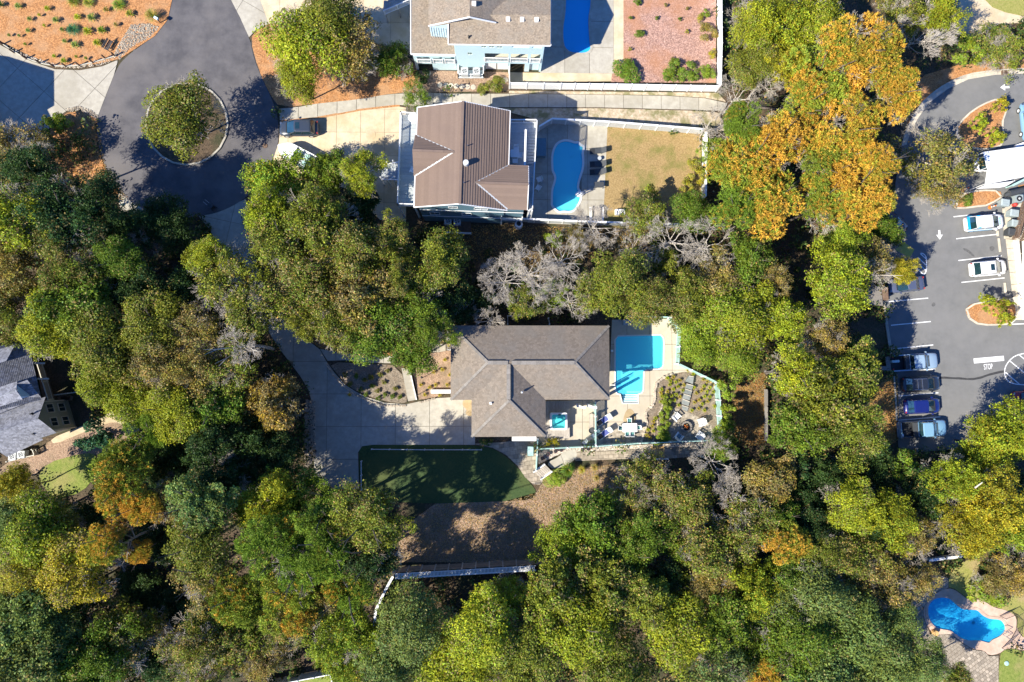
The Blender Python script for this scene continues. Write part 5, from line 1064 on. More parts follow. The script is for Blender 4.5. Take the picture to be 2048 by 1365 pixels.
fence('side_wall', 'low concrete strip wall under the trees right of the leafy clearing', [(1528, 780), (1528, 880)], .8, 'ridge_grey', 'ridge_grey', capw=.3)
# safety fence round the lower right pool end
fence('black_pool_fence', 'thin black metal fence round the right end of the kidney pool', [(1999, 1232), (2022, 1223), (2033, 1234), (2031, 1260), (2021, 1277), (2003, 1296)], 1.1, 'dark', 'dark', style='thin', sp=1.8)
# stairs to driveway corner
w5_ = thing('entry_steps', 'pale wooden steps with white rails at the corner of the curving walk', 'steps', W(1083, 940, 0))
P = E5([(235, 915), (305, 985), (200, 1060), (130, 990)])
for k in range(7):
    t0, t1 = k/7, (k+.85)/7; q = [(P[0][0]+(P[3][0]-P[0][0])*t, P[0][1]+(P[3][1]-P[0][1])*t) for t in (t0, t1)]; q2 = [(P[1][0]+(P[2][0]-P[1][0])*t, P[1][1]+(P[2][1]-P[1][1])*t) for t in (t1, t0)]
    z = .55-.07*k; MB().prism(z_off(q+q2, z), .03, z).build('step', M_['deckwood'], w5_)
railing(w5_, W(*P[0], .45), W(*P[3], .1), .9, nopick=True); railing(w5_, W(*P[1], .45), W(*P[2], .1), .9, nopick=True)
ub = thing('utility_box', 'pale green utility cabinet left of the teal fence on the paver pad', 'cabinet', W(1060, 901, 0)); MB().box((0, 0, .55), (.62, 1.05, 1.1)).build('cabinet_body', M_['seafoam'], ub, local=True); MB().box((0, 0, 1.12), (.68, 1.1, .05)).build('lid', M_['seafoam'], ub, local=True)
# ------------------------------------------------------------------ furniture
def adirondack(label, px, py, face, cushion=False, kind='white'):
    r = thing('adirondack_chair', label, 'chair', W(px, py, .085), face, 'white chairs round the fire pit')
    for k in range(5): MB().beam((-.28, -.26+k*.13, .34), (.33, -.26+k*.13, .42), .11, .03).build('seat_slat', M_['white'], r, local=True)
    for k in range(5): MB().beam((-.22, -.26+k*.13, .36), (-.55, -.28+k*.14, 1.02-abs(k-2)*.05), .115, .03, up=(1, 0, .4)).build('back_slat', M_['white'], r, local=True)
    for s in (-.4, .4): MB().beam((-.42, s, .62), (.38, s, .6), .14, .035).build('armrest', M_['white'], r, local=True); MB().box((.3, s*.92, .3), (.1, .05, .6)).build('leg', M_['white'], r, local=True); MB().beam((-.6, s*.85, .03), (.0, s*.85, .36), .05, .12).build('leg', M_['white'], r, local=True)
    if cushion: MB().box((.04, 0, .43), (.5, .45, .07)).build('cushion', M_['bluesiding'], r, local=True)
fc = W(1371.5, 853, 0)
for l, x, y, c in (('white fire pit chair upper left, beside the leafy hedge', 1351, 834, False), ('white fire pit chair upper right, nearest the planting bed', 1400, 844.5, False), ('white fire pit chair lower left with blue-grey cushion', 1356, 872.5, True), ('white fire pit chair lower right, nearest the fence corner', 1396.5, 870.5, False)):
    p = W(x, y, 0); adirondack(l, x, y, math.atan2(fc.y-p.y, fc.x-p.x), c)
fpit = thing('fire_pit', 'round grey block fire pit with logs between four white chairs', 'fire pit', W(1371.5, 853.5, .085))
for row in range(3):
    for k in range(14):
        a = (k+.5*(row % 2))/14*2*math.pi; MB().box((.57*math.cos(a), .57*math.sin(a), .08+row*.15), (.2, .235, .14), a).build('block', M_['ridge_grey'], fpit, local=True)
MB().lathe((0, 0, .02), [(.48, 0), (.46, .05)], 18).build('ash_bed', M_['dark'], fpit, local=True)
for k in range(5): a = k*1.3; MB().tube((.3*math.cos(a), .3*math.sin(a), .12+.04*k), (-.3*math.cos(a+.3), -.3*math.sin(a+.3), .14+.04*k), .06, .05, 8).build('log', M_['goldwood' if k % 2 else 'orange'], fpit, local=True)
tb = thing('patio_table', 'white rectangular patio table below the L-shaped pool steps', 'table', W(1257, 855, .06), math.radians(1))
MB().prism(rrect(.9, .52, .12), .70, .74).build('table_top', M_['white'], tb, local=True)
for a in (-.75, .75):
    for b in (-.4, .4): MB().box((a, b, .35), (.05, .05, .7)).build('leg', M_['white'], tb, local=True)
def chair(label, px, py, face, mat='white', seat='tealglass', grp='white chairs round the patio table', z=.06, name='patio_chair', sc_=1.0):
    r = thing(name, label, 'chair', W(px, py, z), face, grp)
    MB().box((0, 0, .42*sc_), (.46*sc_, .48*sc_, .05)).build('seat', M_[seat], r, local=True); MB().beam((-.23*sc_, 0, .42*sc_), (-.32*sc_, 0, .9*sc_), .46*sc_, .04, up=(1, 0, .2)).build('backrest', M_[mat], r, local=True)
    for s in (-.25, .25):
        MB().beam((-.25*sc_, s*sc_, .62*sc_), (.22*sc_, s*sc_, .62*sc_), .05, .04).build('armrest', M_[mat], r, local=True)
        for x in (-.22, .22): MB().box((x*sc_, s*sc_, .3*sc_), (.04, .04, .6*sc_)).build('leg', M_[mat], r, local=True)
chair('patio chair above the white table', 1257, 841, math.radians(-90)); chair('left of two patio chairs below the white table', 1252.5, 867.5, math.radians(90)); chair('right of two patio chairs below the white table', 1262.5, 867.5, math.radians(90)); chair('patio chair at the right end of the white table', 1275, 855, math.radians(180)); chair('patio chair at the left end of the white table', 1239.5, 856, 0)
gw = 'white chairs by the brown roof house'
chair('upper white plastic chair on the shaded side of the curvy pool', 1078, 362, math.radians(200), 'white', 'white', gw, .05, 'plastic_chair', 1.15); chair('lower white plastic chair on the shaded side of the curvy pool', 1075.5, 378, math.radians(150), 'white', 'white', gw, .05, 'plastic_chair', 1.15)
t2 = thing('deck_table', 'square white table on the right deck of the brown roof house', 'table', W(1029, 311, 5.6)); MB().prism(rrect(.5, .45, .1), .68, .72).build('table_top', M_['white'], t2, local=True)
for a in (-.4, .4):
    for b in (-.35, .35): MB().box((a, b, .34), (.05, .05, .68)).build('leg', M_['white'], t2, local=True)
chair('white deck chair above the square deck table', 1032, 301, math.radians(-90), 'white', 'white', gw, 5.6, 'plastic_chair', 1.1); chair('white deck chair right of the square deck table', 1039, 314, math.radians(180), 'white', 'white', gw, 5.6, 'plastic_chair', 1.1); chair('white deck chair below the square deck table', 1030, 325, math.radians(90), 'white', 'white', gw, 5.6, 'plastic_chair', 1.1)
chair('white lounge seat on the left deck near the brown roof edge', 826, 343, math.radians(160), 'white', 'white', gw, 5.6, 'plastic_chair', 1.2)
c = W(826, 240, 5.6); o = MB().lathe(c, [(.5, .6), (.5, .66), (.06, .6)], 18).build('round_deck_table', M_['white']); tag(o, 'round white table at the top of the left deck', 'table')
def lounger(label, px, py, ang, c1, frame, z, grp, towel=True):
    r = thing('sun_lounger', label, 'sun lounger', W(px, py, z), ang, grp)
    for s in (-.32, .32): MB().beam((-.95, s, .3), (.55, s, .3), .06, .06).build('frame_rail', M_[frame], r, local=True); MB().beam((.45, s, .3), (1.0, s, .75), .06, .05).build('back_rail', M_[frame], r, local=True)
    MB().box((-.62, 0, .33), (.62, .58, .04)).build('seat_sling', M_['dark'], r, local=True); MB().box((.1, 0, .34), (.8, .58, .05)).build('middle_sling', M_[c1], r, local=True); MB().beam((.5, 0, .35), (1.05, 0, .78), .58, .04).build('backrest', M_['bin' if c1 != 'charcoal' else 'charcoal'], r, local=True)
    for a in (-.85, .5):
        for s in (-.3, .3): MB().box((a, s, .15), (.05, .05, .3)).build('leg', M_[frame], r, local=True)
gl2 = 'navy loungers beside the teal divider'
lounger('navy sun lounger nearer the L-shaped pool', 1207, 840, math.radians(33), 'navy', 'white', .06, gl2); lounger('navy sun lounger nearer the lower teal fence', 1208, 867, math.radians(36), 'navy', 'white', .06, gl2)
gl3 = 'dark loungers right of the curvy pool'
lounger('uppermost of three dark loungers right of the curvy pool', 1194, 303.5, math.radians(4), 'charcoal', 'charcoal', .05, gl3); lounger('middle dark lounger right of the curvy pool', 1194, 330, math.radians(3), 'charcoal', 'charcoal', .05, gl3); lounger('lowest of three dark loungers right of the curvy pool', 1194, 345.5, math.radians(4), 'charcoal', 'charcoal', .05, gl3)
gb_ = thing('gas_grill', 'blue-grey gas grill with side shelf left of the lower navy lounger', 'grill', W(1176, 878, .06), math.radians(38)); MB().box((0, 0, .45), (1.1, .5, .85)).build('grill_body', M_['bin'], gb_, local=True); MB().box((.1, 0, .95), (.6, .5, .2)).build('hood', M_['charcoal'], gb_, local=True)
for s in (-.7, .72): MB().box((s, 0, .85), (.34, .48, .04)).build('side_shelf', M_['metal'], gb_, local=True)
bch = thing('wooden_bench', 'weathered wooden bench against the teal divider fence', 'bench', W(1181.5, 842, .06), math.radians(90))
for k in range(4): MB().box((0, -.2+k*.13, .43), (1.7, .11, .04)).build('seat_slat', M_['deckwood'], bch, local=True)
for k in range(3): MB().box((0, -.34, .58+k*.14), (1.7, .04, .1)).build('back_slat', M_['deckwood'], bch, local=True)
for a in (-.78, .78):
    for b in (-.28, .2): MB().box((a, b, .22), (.07, .07, .44)).build('leg', M_['brownwood'], bch, local=True)
o = MB().lathe(W(1195.5, 862, .06), [(.2, 0), (.2, .04), (.05, .06), (.05, .42), (.24, .44), (.24, .47)], 16).build('side_table', M_['seafoam']); tag(o, 'small round green side table between the navy loungers', 'table')
o = MB().lathe(W(1182, 861, .06), [(.25, 0), (.33, .3), (.36, .55), (.3, .55), (.28, .45)], 16).build('fire_kettle', M_['charcoal']); tag(o, 'round dark kettle beside the wooden bench', 'kettle')
for i, (x, y) in enumerate(((400, 778), (346, 790), (272, 820), (218, 860), (610, 772), (665, 768))):
    p = W(*E5([(x, y)])[0], .04); r = thing('flower_pot', ['flower pot below the fence nearest the curving walk', 'second flower pot from the curving walk going left', 'third flower pot from the walk along the teal fence', 'flower pot nearest the entry steps', 'maroon flower pot at the left end of the paver walkway', 'dark flower pot just right of the maroon one'][i], 'flower pot', p, group='pots along the teal fence')
    MB().lathe((0, 0, 0), [(.15, 0), (.22, .3), (.25, .36), (.2, .36), (.19, .3)], 14).build('pot', M_['terracotta'], r, local=True); MB().lathe((0, 0, .3), [(.18, 0), (.1, .04)], 12).build('soil', M_['dark'], r, local=True)
# objects in middle pool yard
sp_ = thing('storage_deck_box', 'dark square cover against the stairs left of the curvy pool', 'box', W(1081, 300, 0)); MB().box((0, 0, .5), (1.1, 2.1, 1.0)).build('box_body', M_['bluesiding'], sp_, local=True); MB().box((0, 0, 1.03), (1.2, 2.2, .06)).build('box_lid', M_['bluesiding'], sp_, local=True)
tt = thing('glass_table', 'dark table with thin frame right of the curvy pool', 'table', W(1197, 373, .05)); MB().box((0, 0, .7), (1.1, .7, .04)).build('table_top', M_['charcoal'], tt, local=True)
for a in (-.5, .5):
    for b in (-.3, .3): MB().box((a, b, .35), (.04, .04, .7)).build('leg', M_['dark'], tt, local=True)
pt = thing('picnic_table', 'pale wooden picnic table with benches below the curvy pool', 'picnic table', W(1192, 430, .05))
for k in range(5): MB().box((-.3+k*.15+.05, 0, .74), (.13, 1.7, .04)).build('top_plank', M_['deckwood'], pt, local=True)
for s in (-.72, .75): MB().box((s, 0, .43), (.26, 1.7, .04)).build('bench', M_['white'], pt, local=True)
for y in (-.6, .6): MB().box((0, y, .4), (1.5, .07, .08)).build('cross_beam', M_['deckwood'], pt, local=True); MB().box((-.3, y, .36), (.08, .06, .72)).build('leg', M_['deckwood'], pt, local=True); MB().box((.4, y, .36), (.08, .06, .72)).build('leg', M_['deckwood'], pt, local=True)
wb = thing('cooler_box', 'white flat box with dark knob at the lower corner of the dry lawn', 'box', W(1239, 426, .03)); MB().box((0, 0, .25), (1.2, .65, .5)).build('box_body', M_['white'], wb, local=True); MB().lathe((-.35, 0, .5), [(.08, 0), (.06, .04)], 10).build('knob', M_['dark'], wb, local=True)
ob = MB().lathe(W(1198, 319, .05), [(.22, 0), (.22, .4), (.24, .42), (.24, .45)], 14).build('side_table', M_['bluedeck']); tag(ob, 'small round blue-grey table between the upper two dark loungers', 'table')
sl = thing('pool_slide', 'white pool slide base at the right side of the curvy pool', 'pool slide', W(1159, 389, .08)); MB().lathe((0, 0, 0), [(.45, 0), (.4, .3), (.15, .5)], 12, 1.2, .8).build('slide_base', M_['white'], sl, local=True); MB().beam((.1, .1, .5), (1.3, .5, .6), .08, .05).build('hand_rail', M_['metal'], sl, local=True); MB().beam((.1, -.2, .5), (1.3, .3, .6), .08, .05).build('hand_rail', M_['metal'], sl, local=True)
o = MB().box(W(1254, 645, .35), (1.0, .6, .6)).build('pump_box', M_['bluedeck']); tag(o, 'pale blue pump box under the trees above the L-shaped pool', 'box')
o = MB().box(W(1224, 702, .12), (.3, .25, .12)).build('skimmer_lid', M_['white']); tag(o, 'small white lid on the shaded deck left of the L-shaped pool', 'lid')
o = MB().tube(W(1222, 770, 0), W(1222, 770, 0)+V((0, 0, 2.6)), .07, .07, 10).build('deck_post', M_['white']); tag(o, 'slim post at the edge of the roof by the L-shaped pool', 'post')
for i, (x, y) in enumerate(((847, 755), (836, 790))):
    p = W(x, y, 0); r = thing('garden_lamp', ['upper dark lamp post in the side bed right of the front steps', 'lower dark lamp post in the side bed right of the front steps'][i], 'lamp post', p, group='garden lamp posts'); MB().tube((0, 0, 0), (0, 0, 1.9 if i == 0 else 1.0), .04).build('pole', M_['dark'], r, local=True); MB().lathe((0, 0, 1.9 if i == 0 else 1.0), [(.05, 0), (.14, .1), (.14, .28), (.03, .36)], 8).build('lantern', M_['dark'], r, local=True)
plr = thing('pool_rails', 'chrome hand rails over the right end of the kidney pool', 'hand rail', W(2000, 1268, 0))
for k in (0, 1.0):
    a = W(2001+k*5, 1258+k*12, .1); b = W(2013, 1263+k*12, .1); MB().tube(a, a+V((0, 0, .8)), .03).build('post', M_['metal'], plr); MB().tube(a+V((0, 0, .8)), b+V((0, 0, .8)), .03).build('rail', M_['metal'], plr); MB().tube(b, b+V((0, 0, .8)), .03).build('post', M_['metal'], plr)
o = MB().lathe(W(1867, 1264, .05), [(.3, 0), (.34, .5), (.3, .55)], 12).build('stump_stool', M_['goldwood']); tag(o, 'round yellow wooden stump at the left lower edge of the kidney pool', 'stump')
o = MB().lathe(W(2013, 1327, .05), [(.28, 0), (.28, .05), (.2, .09)], 14).build('valve_cover', M_['seafoam']); tag(o, 'round green cover on the lawn below the kidney pool', 'cover')
tl = thing('tool_cart', 'small dark cart with pale tips on the shaded lower edge of the cul-de-sac', 'cart', W(424, 414, .02), math.radians(-40))
MB().box((0, 0, .4), (.6, .4, .35)).build('tray', M_['charcoal'], tl, local=True); MB().tube((.35, -.3, .2), (.35, .3, .2), .03).build('axle', M_['dark'], tl, local=True)
for s in (-.28, .28): MB().tube((.35, s-.03, .2), (.35, s+.03, .2), .2, n=12).build('wheel', M_['rubber'], tl, local=True); MB().beam((-.3, s*.6, .45), (-.9, s*.6, .7), .04, .04).build('handle', M_['greymetal'], tl, local=True)
# ------------------------------------------------------------------ vehicles
def paintmat(n, c): return plain('paint_'+n, c, rough=0.28, spec=0.6, coat=0.6, var=0.02)
def loft(m, sec, close=True):
    n = len(sec[0]); vs = [p for s in sec for p in s]; k = len(sec)
    fs = [(i*n+j, i*n+(j+1) % n, (i+1)*n+(j+1) % n, (i+1)*n+j) for i in range(k-1) for j in range(n)]
    if close: fs += [tuple(range(n-1, -1, -1)), tuple((k-1)*n+j for j in range(n))]
    m.add(vs, fs)
def car(name, label, cat, px, py, ang, L, Wd, Hh, paint, kind='suv', roof=None, roofrack=False, sunroof=False, zc=.0, cabcol=None, bedmat='dark', rear=None, grp='cars in the parking lot', decal=False):
    r = thing(name, label, cat, W(px, py, 0.012), math.radians(ang), grp); hw = Wd/2; pm = M_[paint]; rm = M_[roof or paint]
    zb = .28; belt = Hh*.62
    pick = kind == 'pickup'
    x0_, x1_ = -L/2, L/2; bx = x0_+L*.37 if pick else x0_
    st = []
    def sec(x, w, zt, zl): 
        c = min(.16, w*.2); return [(x, -w*.92, zl), (x, -w, zl+.14), (x, -w, zt-.14), (x, -w+c, zt-.03), (x, -w*.45, zt+.015), (x, 0, zt+.02), (x, w*.45, zt+.015), (x, w-c, zt-.03), (x, w, zt-.14), (x, w, zl+.14), (x, w*.92, zl)]
    hood = belt-.06
    if not pick: prof = [(x0_, .74, belt-.22, .42), (x0_+.1, .88, belt-.06, .34), (x0_+.45, .97, belt, zb), (x0_+L*.3, 1, belt, zb), (x0_+L*.55, 1, belt, zb), (x1_-L*.26, .99, belt-.01, zb), (x1_-L*.15, .97, hood-.03, zb), (x1_-.35, .92, hood-.12, zb+.04), (x1_-.12, .80, hood-.24, .34), (x1_, .6, hood-.38, .42)]
    else: prof = [(bx, 1, belt, zb), (bx+L*.2, 1, belt, zb), (x1_-L*.28, .99, belt, zb), (x1_-L*.15, .97, hood, zb), (x1_-.35, .94, hood-.08, zb+.04), (x1_-.1, .84, hood-.2, .34), (x1_, .66, hood-.35, .42)]
    m = MB(); loft(m, [sec(x, hw*w, zt, zl) for x, w, zt, zl in prof]); m.build('body', pm, r, smooth=True, local=True)
    ca, cb = (bx+.05, x1_-L*.235) if pick else ((x0_+(.34 if kind != 'sedan' else .70), x1_-L*.215))
    ta, tb = ca+(.12 if pick else (.42 if kind != 'sedan' else .75)), cb-(.85 if pick else 1.02); tw = hw*.80; bw = hw*.92
    zt = Hh-.04
    m = MB(); nb = 4
    B4 = [(ca, -bw*.88), ((ca+ta)/2, -bw), (cb-.35, -bw), (cb, -bw*.72), (cb+.02, 0), (cb, bw*.72), (cb-.35, bw), ((ca+ta)/2, bw), (ca, bw*.88), (ca-.02, 0)]
    T4 = [(ta, -tw*.9), (ta+.12, -tw), (tb-.15, -tw), (tb, -tw*.8), (tb+.04, 0), (tb, tw*.8), (tb-.15, tw), (ta+.12, tw), (ta, tw*.9), (ta-.02, 0)]
    n4 = len(B4); m.add([(x, y, belt-.03) for x, y in B4]+[(x, y, zt) for x, y in T4], [(i, (i+1) % n4, n4+(i+1) % n4, n4+i) for i in range(n4)]); m.build('cabin_glass', M_['glass'], r, local=True)
    Tr = [(x*1.0, y*1.01) for x, y in T4]; m = MB(); ct = ((ta+tb)/2, 0)
    inner = [(ct[0]+(x-ct[0])*.86, y*.82) for x, y in Tr]
    m.add([(x, y, zt-.03) for x, y in Tr]+[(x, y, zt+.01) for x, y in Tr]+[(x, y, zt+.055) for x, y in inner], [(i, (i+1) % n4, n4+(i+1) % n4, n4+i) for i in range(n4)]+[(n4+i, n4+(i+1) % n4, 2*n4+(i+1) % n4, 2*n4+i) for i in range(n4)]+[tuple(range(2*n4, 3*n4))]); m.build('roof', rm, r, local=True, smooth=False)
    for s in (-1, 1):   # pillars
        for (x0p, w0, x1p, w1, t) in ((cb-.16, bw*.95, tb-.08, tw*.97, .07), ((ca+cb)/2, bw+.01, (ta+tb)/2, tw+.01, .09), (ca+.12, bw*.94, ta+.06, tw*.96, .16 if not pick else .12)):
            MB().beam((x0p, s*w0, belt-.03), (x1p, s*w1, zt), t, .04, up=(0, 1, 0)).build('pillar', pm, r, local=True)
        MB().box((cb-.32, s*(hw+.09), belt+.05), (.16, .2, .14)).build('mirror', pm, r, local=True)
        MB().box((x1_-.27, s*hw*.66, hood-.2), (.2, hw*.26, .1), -s*.45).build('headlight', M_['metal'], r, local=True)
        MB().box((x0_+.1, s*hw*.74, belt-.12), (.09, hw*.2, .16), s*.3).build('tail_light', M_['red'], r, local=True)
        for x in (x0_+L*.19, x1_-L*.185):
            w = MB().tube((x, s*(hw-.2), .34), (x, s*(hw+.012), .34), .34, n=18).build('wheel', M_['rubber'], r, local=True)
            h_ = MB().tube((x, s*(hw+.0), .34), (x, s*(hw+.02), .34), .21, n=12).build('rim', M_['greymetal'], w, local=True)
    MB().box((cb+.05, 0, belt+.0), (.09, hw*1.35, .03)).build('wiper_cowl', M_['dark'], r, local=True)
    if kind == 'sedan' and False: pass
    if roofrack:
        for s in (-1, 1): MB().beam((ta+.15, s*tw*.84, zt+.1), (tb-.2, s*tw*.84, zt+.1), .05, .05).build('roof_rack', M_['metal'], r, local=True)
        for x in (ta+.6, tb-.8): MB().beam((x, -tw*.84, zt+.12), (x, tw*.84, zt+.12), .06, .03).build('cross_bar', M_['metal'], r, local=True)
    if sunroof: MB().box((tb-.42, 0, zt+.058), (.5, tw*1.05, .02)).build('sunroof', M_['glass'], r, local=True)
    if decal:
        MB().box((x0_+.26, 0, belt+.03), (.42, hw*1.7, .05)).build('rear_wrap', M_['paint_cyan'], r, local=True)
        for s in (-1, 1): MB().beam((x0_+.3, s*(hw+.006), belt-.3), (x1_-1.7, s*(hw+.006), belt-.3), .02, .42).build('side_wrap', M_['paint_cyan'], r, local=True); MB().beam((ta+.1, s*tw*.97, zt+.03), (ta+.5, s*tw*.97, zt+.03), .12, .06).build('roof_wrap', M_['paint_cyan'], r, local=True)
        for k in range(4): MB().box((x1_-.75+.01*k, -.36+k*.24, hood+.0), (.2, .1, .04)).build('hood_lettering', M_['paint_cyan'], r, local=True)
    if pick:
        bl = bx-x0_
        MB().box((x0_+bl/2, 0, .62), (bl, hw*1.7, .06)).build('bed_floor', M_[bedmat], r, local=True)
        for s in (-1, 1): MB().box((x0_+bl/2, s*(hw-.07), belt-.33), (bl, .13, .72)).build('bed_side', pm, r, local=True); MB().box((x0_+bl/2, s*(hw-.07), belt+.04), (bl, .12, .03)).build('bed_rail', M_['dark'] if rear == 'blue' else pm, r, local=True)
        MB().box((bx-.03, 0, belt-.3), (.08, hw*1.8, .7)).build('bed_front', pm, r, local=True)
        if rear == 'open': MB().box((x0_-.28, 0, .66), (.55, hw*1.75, .06)).build('tailgate', M_['ridge_grey'], r, local=True)
        else: MB().box((x0_+.04, 0, belt-.3), (.08, hw*1.8, .68)).build('tailgate', pm, r, local=True)
        MB().box((x0_-.05, 0, .42), (.14, hw*1.8, .14)).build('bumper', M_['metal'], r, local=True)
        MB().box((x0_+bl*.82, 0, belt-.02), (.5, hw*1.7, .3)).build('tool_box', M_['charcoal'], r, local=True)
    return r
for n, c in (('slate', (.07, .085, .14)), ('white', (.8, .8, .8)), ('cyan', (.02, .36, .66)), ('silver', (.26, .36, .46)), ('black', (.018, .022, .032)), ('blue', (.008, .016, .13)), ('paleblue', (.18, .34, .48)), ('red', (.3, .02, .02)), ('gunmetal', (.035, .045, .065))): paintmat(n, c)
car('parked_suv', 'dark slate car with blue-tinted roof parked on the sandy drive by the cul-de-sac', 'car', 600.5, 261, 181, 4.75, 1.86, 1.62, 'paint_gunmetal', roof='paint_gunmetal', sunroof=True, grp='single car on the sandy drive')
car('parked_car', 'white car half hidden under the white canopy tent', 'car', 1978, 331, 4, 4.5, 1.8, 1.5, 'paint_white')
car('parked_van', 'white and bright blue wrapped car parked below the canopy island', 'car', 1960.5, 448.5, 5, 4.9, 1.88, 1.75, 'paint_white', decal=True)
car('parked_car', 'white car with dark sunroof in the bay below the wrapped car', 'car', 1969, 538.5, 5, 4.65, 1.85, 1.6, 'paint_white', sunroof=True)
car('parked_sedan', 'slate grey car under the yellow-green tree at the left of the lot', 'car', 1806, 571, 186, 4.45, 1.78, 1.45, 'paint_slate', kind='sedan')
tr1 = car('pickup_truck', 'pale silver-blue pickup with lowered tailgate and round containers in the bed', 'pickup', 1821, 724.5, 4, 5.8, 1.98, 1.85, 'paint_silver', kind='pickup', rear='open')
car('parked_suv', 'black car with roof rails between the silver pickup and blue car', 'car', 1835, 768, 3, 4.75, 1.88, 1.68, 'paint_black', roofrack=True)
car('parked_car', 'deep blue car between the black car and the lower pickup', 'car', 1838.5, 812, 2.5, 4.55, 1.82, 1.5, 'paint_blue')
car('pickup_truck', 'pickup with pale blue cab and dark bed at the lower end of the row', 'pickup', 1838, 857, 3, 5.8, 1.98, 1.85, 'paint_paleblue', kind='pickup', rear='blue')
car('parked_suv', 'pale blue-white car at the right edge beside the curved road', 'car', 2050, 247, 94, 4.8, 1.9, 1.6, 'paint_paleblue', sunroof=True)
car('parked_car', 'dark red car at the right edge almost hidden by the yellow-green trees', 'car', 2052, 797, 180, 4.4, 1.8, 1.45, 'paint_red')
car('parked_car', 'dark car in deep shade under the orange pines at the lot edge', 'car', 1776, 445, -35, 4.4, 1.8, 1.45, 'paint_gunmetal')
for k, (dx, l) in enumerate(((0, 'left'), (5, 'middle'), (10, 'right'))):
    o = MB().lathe(W(1783+dx, 723.5-dx*.05, .65), [(.17, 0), (.17, .4), (.12, .44)], 14).build('round_container', M_['paleroof']); tag(o, l+' pale round container standing in the silver pickup bed', 'container', 'round containers in the pickup bed')
wbx = MB().box(W(1766, 737, .9), (.7, .5, .4)).build('tool_crate', M_['ridge_grey']); tag(wbx, 'grey crate resting on the lowered tailgate of the silver pickup', 'crate')
o = MB().box(W(1804, 871, .75), (.3, .3, .2)).build('gas_can', M_['white']); tag(o, 'small white can in the dark bed of the lower pickup', 'can')
# ------------------------------------------------------------------ foliage archetypes
def leaves_mesh(name, P, N, size, tint, aspect=.62, mat='leaf'):
    n = len(P); rnd = rng.normal(size=(n, 3)); T = np.cross(N, rnd); T /= np.linalg.norm(T, axis=1)[:, None]+1e-9; B = np.cross(N, T)
    s = size[:, None]/2
    v = np.empty((n, 4, 3)); v[:, 0] = P-T*s; v[:, 1] = P-B*s*aspect+N*s*.15; v[:, 2] = P+T*s; v[:, 3] = P+B*s*aspect+N*s*.15
    me = bpy.data.meshes.new(name); me.vertices.add(n*4); me.vertices.foreach_set('co', v.reshape(-1).astype(np.float32))
    me.loops.add(n*4); me.loops.foreach_set('vertex_index', np.arange(n*4, dtype=np.int32)); me.polygons.add(n)
    me.polygons.foreach_set('loop_start', np.arange(0, n*4, 4, dtype=np.int32)); me.polygons.foreach_set('loop_total', np.full(n, 4, dtype=np.int32))
    me.update(calc_edges=True); a = me.color_attributes.new('tint', 'FLOAT_COLOR', 'POINT'); c = np.ones((n, 4, 4), np.float32); c[:, :, :3] = tint[:, None, :]; a.data.foreach_set('color', c.reshape(-1))
    me.materials.append(M_[mat]); return me
def unit(n): d = rng.normal(size=(n, 3)); return d/np.linalg.norm(d, axis=1)[:, None]
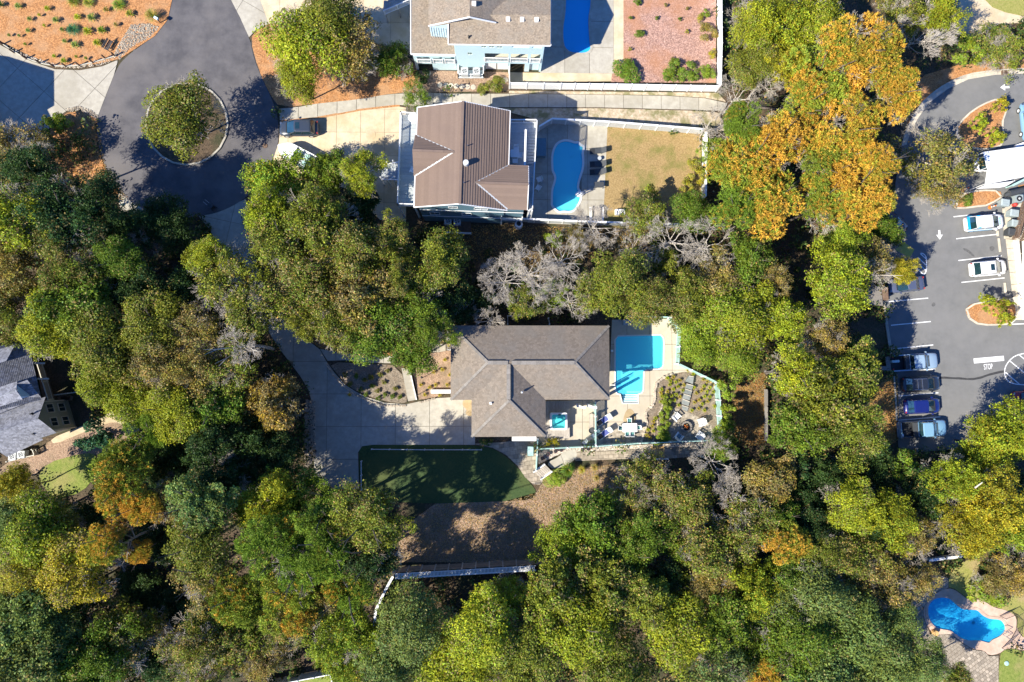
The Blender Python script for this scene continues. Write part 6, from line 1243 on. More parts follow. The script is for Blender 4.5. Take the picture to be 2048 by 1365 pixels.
def crown(name, R, kind, nleaf, leaf, lobes, mat='leaf', flat=.75):
    # lobes spread through the crown, clusters on the lobes, leaves round the clusters
    ph = rng.uniform(0, 6.28, 4)
    ld = unit(lobes*3); ld = ld[ld[:, 2] > -.35][:lobes]; th = np.arctan2(ld[:, 1], ld[:, 0])
    irr = 1+.11*np.sin(2*th+ph[0])+.11*np.sin(3*th+ph[1])+.09*np.sin(5*th+ph[2])
    lr = R*rng.uniform(.17, .36, len(ld)); rad = (R*irr-lr)*rng.uniform(.35, 1, len(ld))**.55
    lc = ld*rad[:, None]; lc[:, 2] *= flat
    if kind == 'yel': lc[:, 2] += rng.uniform(-.1, .25, len(ld))*R
    w = lr**2; per = np.maximum(4, (w/w.sum()*nleaf)).astype(int); P = []; N = []; tint = []; sz = []
    for i in range(len(ld)):
        k = per[i]; lobeb = rng.uniform(.82, 1.2); loba = rng.uniform(-.22, .22)
        if kind in ('oak', 'yel', 'half'):
            nc = max(6, int(k/40)); cd = unit(nc); cd[:, 2] = np.abs(cd[:, 2])*.9-.15; cp = lc[i]+cd*lr[i]*rng.uniform(.5, 1.15, nc)[:, None]
            idx = rng.integers(0, nc, k); cr = .054*R if kind != 'yel' else .05*R
            off = rng.normal(size=(k, 3))*cr; 
            if kind == 'yel': off[:, :] += cd[idx]*rng.uniform(0, .12*R, k)[:, None]
            p = cp[idx]+off; nn_ = cd[idx]*.6+unit(k)*.9+np.array([0, 0, .5]); cb = rng.uniform(.68, 1.32, nc)[idx]; ca_ = rng.uniform(-.25, .25, nc)[idx]
        else:
            cd = unit(k); cd[:, 2] = np.abs(cd[:, 2])-.2; r = lr[i]*(1-.22*rng.random(k)**2+.06*rng.normal(size=k)); p = lc[i]+cd*r[:, None]
            bump_ = 1+.22*np.sin(cd[:, 0]*9+i)*np.sin(cd[:, 1]*10+2*i)+.10*np.sin(cd[:, 0]*21+2*i)*np.sin(cd[:, 1]*23+i); p = lc[i]+(p-lc[i])*bump_[:, None]
            nn_ = cd*.9+unit(k)*.8+np.array([0, 0, .4]); cb = 1; ca_ = rng.normal(size=k)*.1
        nn_ /= np.linalg.norm(nn_, axis=1)[:, None]
        t = np.empty((k, 3)); t[:, 0] = np.clip(.5*lobeb*cb*(rng.uniform(.68, 1.2, k)+.55*(rng.random(k) < .14)), .1, 1); t[:, 1] = np.clip(rng.random(k)*.75+.12+loba+ca_, 0, 1); t[:, 2] = np.clip(.5+rng.normal(size=k)*.2+loba, 0, 1)  # random brightness; a few leaves made paler, highlights painted into the tint
        P.append(p); N.append(nn_); tint.append(t); sz.append(leaf*rng.uniform(.55, 1.45, k))
    P = np.concatenate(P); me = leaves_mesh(name, P, np.concatenate(N), np.concatenate(sz), np.concatenate(tint), mat=mat)
    return me
def pine(name, R, tufts, needles=13):
    ph = rng.uniform(0, 6.28, 3); L = 16; ld = unit(L*3); ld = ld[ld[:, 2] > -.3][:L]; th = np.arctan2(ld[:, 1], ld[:, 0]); irr = 1+.15*np.sin(2*th+ph[0])+.12*np.sin(4*th+ph[1])
    lr = R*rng.uniform(.25, .42, len(ld)); lc = ld*((R*irr-lr)*rng.uniform(.4, 1, len(ld))**.5)[:, None]; lc[:, 2] *= .6
    vs = []; tint = []; per = (lr**2/(lr**2).sum()*tufts).astype(int); V_ = []; T_ = []
    for i in range(len(ld)):
        k = per[i]; cd = unit(k); cd[:, 2] = np.abs(cd[:, 2])-.15; c = lc[i]+cd*lr[i]*rng.uniform(.6, 1.02, k)[:, None]; lob = rng.uniform(-.25, .25); lb = rng.uniform(.85, 1.18)
        c = np.repeat(c, needles, 0); d = cd.repeat(needles, 0)*.5+unit(k*needles)*.9+np.array([0, 0, .35]); d /= np.linalg.norm(d, axis=1)[:, None]
        ln = rng.uniform(.2, .36, k*needles)[:, None]; s = np.cross(d, unit(k*needles)); s /= np.linalg.norm(s, axis=1)[:, None]; w = .028
        v = np.empty((k*needles, 4, 3)); v[:, 0] = c-s*w*.6; v[:, 1] = c+d*ln*.6-s*w; v[:, 2] = c+d*ln; v[:, 3] = c+d*ln*.6+s*w; V_.append(v)
        t = np.empty((k*needles, 3)); tb = rng.uniform(.8, 1.2, k).repeat(needles); ta = rng.uniform(0, 1, k).repeat(needles)*.6+.2+lob
        t[:, 0] = np.clip(.5*lb*tb*rng.uniform(.75, 1.25, k*needles), .1, 1); t[:, 1] = np.clip(ta, 0, 1); t[:, 2] = np.clip(.5+rng.normal(size=k*needles)*.13, 0, 1); T_.append(t)
    v = np.concatenate(V_); t = np.concatenate(T_); n = len(v)
    me = bpy.data.meshes.new(name); me.vertices.add(n*4); me.vertices.foreach_set('co', v.reshape(-1).astype(np.float32)); me.loops.add(n*4); me.loops.foreach_set('vertex_index', np.arange(n*4, dtype=np.int32)); me.polygons.add(n)
    me.polygons.foreach_set('loop_start', np.arange(0, n*4, 4, dtype=np.int32)); me.polygons.foreach_set('loop_total', np.full(n, 4, dtype=np.int32)); me.update(calc_edges=True)
    a = me.color_attributes.new('tint', 'FLOAT_COLOR', 'POINT'); c = np.ones((n, 4, 4), np.float32); c[:, :, :3] = t[:, None, :]; a.data.foreach_set('color', c.reshape(-1)); me.materials.append(M_['leaf_pine']); return me
def branches(name, R, depth=6, seed=0, mat='greybark', r0=.12, up=.5, trunk_h=0.0, lean=(0, 0), fork=3, twig=.016):
    q = random.Random(seed); m = MB()
    def seg(p, q_, ra, rb, n): m.tube(p, q_, ra, rb, n, cap=False)
    def grow(p, d, L, r, lev):
        d = Vector(d).normalized(); mid = p+d*L*.5+Vector((q.uniform(-1, 1), q.uniform(-1, 1), q.uniform(-1, 1)))*L*.09; e = p+d*L+Vector((q.uniform(-1, 1), q.uniform(-1, 1), q.uniform(-.5, .5)))*L*.12
        rb = max(twig, r*.68); n = 6 if lev < 2 else 3
        seg(p, mid, r, (r+rb)/2, n); seg(mid, e, (r+rb)/2, rb, n)
        if lev >= depth: return
        k = fork if lev < depth-1 else 3
        for i in range(k):
            a = q.uniform(0, 6.28); sp = q.uniform(.35, .95); o = d.orthogonal().normalized(); o = Matrix.Rotation(a, 3, d) @ o
            nd = d+o*sp+Vector((lean[0], lean[1], up*.18)); src = e if i < k-1 else mid.lerp(e, q.uniform(.2, .8)); grow(src, nd, L*q.uniform(.62, .86), rb*q.uniform(.75, 1), lev+1)
    for i in range(5):
        a = i*1.2566+q.uniform(-.4, .4); grow(Vector((0, 0, 0)), (math.cos(a)+lean[0]*2, math.sin(a)+lean[1]*2, up*q.uniform(.7, 1.4)), R*.30, r0, 1)
    me = bpy.data.meshes.new(name); me.from_pydata(m.v, [], m.f); me.update(); me.shade_smooth(); me.materials.append(M_[mat]); return me
def trunkmesh(name, seed, mat='bark'):
    q = random.Random(seed); m = MB(); top = Vector((q.uniform(-.04, .04), q.uniform(-.04, .04), .62)); pts = [Vector((0, 0, 0)), Vector((q.uniform(-.02, .02), q.uniform(-.02, .02), .3)), top]
    m.tube(pts[0], pts[1], .024, .018, 9, cap=False); m.tube(pts[1], pts[2], .018, .013, 9, cap=False)
    for k in range(6):
        a = k*1.047+q.uniform(-.3, .3); s = pts[1].lerp(top, q.uniform(.3, 1)); e = s+Vector((math.cos(a)*.2, math.sin(a)*.2, q.uniform(.1, .24))); m.tube(s, e, .009, .005, 6, cap=False)
        for j in range(2): b = a+q.uniform(-.8, .8); m.tube(e, e+Vector((math.cos(b)*.1, math.sin(b)*.1, .07)), .005, .002, 4, cap=False)
    me = bpy.data.meshes.new(name); me.from_pydata(m.v, [], m.f); me.update(); me.shade_smooth(); me.materials.append(M_[mat]); return me
AR = {'oak': [crown('crown', 4, 'oak', n_, l_, 36) for n_, l_ in ((21000, .18), (19000, .21), (16000, .24), (22000, .17))], 'fine': [crown('crown', 4, 'fine', 19000, .17, 44) for _ in range(4)],
      'half': [crown('crown', 4, 'half', 8000, .185, 26) for _ in range(3)], 'yel': [crown('crown', 4, 'yel', 15500, .19, 28, mat='leaf_yellow') for _ in range(3)],
      'cedar': [crown('crown', 4, 'oak', 14000, .20, 22, flat=.9) for _ in range(2)], 'pine': [pine('crown', 4, 2000) for _ in range(4)],
      'bush': [crown('crown', 1.6, 'fine', 2600, .17, 14) for _ in range(3)], 'shoot': [crown('crown', 1.6, 'yel', 1800, .17, 12, mat='leaf_yellow') for _ in range(2)]}
BR = [branches('branches', 4, 7, s, r0=.06, twig=.009) for s in (1, 2, 3)]; BRF = [branches('branches', 4, 6, s, fork=3, r0=.06, twig=.011) for s in (4, 5)]; BRL = [branches('branches', 4, 7, s, lean=(.32, .22), r0=.06, twig=.01) for s in (6, 7)]
TR = [trunkmesh('trunk', s) for s in range(4)]; TRG = [trunkmesh('trunk', 9, 'greybark')]
CS = lambda c: (c[0]*1.22*.78+.036, c[1]*1.28*.78+.044, c[2]*.95*.8+.006)
COLS = {'green': ((.085, .135, .022), .10), 'olive': ((.135, .15, .03), .22), 'dark': ((.035, .07, .022), .05), 'bright': ((.165, .215, .028), .12), 'yellowgreen': ((.22, .24, .025), .15), 'golden': ((.30, .26, .03), .35),
        'greygreen': ((.11, .145, .065), .08), 'brown': ((.16, .13, .045), .50), 'mixed': ((.12, .145, .03), .38), 'bluegreen': ((.035, .10, .05), .0), 'pinegreen': ((.12, .18, .03), .12), 'pineorange': ((.27, .27, .035), .62), 'pinemix': ((.21, .26, .035), .42), 'grey': ((.17, .16, .10), .2), 'autumn': ((.24, .17, .035), .6)}
COLS = {k: (CS(v[0]) if k not in ('dark', 'bluegreen', 'grey', 'pineorange', 'pinemix') else v[0], v[1]) for k, v in COLS.items()}
CW = {'green': 'green', 'olive': 'olive green', 'dark': 'dark green', 'bright': 'bright green', 'yellowgreen': 'yellow-green', 'golden': 'golden green', 'greygreen': 'grey-green', 'brown': 'brown-tinged', 'mixed': 'green and brown speckled', 'bluegreen': 'blue-green', 'pinegreen': 'fresh green', 'pineorange': 'orange-tipped', 'pinemix': 'green and orange', 'grey': 'grey bare', 'autumn': 'orange-brown'}
LM = [(373, 248, 'round asphalt island'), (600, 290, 'slate car on the sandy drive'), (925, 330, 'brown tiled roof'), (1060, 740, 'grey-brown hip roof'), (1135, 350, 'curvy cyan pool'), (1290, 700, 'L-shaped pool'), (876, 950, 'shaded lawn'), (650, 850, 'shaded main driveway'), (930, 1135, 'retaining fence'), (50, 800, 'grey-roofed green house'), (1930, 1240, 'lower right pool'), (1838, 790, 'row of parked cars'), (1372, 850, 'fire pit'), (1310, 350, 'dry fenced lawn'), (1340, 80, 'mulched garden'), (600, 1360, 'grey fence at the bottom'), (1880, 200, 'curved access road'), (1150, 905, 'paver walkway'), (150, 180, 'corner driveway'), (20, 1340, 'bottom left corner'), (2030, 1000, 'right edge of the photo'), (1500, 820, 'leafy brown clearing'), (1300, 1360, 'middle of the bottom edge'), (250, 560, 'thick left woods'), (1700, 30, 'top edge woods'), (760, 560, 'middle woods between both houses'), (1620, 1350, 'lower right woods edge'), (1140, 560, 'bare pale trees'), (750, 1230, 'narrow slanting white fence'), (330, 1100, 'lower left woods'), (960, 60, 'cyan house'), (1540, 480, 'gap between the pines'), (1850, 1115, 'short white wall')]
trees = []
def T_(px, py, r, kind, col, h=None, aut=None): trees.append((px, py, r, kind, col, h, aut))
for t in [
 (364,230,78,'fine','olive',10),(20,300,66,'half','brown',8),(70,350,70,'oak','dark',12),(30,440,76,'oak','yellowgreen',14),(125,425,80,'oak','dark',14),(110,475,60,'oak','mixed',12),(200,405,62,'fine','dark',12),
 (340,450,60,'fine','dark',7.5),(250,480,62,'cedar','dark',9),(50,530,80,'oak','brown',12),(150,540,72,'oak','mixed',12),(240,520,56,'fine','green',11),(30,620,74,'oak','mixed',11),(150,610,78,'oak','green',12),
 (105,655,72,'fine','yellowgreen',12),(195,660,72,'fine','olive',12),(290,590,72,'oak','dark',10),(310,655,74,'fine','olive',12),(450,560,78,'half','olive',13),(505,620,72,'half','olive',13),(425,520,56,'oak','yellowgreen',12),
 (370,590,66,'cedar','dark',9),(400,670,68,'half','brown',12),(230,725,80,'fine','olive',12),(315,735,70,'half','brown',12),(205,765,56,'fine','yellowgreen',11),(265,795,66,'fine','yellowgreen',11),(380,750,72,'oak','brown',12),
 (450,735,66,'half','mixed',12),(345,820,62,'fine','yellowgreen',12),(430,815,62,'oak','green',11),(545,805,60,'oak','autumn',10),(490,870,70,'cedar','dark',9),(300,860,50,'pine','pinegreen',11),(365,900,54,'cedar','dark',6),
 (560,900,56,'cedar','dark',8.5),(440,960,66,'cedar','dark',11),(190,872,40,'fine','bluegreen',4),(250,965,78,'pine','pinemix',13,.3),(290,1010,48,'pine','pineorange',12),(48,975,50,'yel','golden',7),(335,1010,52,'half','brown',11),
 (80,1080,88,'fine','yellowgreen',12),(150,1140,78,'fine','golden',12),(25,1050,60,'oak','greygreen',11),(215,1075,52,'pine','pinemix',12),(278,1105,28,'pine','pineorange',9),(60,1230,86,'oak','greygreen',12),
 (160,1215,66,'cedar','dark',8),(210,1300,76,'oak','green',10),(60,1325,82,'oak','greygreen',12),(262,1260,60,'oak','mixed',8),(400,1010,64,'oak','greygreen',15),(400,1090,74,'fine','olive',15),(410,1150,66,'half','brown',14),
 (530,1005,64,'yel','yellowgreen',12),(600,990,60,'cedar','green',10),(560,1095,78,'pine','pinegreen',16),(480,1190,70,'pine','pinemix',14,.3),(580,1200,74,'pine','pinemix',15,.33),(650,1115,56,'pine','pinegreen',17),(738,1040,74,'oak','olive',17),
 (700,1175,54,'pine','pinegreen',15,.25),(640,1190,54,'oak','brown',13),(385,1290,66,'half','mixed',9),(470,1270,66,'oak','mixed',7),(565,1255,56,'half','mixed',6),(320,1200,50,'cedar','dark',4),(690,1260,66,'yel','bright',12),
 (690,1325,48,'yel','bright',6),(820,1240,80,'fine','greygreen',14),(790,1310,88,'fine','greygreen',12),(965,1250,82,'fine','yellowgreen',14),(1020,1196,50,'oak','yellowgreen',10),(920,1330,86,'fine','yellowgreen',12),(1040,1310,82,'fine','olive',13),
 (1110,1180,68,'oak','olive',12),(1135,1080,66,'oak','bright',9),(1190,1040,66,'oak','green',10),(1150,1250,88,'fine','yellowgreen',13),(1230,1330,82,'fine','olive',12),(1225,1180,78,'oak','olive',12),(1290,955,64,'half','mixed',8),
 (1360,1010,70,'oak','mixed',10),(1300,1070,66,'oak','green',10),(1420,1100,76,'oak','mixed',11),(1500,1045,68,'half','mixed',11),(1540,960,55,'oak','brown',10),(1565,1090,55,'pine','pinemix',11),(1420,1170,54,'fine','brown',10),
 (1500,1170,60,'yel','yellowgreen',10),(1350,1260,80,'fine','yellowgreen',12),(1440,1245,68,'oak','green',11),(1430,1335,76,'half','greygreen',12),(1525,1345,44,'pine','pineorange',10),(1500,1290,56,'oak','green',9),
 (1620,1180,86,'fine','greygreen',12),(1690,1260,86,'fine','greygreen',12),(1590,1270,82,'fine','green',12),(1650,1340,88,'fine','greygreen',12),(1760,1330,78,'fine','greygreen',11),(1850,1325,54,'fine','greygreen',10),(1905,1358,40,'oak','mixed',7),(1700,1110,66,'oak','mixed',10),(1770,1170,68,'half','brown',10),(1840,1160,44,'half','brown',8),
 (1620,1060,62,'oak','dark',9),(1700,1010,62,'fine','yellowgreen',10),(1770,1040,62,'yel','yellowgreen',10),(1650,960,56,'cedar','dark',7),(1830,1075,52,'half','brown',9),(1900,960,58,'yel','yellowgreen',10),(1975,1000,70,'yel','golden',11),
 (2035,1050,56,'yel','bright',10),(1925,1060,62,'yel','golden',10),(1850,1000,60,'cedar','dark',8),(1980,890,66,'yel','yellowgreen',9),(2035,850,60,'yel','yellowgreen',9),(1930,930,46,'oak','greygreen',7),(1990,1160,44,'half','brown',3.5),(2030,1150,50,'half','autumn',4),(1960,1180,32,'bush','bright',2.4),(1985,1190,28,'bush','bright',2.2),
 (1740,930,52,'cedar','dark',6),(1640,790,88,'oak','olive',13),(1700,860,76,'oak','olive',13),(1600,860,66,'oak','green',12),(1700,750,66,'oak','olive',12),(1595,745,62,'oak','yellowgreen',12),(1430,625,78,'fine','bright',10),
 (1400,690,58,'fine','bright',9),(1490,640,74,'fine','yellowgreen',11),(1480,715,52,'fine','bright',9),(1455,780,24,'bush','bright',4),(1456,822,20,'bush','bright',3.5),(1455,850,20,'bush','bright',3),(1570,645,50,'oak','yellowgreen',10),(1655,680,46,'half','autumn',10),
 (1710,725,44,'cedar','green',8),(1565,610,30,'fine','yellowgreen',7),(1680,560,74,'oak','yellowgreen',12),(1745,520,50,'half','brown',9),(1805,540,32,'yel','golden',6),(1690,490,58,'oak','bright',9),(1770,465,46,'cedar','green',6),
 (1550,560,40,'half','brown',9),(1500,520,52,'oak','green',10),(1440,555,60,'half','brown',10),(1375,590,60,'oak','olive',10),(1235,565,72,'fine','olive',11),(1295,605,56,'fine','mixed',10),(1180,590,50,'half','olive',9),(1050,600,44,'half','olive',8),(1110,590,40,'half','bright',7),(1150,480,34,'half','brown',5),(1330,520,40,'half','olive',7),
 (1110,478,24,'bush','bright',5),(1290,440,50,'half','olive',7),(1300,410,40,'bush','olive',4.5),(1385,425,50,'fine','green',7),(1395,350,22,'bush','golden',2.6),(1388,327,16,'bush','golden',2.2),(1374,372,18,'bush','golden',2.2),
 (1492,325,82,'pine','pinemix',13),(1540,405,86,'pine','pinemix',13),(1550,290,72,'pine','pineorange',13),(1485,250,52,'pine','pinegreen',12),(1472,425,58,'pine','pinegreen',12),(1640,150,88,'pine','pinemix',13),(1720,100,84,'pine','pineorange',14),(1600,215,56,'pine','pinemix',12),
 (1690,260,76,'pine','pineorange',13),(1785,190,66,'pine','pineorange',13),(1650,330,52,'pine','pinemix',12),(1710,385,86,'pine','pineorange',13),(1640,410,56,'pine','pinemix',12),(1750,330,50,'pine','pineorange',12),
 (1560,60,66,'yel','yellowgreen',10),(1512,50,60,'fine','yellowgreen',10),(1510,130,54,'fine','olive',9),(1570,130,44,'yel','golden',9),(1640,40,62,'fine','yellowgreen',10),(1870,315,80,'half','brown',9,.3),(1880,375,56,'half','brown',7),
 (2000,100,56,'half','olive',4),(1935,105,38,'bush','bright',3),(1880,40,46,'yel','yellowgreen',8),(1800,30,56,'half','olive',9),(620,85,94,'fine','yellowgreen',10),(700,95,76,'half','brown',9),(665,30,62,'fine','olive',10),(600,160,52,'fine','yellowgreen',8),(785,120,46,'cedar','green',5),
 (830,195,38,'half','green',3.5),(570,370,70,'yel','bright',9),(655,345,52,'oak','green',8),(725,345,50,'oak','yellowgreen',12),(540,425,56,'oak','yellowgreen',12),(565,485,74,'oak','olive',13),(640,440,78,'oak','olive',14),(715,430,58,'oak','dark',9),
 (700,505,76,'oak','mixed',14),(785,480,50,'oak','mixed',12),(610,575,76,'oak','mixed',13),(720,595,78,'oak','brown',13),(870,525,74,'oak','olive',12),(760,655,78,'fine','green',12),(675,645,58,'oak','olive',12),(840,615,68,'oak','green',11),
 (900,605,54,'cedar','dark',8),(832,708,50,'oak','green',10),(865,665,50,'oak','green',11),(960,600,40,'cedar','dark',6),(740,1110,60,'cedar','dark',15),(660,1010,50,'cedar','green',14),
 (1250,1010,46,'half','mixed',8),(1590,1000,44,'cedar','dark',7),(1810,930,40,'cedar','green',6),(1440,890,38,'oak','green',7),(60,1150,56,'fine','golden',11),(100,1045,52,'fine','olive',9),(160,1040,46,'cedar','dark',5),(330,1090,50,'cedar','dark',4),(280,1170,50,'cedar','dark',4),(110,1270,60,'oak','greygreen',10),(150,1345,60,'oak','green',10),(330,1330,56,'cedar','dark',5),(400,1345,56,'half','mixed',7),(390,1225,44,'cedar','dark',4),(520,1320,50,'half','brown',5),(600,1130,56,'pine','pinegreen',16),(640,1050,52,'cedar','green',15),(430,880,56,'cedar','dark',11),(500,940,52,'cedar','dark',8),(1340,1160,50,'oak','dark',9),(1260,1110,56,'oak','green',10),(1290,1200,60,'oak','olive',12),(1500,1230,50,'oak','dark',9),(1580,1150,56,'oak','green',10),(1640,1110,50,'fine','olive',10),(1730,1060,50,'cedar','dark',8),(1560,1030,46,'cedar','green',9),(1800,1250,46,'fine','greygreen',9),(1590,930,40,'cedar','dark',8),(300,930,44,'cedar','dark',7),(610,650,40,'oak','olive',11),(790,560,50,'oak','mixed',12),
]: T_(*t)
BARE = [(1060,545,72,0,9.5,'wide pale bare tree above the grey-brown hip roof'),(1010,560,56,0,9,'pale bare tree at the left end of the bare group above the hip roof'),(1125,520,62,1,9,'grey bare tree between the two pools near the bare group'),(1190,450,52,0,8,'white-grey bare tree by the picnic table'),(1140,600,52,1,8,'greyish bare treetop just above the hip roof right of centre'),(1420,490,72,1,9,'dense grey twiggy tree below the dry fenced lawn'),(1350,480,66,1,9,'grey twiggy tree crossing the lower pool fence'),(1270,500,40,1,8,'small bare treetop between the curvy and the L-shaped pool'),(1430,925,54,0,8,'twisting bare branches just right of the paver walkway'),(1470,990,44,0,8,'bare branching treetop below the fire pit corner'),(1300,985,40,0,7,'bare twigs rising beside the paver walkway bushes'),
 (1845,70,72,2,8,'fan-like leaning bare tree near the curved access road'),(1800,40,50,2,8,'leaning bare tree at the top edge left of the sandy drive'),(1480,190,56,1,7,'fine bare tree at the end of the long walk'),(1540,150,52,0,8,'white forked bare tree between the long walk and orange pines'),(1590,215,30,0,6,'small white bare tree at the end of the fallen limb'),(1420,250,50,1,5,'low bare brush beside the corner of the dry fenced lawn'),(2010,90,46,1,3,'twiggy grey brush above the curved access road'),(1710,760,34,0,8,'bare twigs among the trees left of the parked cars'),(240,1090,24,0,9,'small bare spiky crown in the lower left pines'),(1755,545,38,1,9,'bare grey branches over the slate grey car'),(480,690,44,0,12,'bare branch ends at the left of the driveway mouth'),(1390,1085,44,1,9,'pale bare twig patch in the woods below the walkway'),(980,640,30,0,7,'small bare twigs at the top left of the hip roof')]
DIRW = [('right of', 0), ('above and right of', 45), ('above', 90), ('above and left of', 135), ('left of', 180), ('below and left of', 225), ('below', 270), ('below and right of', 315)]
def where(px, py):
    L = sorted((math.dist((px, py), (a, b)), a, b, n) for a, b, n in LM); out = []
    for d, a, b, n in L[:4]:
        if d < 34: out.append('right at the '+n); continue
        ang = math.degrees(math.atan2(b-py, px-a)) % 360; w = min(DIRW, key=lambda q: min(abs(q[1]-ang), 360-abs(q[1]-ang)))[0]; out.append(('just ' if d < 110 else '')+w+' the '+n)
    return out
USED = set()
KW = {'oak': ('oak_tree', 'broadleaf tree'), 'fine': ('evergreen_tree', 'fine-leaved tree'), 'half': ('thin_crowned_tree', 'thinning tree with grey twigs'), 'yel': ('leafy_tree', 'loose leafy tree'), 'cedar': ('cedar_tree', 'shaded tree'), 'pine': ('pine_tree', 'pine'), 'bush': ('bush', 'bush'), 'shoot': ('bush', 'bush')}
def uniq(base, px, py):
    ws = where(px, py); c = [f'{base} {w}' for w in ws]+[f'{base} {ws[0]}, also {ws[1]}', f'{base} {ws[0]} and {ws[2]}']+[f'{s} {base} {w}' for s in ('another', 'further') for w in ws]
    for l in c:
        l = ' '.join(l.split()[:16])
        if l not in USED: USED.add(l); return l
    return c[0]
def plant(px, py, r, kind, col, h=None, aut=None, label=None, cat=None, group=None, twigs=None):
    h = h if h else 11; r = r*1.06 if r > 40 else r; zc = max(h*.55, h-r/16.5*.7); c = W(px, py, zc); Rm = r/16.5*(HC-zc)/HC
    nm, kw = KW[kind]; size = 'large ' if r > 74 else ('small ' if r < 45 else '')
    rz = R_.uniform(0, 6.28)
    root = thing(nm, label or uniq(size+CW[col]+' '+kw, px, py), cat or ('bush' if kind in ('bush', 'shoot') else 'tree'), (c.x, c.y, 0), 0, group)
    cc_, a_ = COLS[col]; a_ = a_ if aut is None else aut; j = R_.uniform(.88, 1.12); g = R_.uniform(.94, 1.06)
    R0 = 1.6 if kind in ('bush', 'shoot') else 4.0
    if R0 == 4.0 and Rm < 2.6: me = R_.choice(AR['bush']) if kind in ('fine', 'cedar') else R_.choice(AR[kind]); R0 = 1.6 if kind in ('fine', 'cedar') else 4.0
    else: me = R_.choice(AR[kind])
    s = Rm/R0; zs = min(s*1.05, (h*.48)/(R0*.75)) if h > 3 else h*.5/(R0*.8)
    zz = h-R0*.78*zs
    o = bpy.data.objects.new('crown', me); COL.objects.link(o); o.parent = root; o.location = (0, 0, zz); o.scale = (s*R_.uniform(.94, 1.08), s*R_.uniform(.94, 1.08), zs); o.rotation_euler = (0, 0, rz); o.color = (cc_[0]*j*g, cc_[1]*j, cc_[2]*j, a_)
    if kind not in ('shoot',):
        t = bpy.data.objects.new('trunk', R_.choice(TR)); COL.objects.link(t); t.parent = root; k = zz/.62 if h > 3 else h; ws = min(k, h)*.5; t.scale = (ws, ws, k); t.rotation_euler = (0, 0, R_.uniform(0, 6.28))
    if kind == 'half' or twigs or (Rm > 2.6 and kind not in ('bush', 'shoot') and R_.random() < .4):
        b = bpy.data.objects.new('branches', R_.choice(BRF)); COL.objects.link(b); b.parent = root; b.location = (0, 0, zz-Rm*.35*min(1, zs/s)); q = Rm/3.7; b.scale = (q, q, q*.85*min(1.2, zs/s)); b.rotation_euler = (0, 0, R_.uniform(0, 6.28))
    return root
for t in trees: plant(*t)
for px, py, r, v, h, l in BARE:
    zc = h-r/16.5*.4; c = W(px, py, zc); Rm = r/16.5*(HC-zc)/HC; root = thing('bare_tree', l, 'tree', (c.x, c.y, 0)); me = R_.choice([BR, BRF, BRL][v]); s = Rm/3.6
    b = bpy.data.objects.new('branches', me); COL.objects.link(b); b.parent = root; b.location = (0, 0, h-Rm*.8); b.scale = (s, s, s*.8); b.rotation_euler = (0, 0, R_.uniform(0, 6.28) if v != 2 else R_.uniform(-.3, .3))
    t = bpy.data.objects.new('trunk', TRG[0]); COL.objects.link(t); t.parent = root; k = (h-Rm*.8)/.62; t.scale = (h*.8, h*.8, k)
# ---- garden shrubs and small plants
def shrub(px, py, r, kind, col, h, label, cat='shrub', group=None): return plant(px, py, r, kind, col, h, label=label, cat=cat, group=group)
for a in [(100, 254, 24, 'bush', 'green', 2.4, 'rounded left end of the clipped hedge by the corner driveway'), (122, 243, 24, 'bush', 'bright', 2.4, 'rounded right end of the clipped hedge by the corner driveway'), (76, 282, 16, 'bush', 'dark', 1.5, 'small dark shrub at the lower edge of the corner driveway'), (150, 60, 0, '', '', 0, '')][:3]: shrub(*a)
for x, y, r, c, l in [(1257, 143, 32, 'green', 'round green shrub at the left end of the mulched garden fence'), (1350, 145, 30, 'green', 'left half of the wide green shrub by the vinyl fence'), (1378, 143, 28, 'green', 'right half of the wide green shrub by the vinyl fence'), (1412, 145, 20, 'bright', 'bright green shrub in the corner of the mulched garden'), (1280, 67, 12, 'green', 'lone dark green round shrub in the pink mulch'), (1275, 5, 10, 'green', 'green shrub at the top edge of the pink mulch'), (1411, 27, 12, 'bright', 'bright green shrub right side of the pink mulch near the top'), (1400, 38, 9, 'golden', 'yellowish little shrub next to the bright one in pink mulch'), (1415, 65, 24, 'brown', 'airy brown-green shrub against the right vinyl fence'), (1425, 108, 12, 'golden', 'pale yellow shrub low on the right vinyl fence'), (990, 170, 24, 'olive', 'spreading olive shrub below the two porch doors'), (962, 178, 14, 'olive', 'low olive shrub by the stepping stones'), (845, 152, 20, 'dark', 'dark shrub below the cyan house left corner'), (1936, 400, 16, 'green', 'round green shrub on the canopy island'), (1115, 958, 20, 'bright', 'low green mound beside the spiky palm'), (1170, 880-4, 0, '', '')]:
    if r: shrub(x, y, r, 'bush', c, 1.3 if r > 16 else .8, l)
for x, y, r, c, h, l in [(1960, 603+6, 26, 'bright', 3.0, 'x')][:0]: pass
for x, y, r, c, h, l in [(1978, 607, 24, 'yellowgreen', 3.2, 'feathery green shrub at the upper end of the parking island'), (2002, 632, 24, 'yellowgreen', 3.4, 'yellow-green feathery shrub at the lower right of the parking island'), (2014, 608, 16, 'yellowgreen', 3.0, 'third feathery shrub against the right side of the parking island'), (2001, 216, 22, 'golden', 2.6, 'golden orange-tipped shrub on the curved road island'), (1953, 243, 24, 'yellowgreen', 2.6, 'dark yellow-green shrub in the middle of the curved road island'), (1985, 272, 25, 'yellowgreen', 2.4, 'bright yellow-green shrub at the lower end of the road island'), (1806, 547, 26, 'golden', 4, 'yellow bush over the small hatched loop'), (1095, 887.3, 11, 'golden', 1.2, 'left yellow bush below the hot tub deck'), (1114, 885, 12, 'golden', 1.2, 'right yellow bush with orange flowers below the hot tub deck'), (1146, 972, 0, '', 0, '')]:
    if r: shrub(x, y, r, 'shoot', c, h, l)
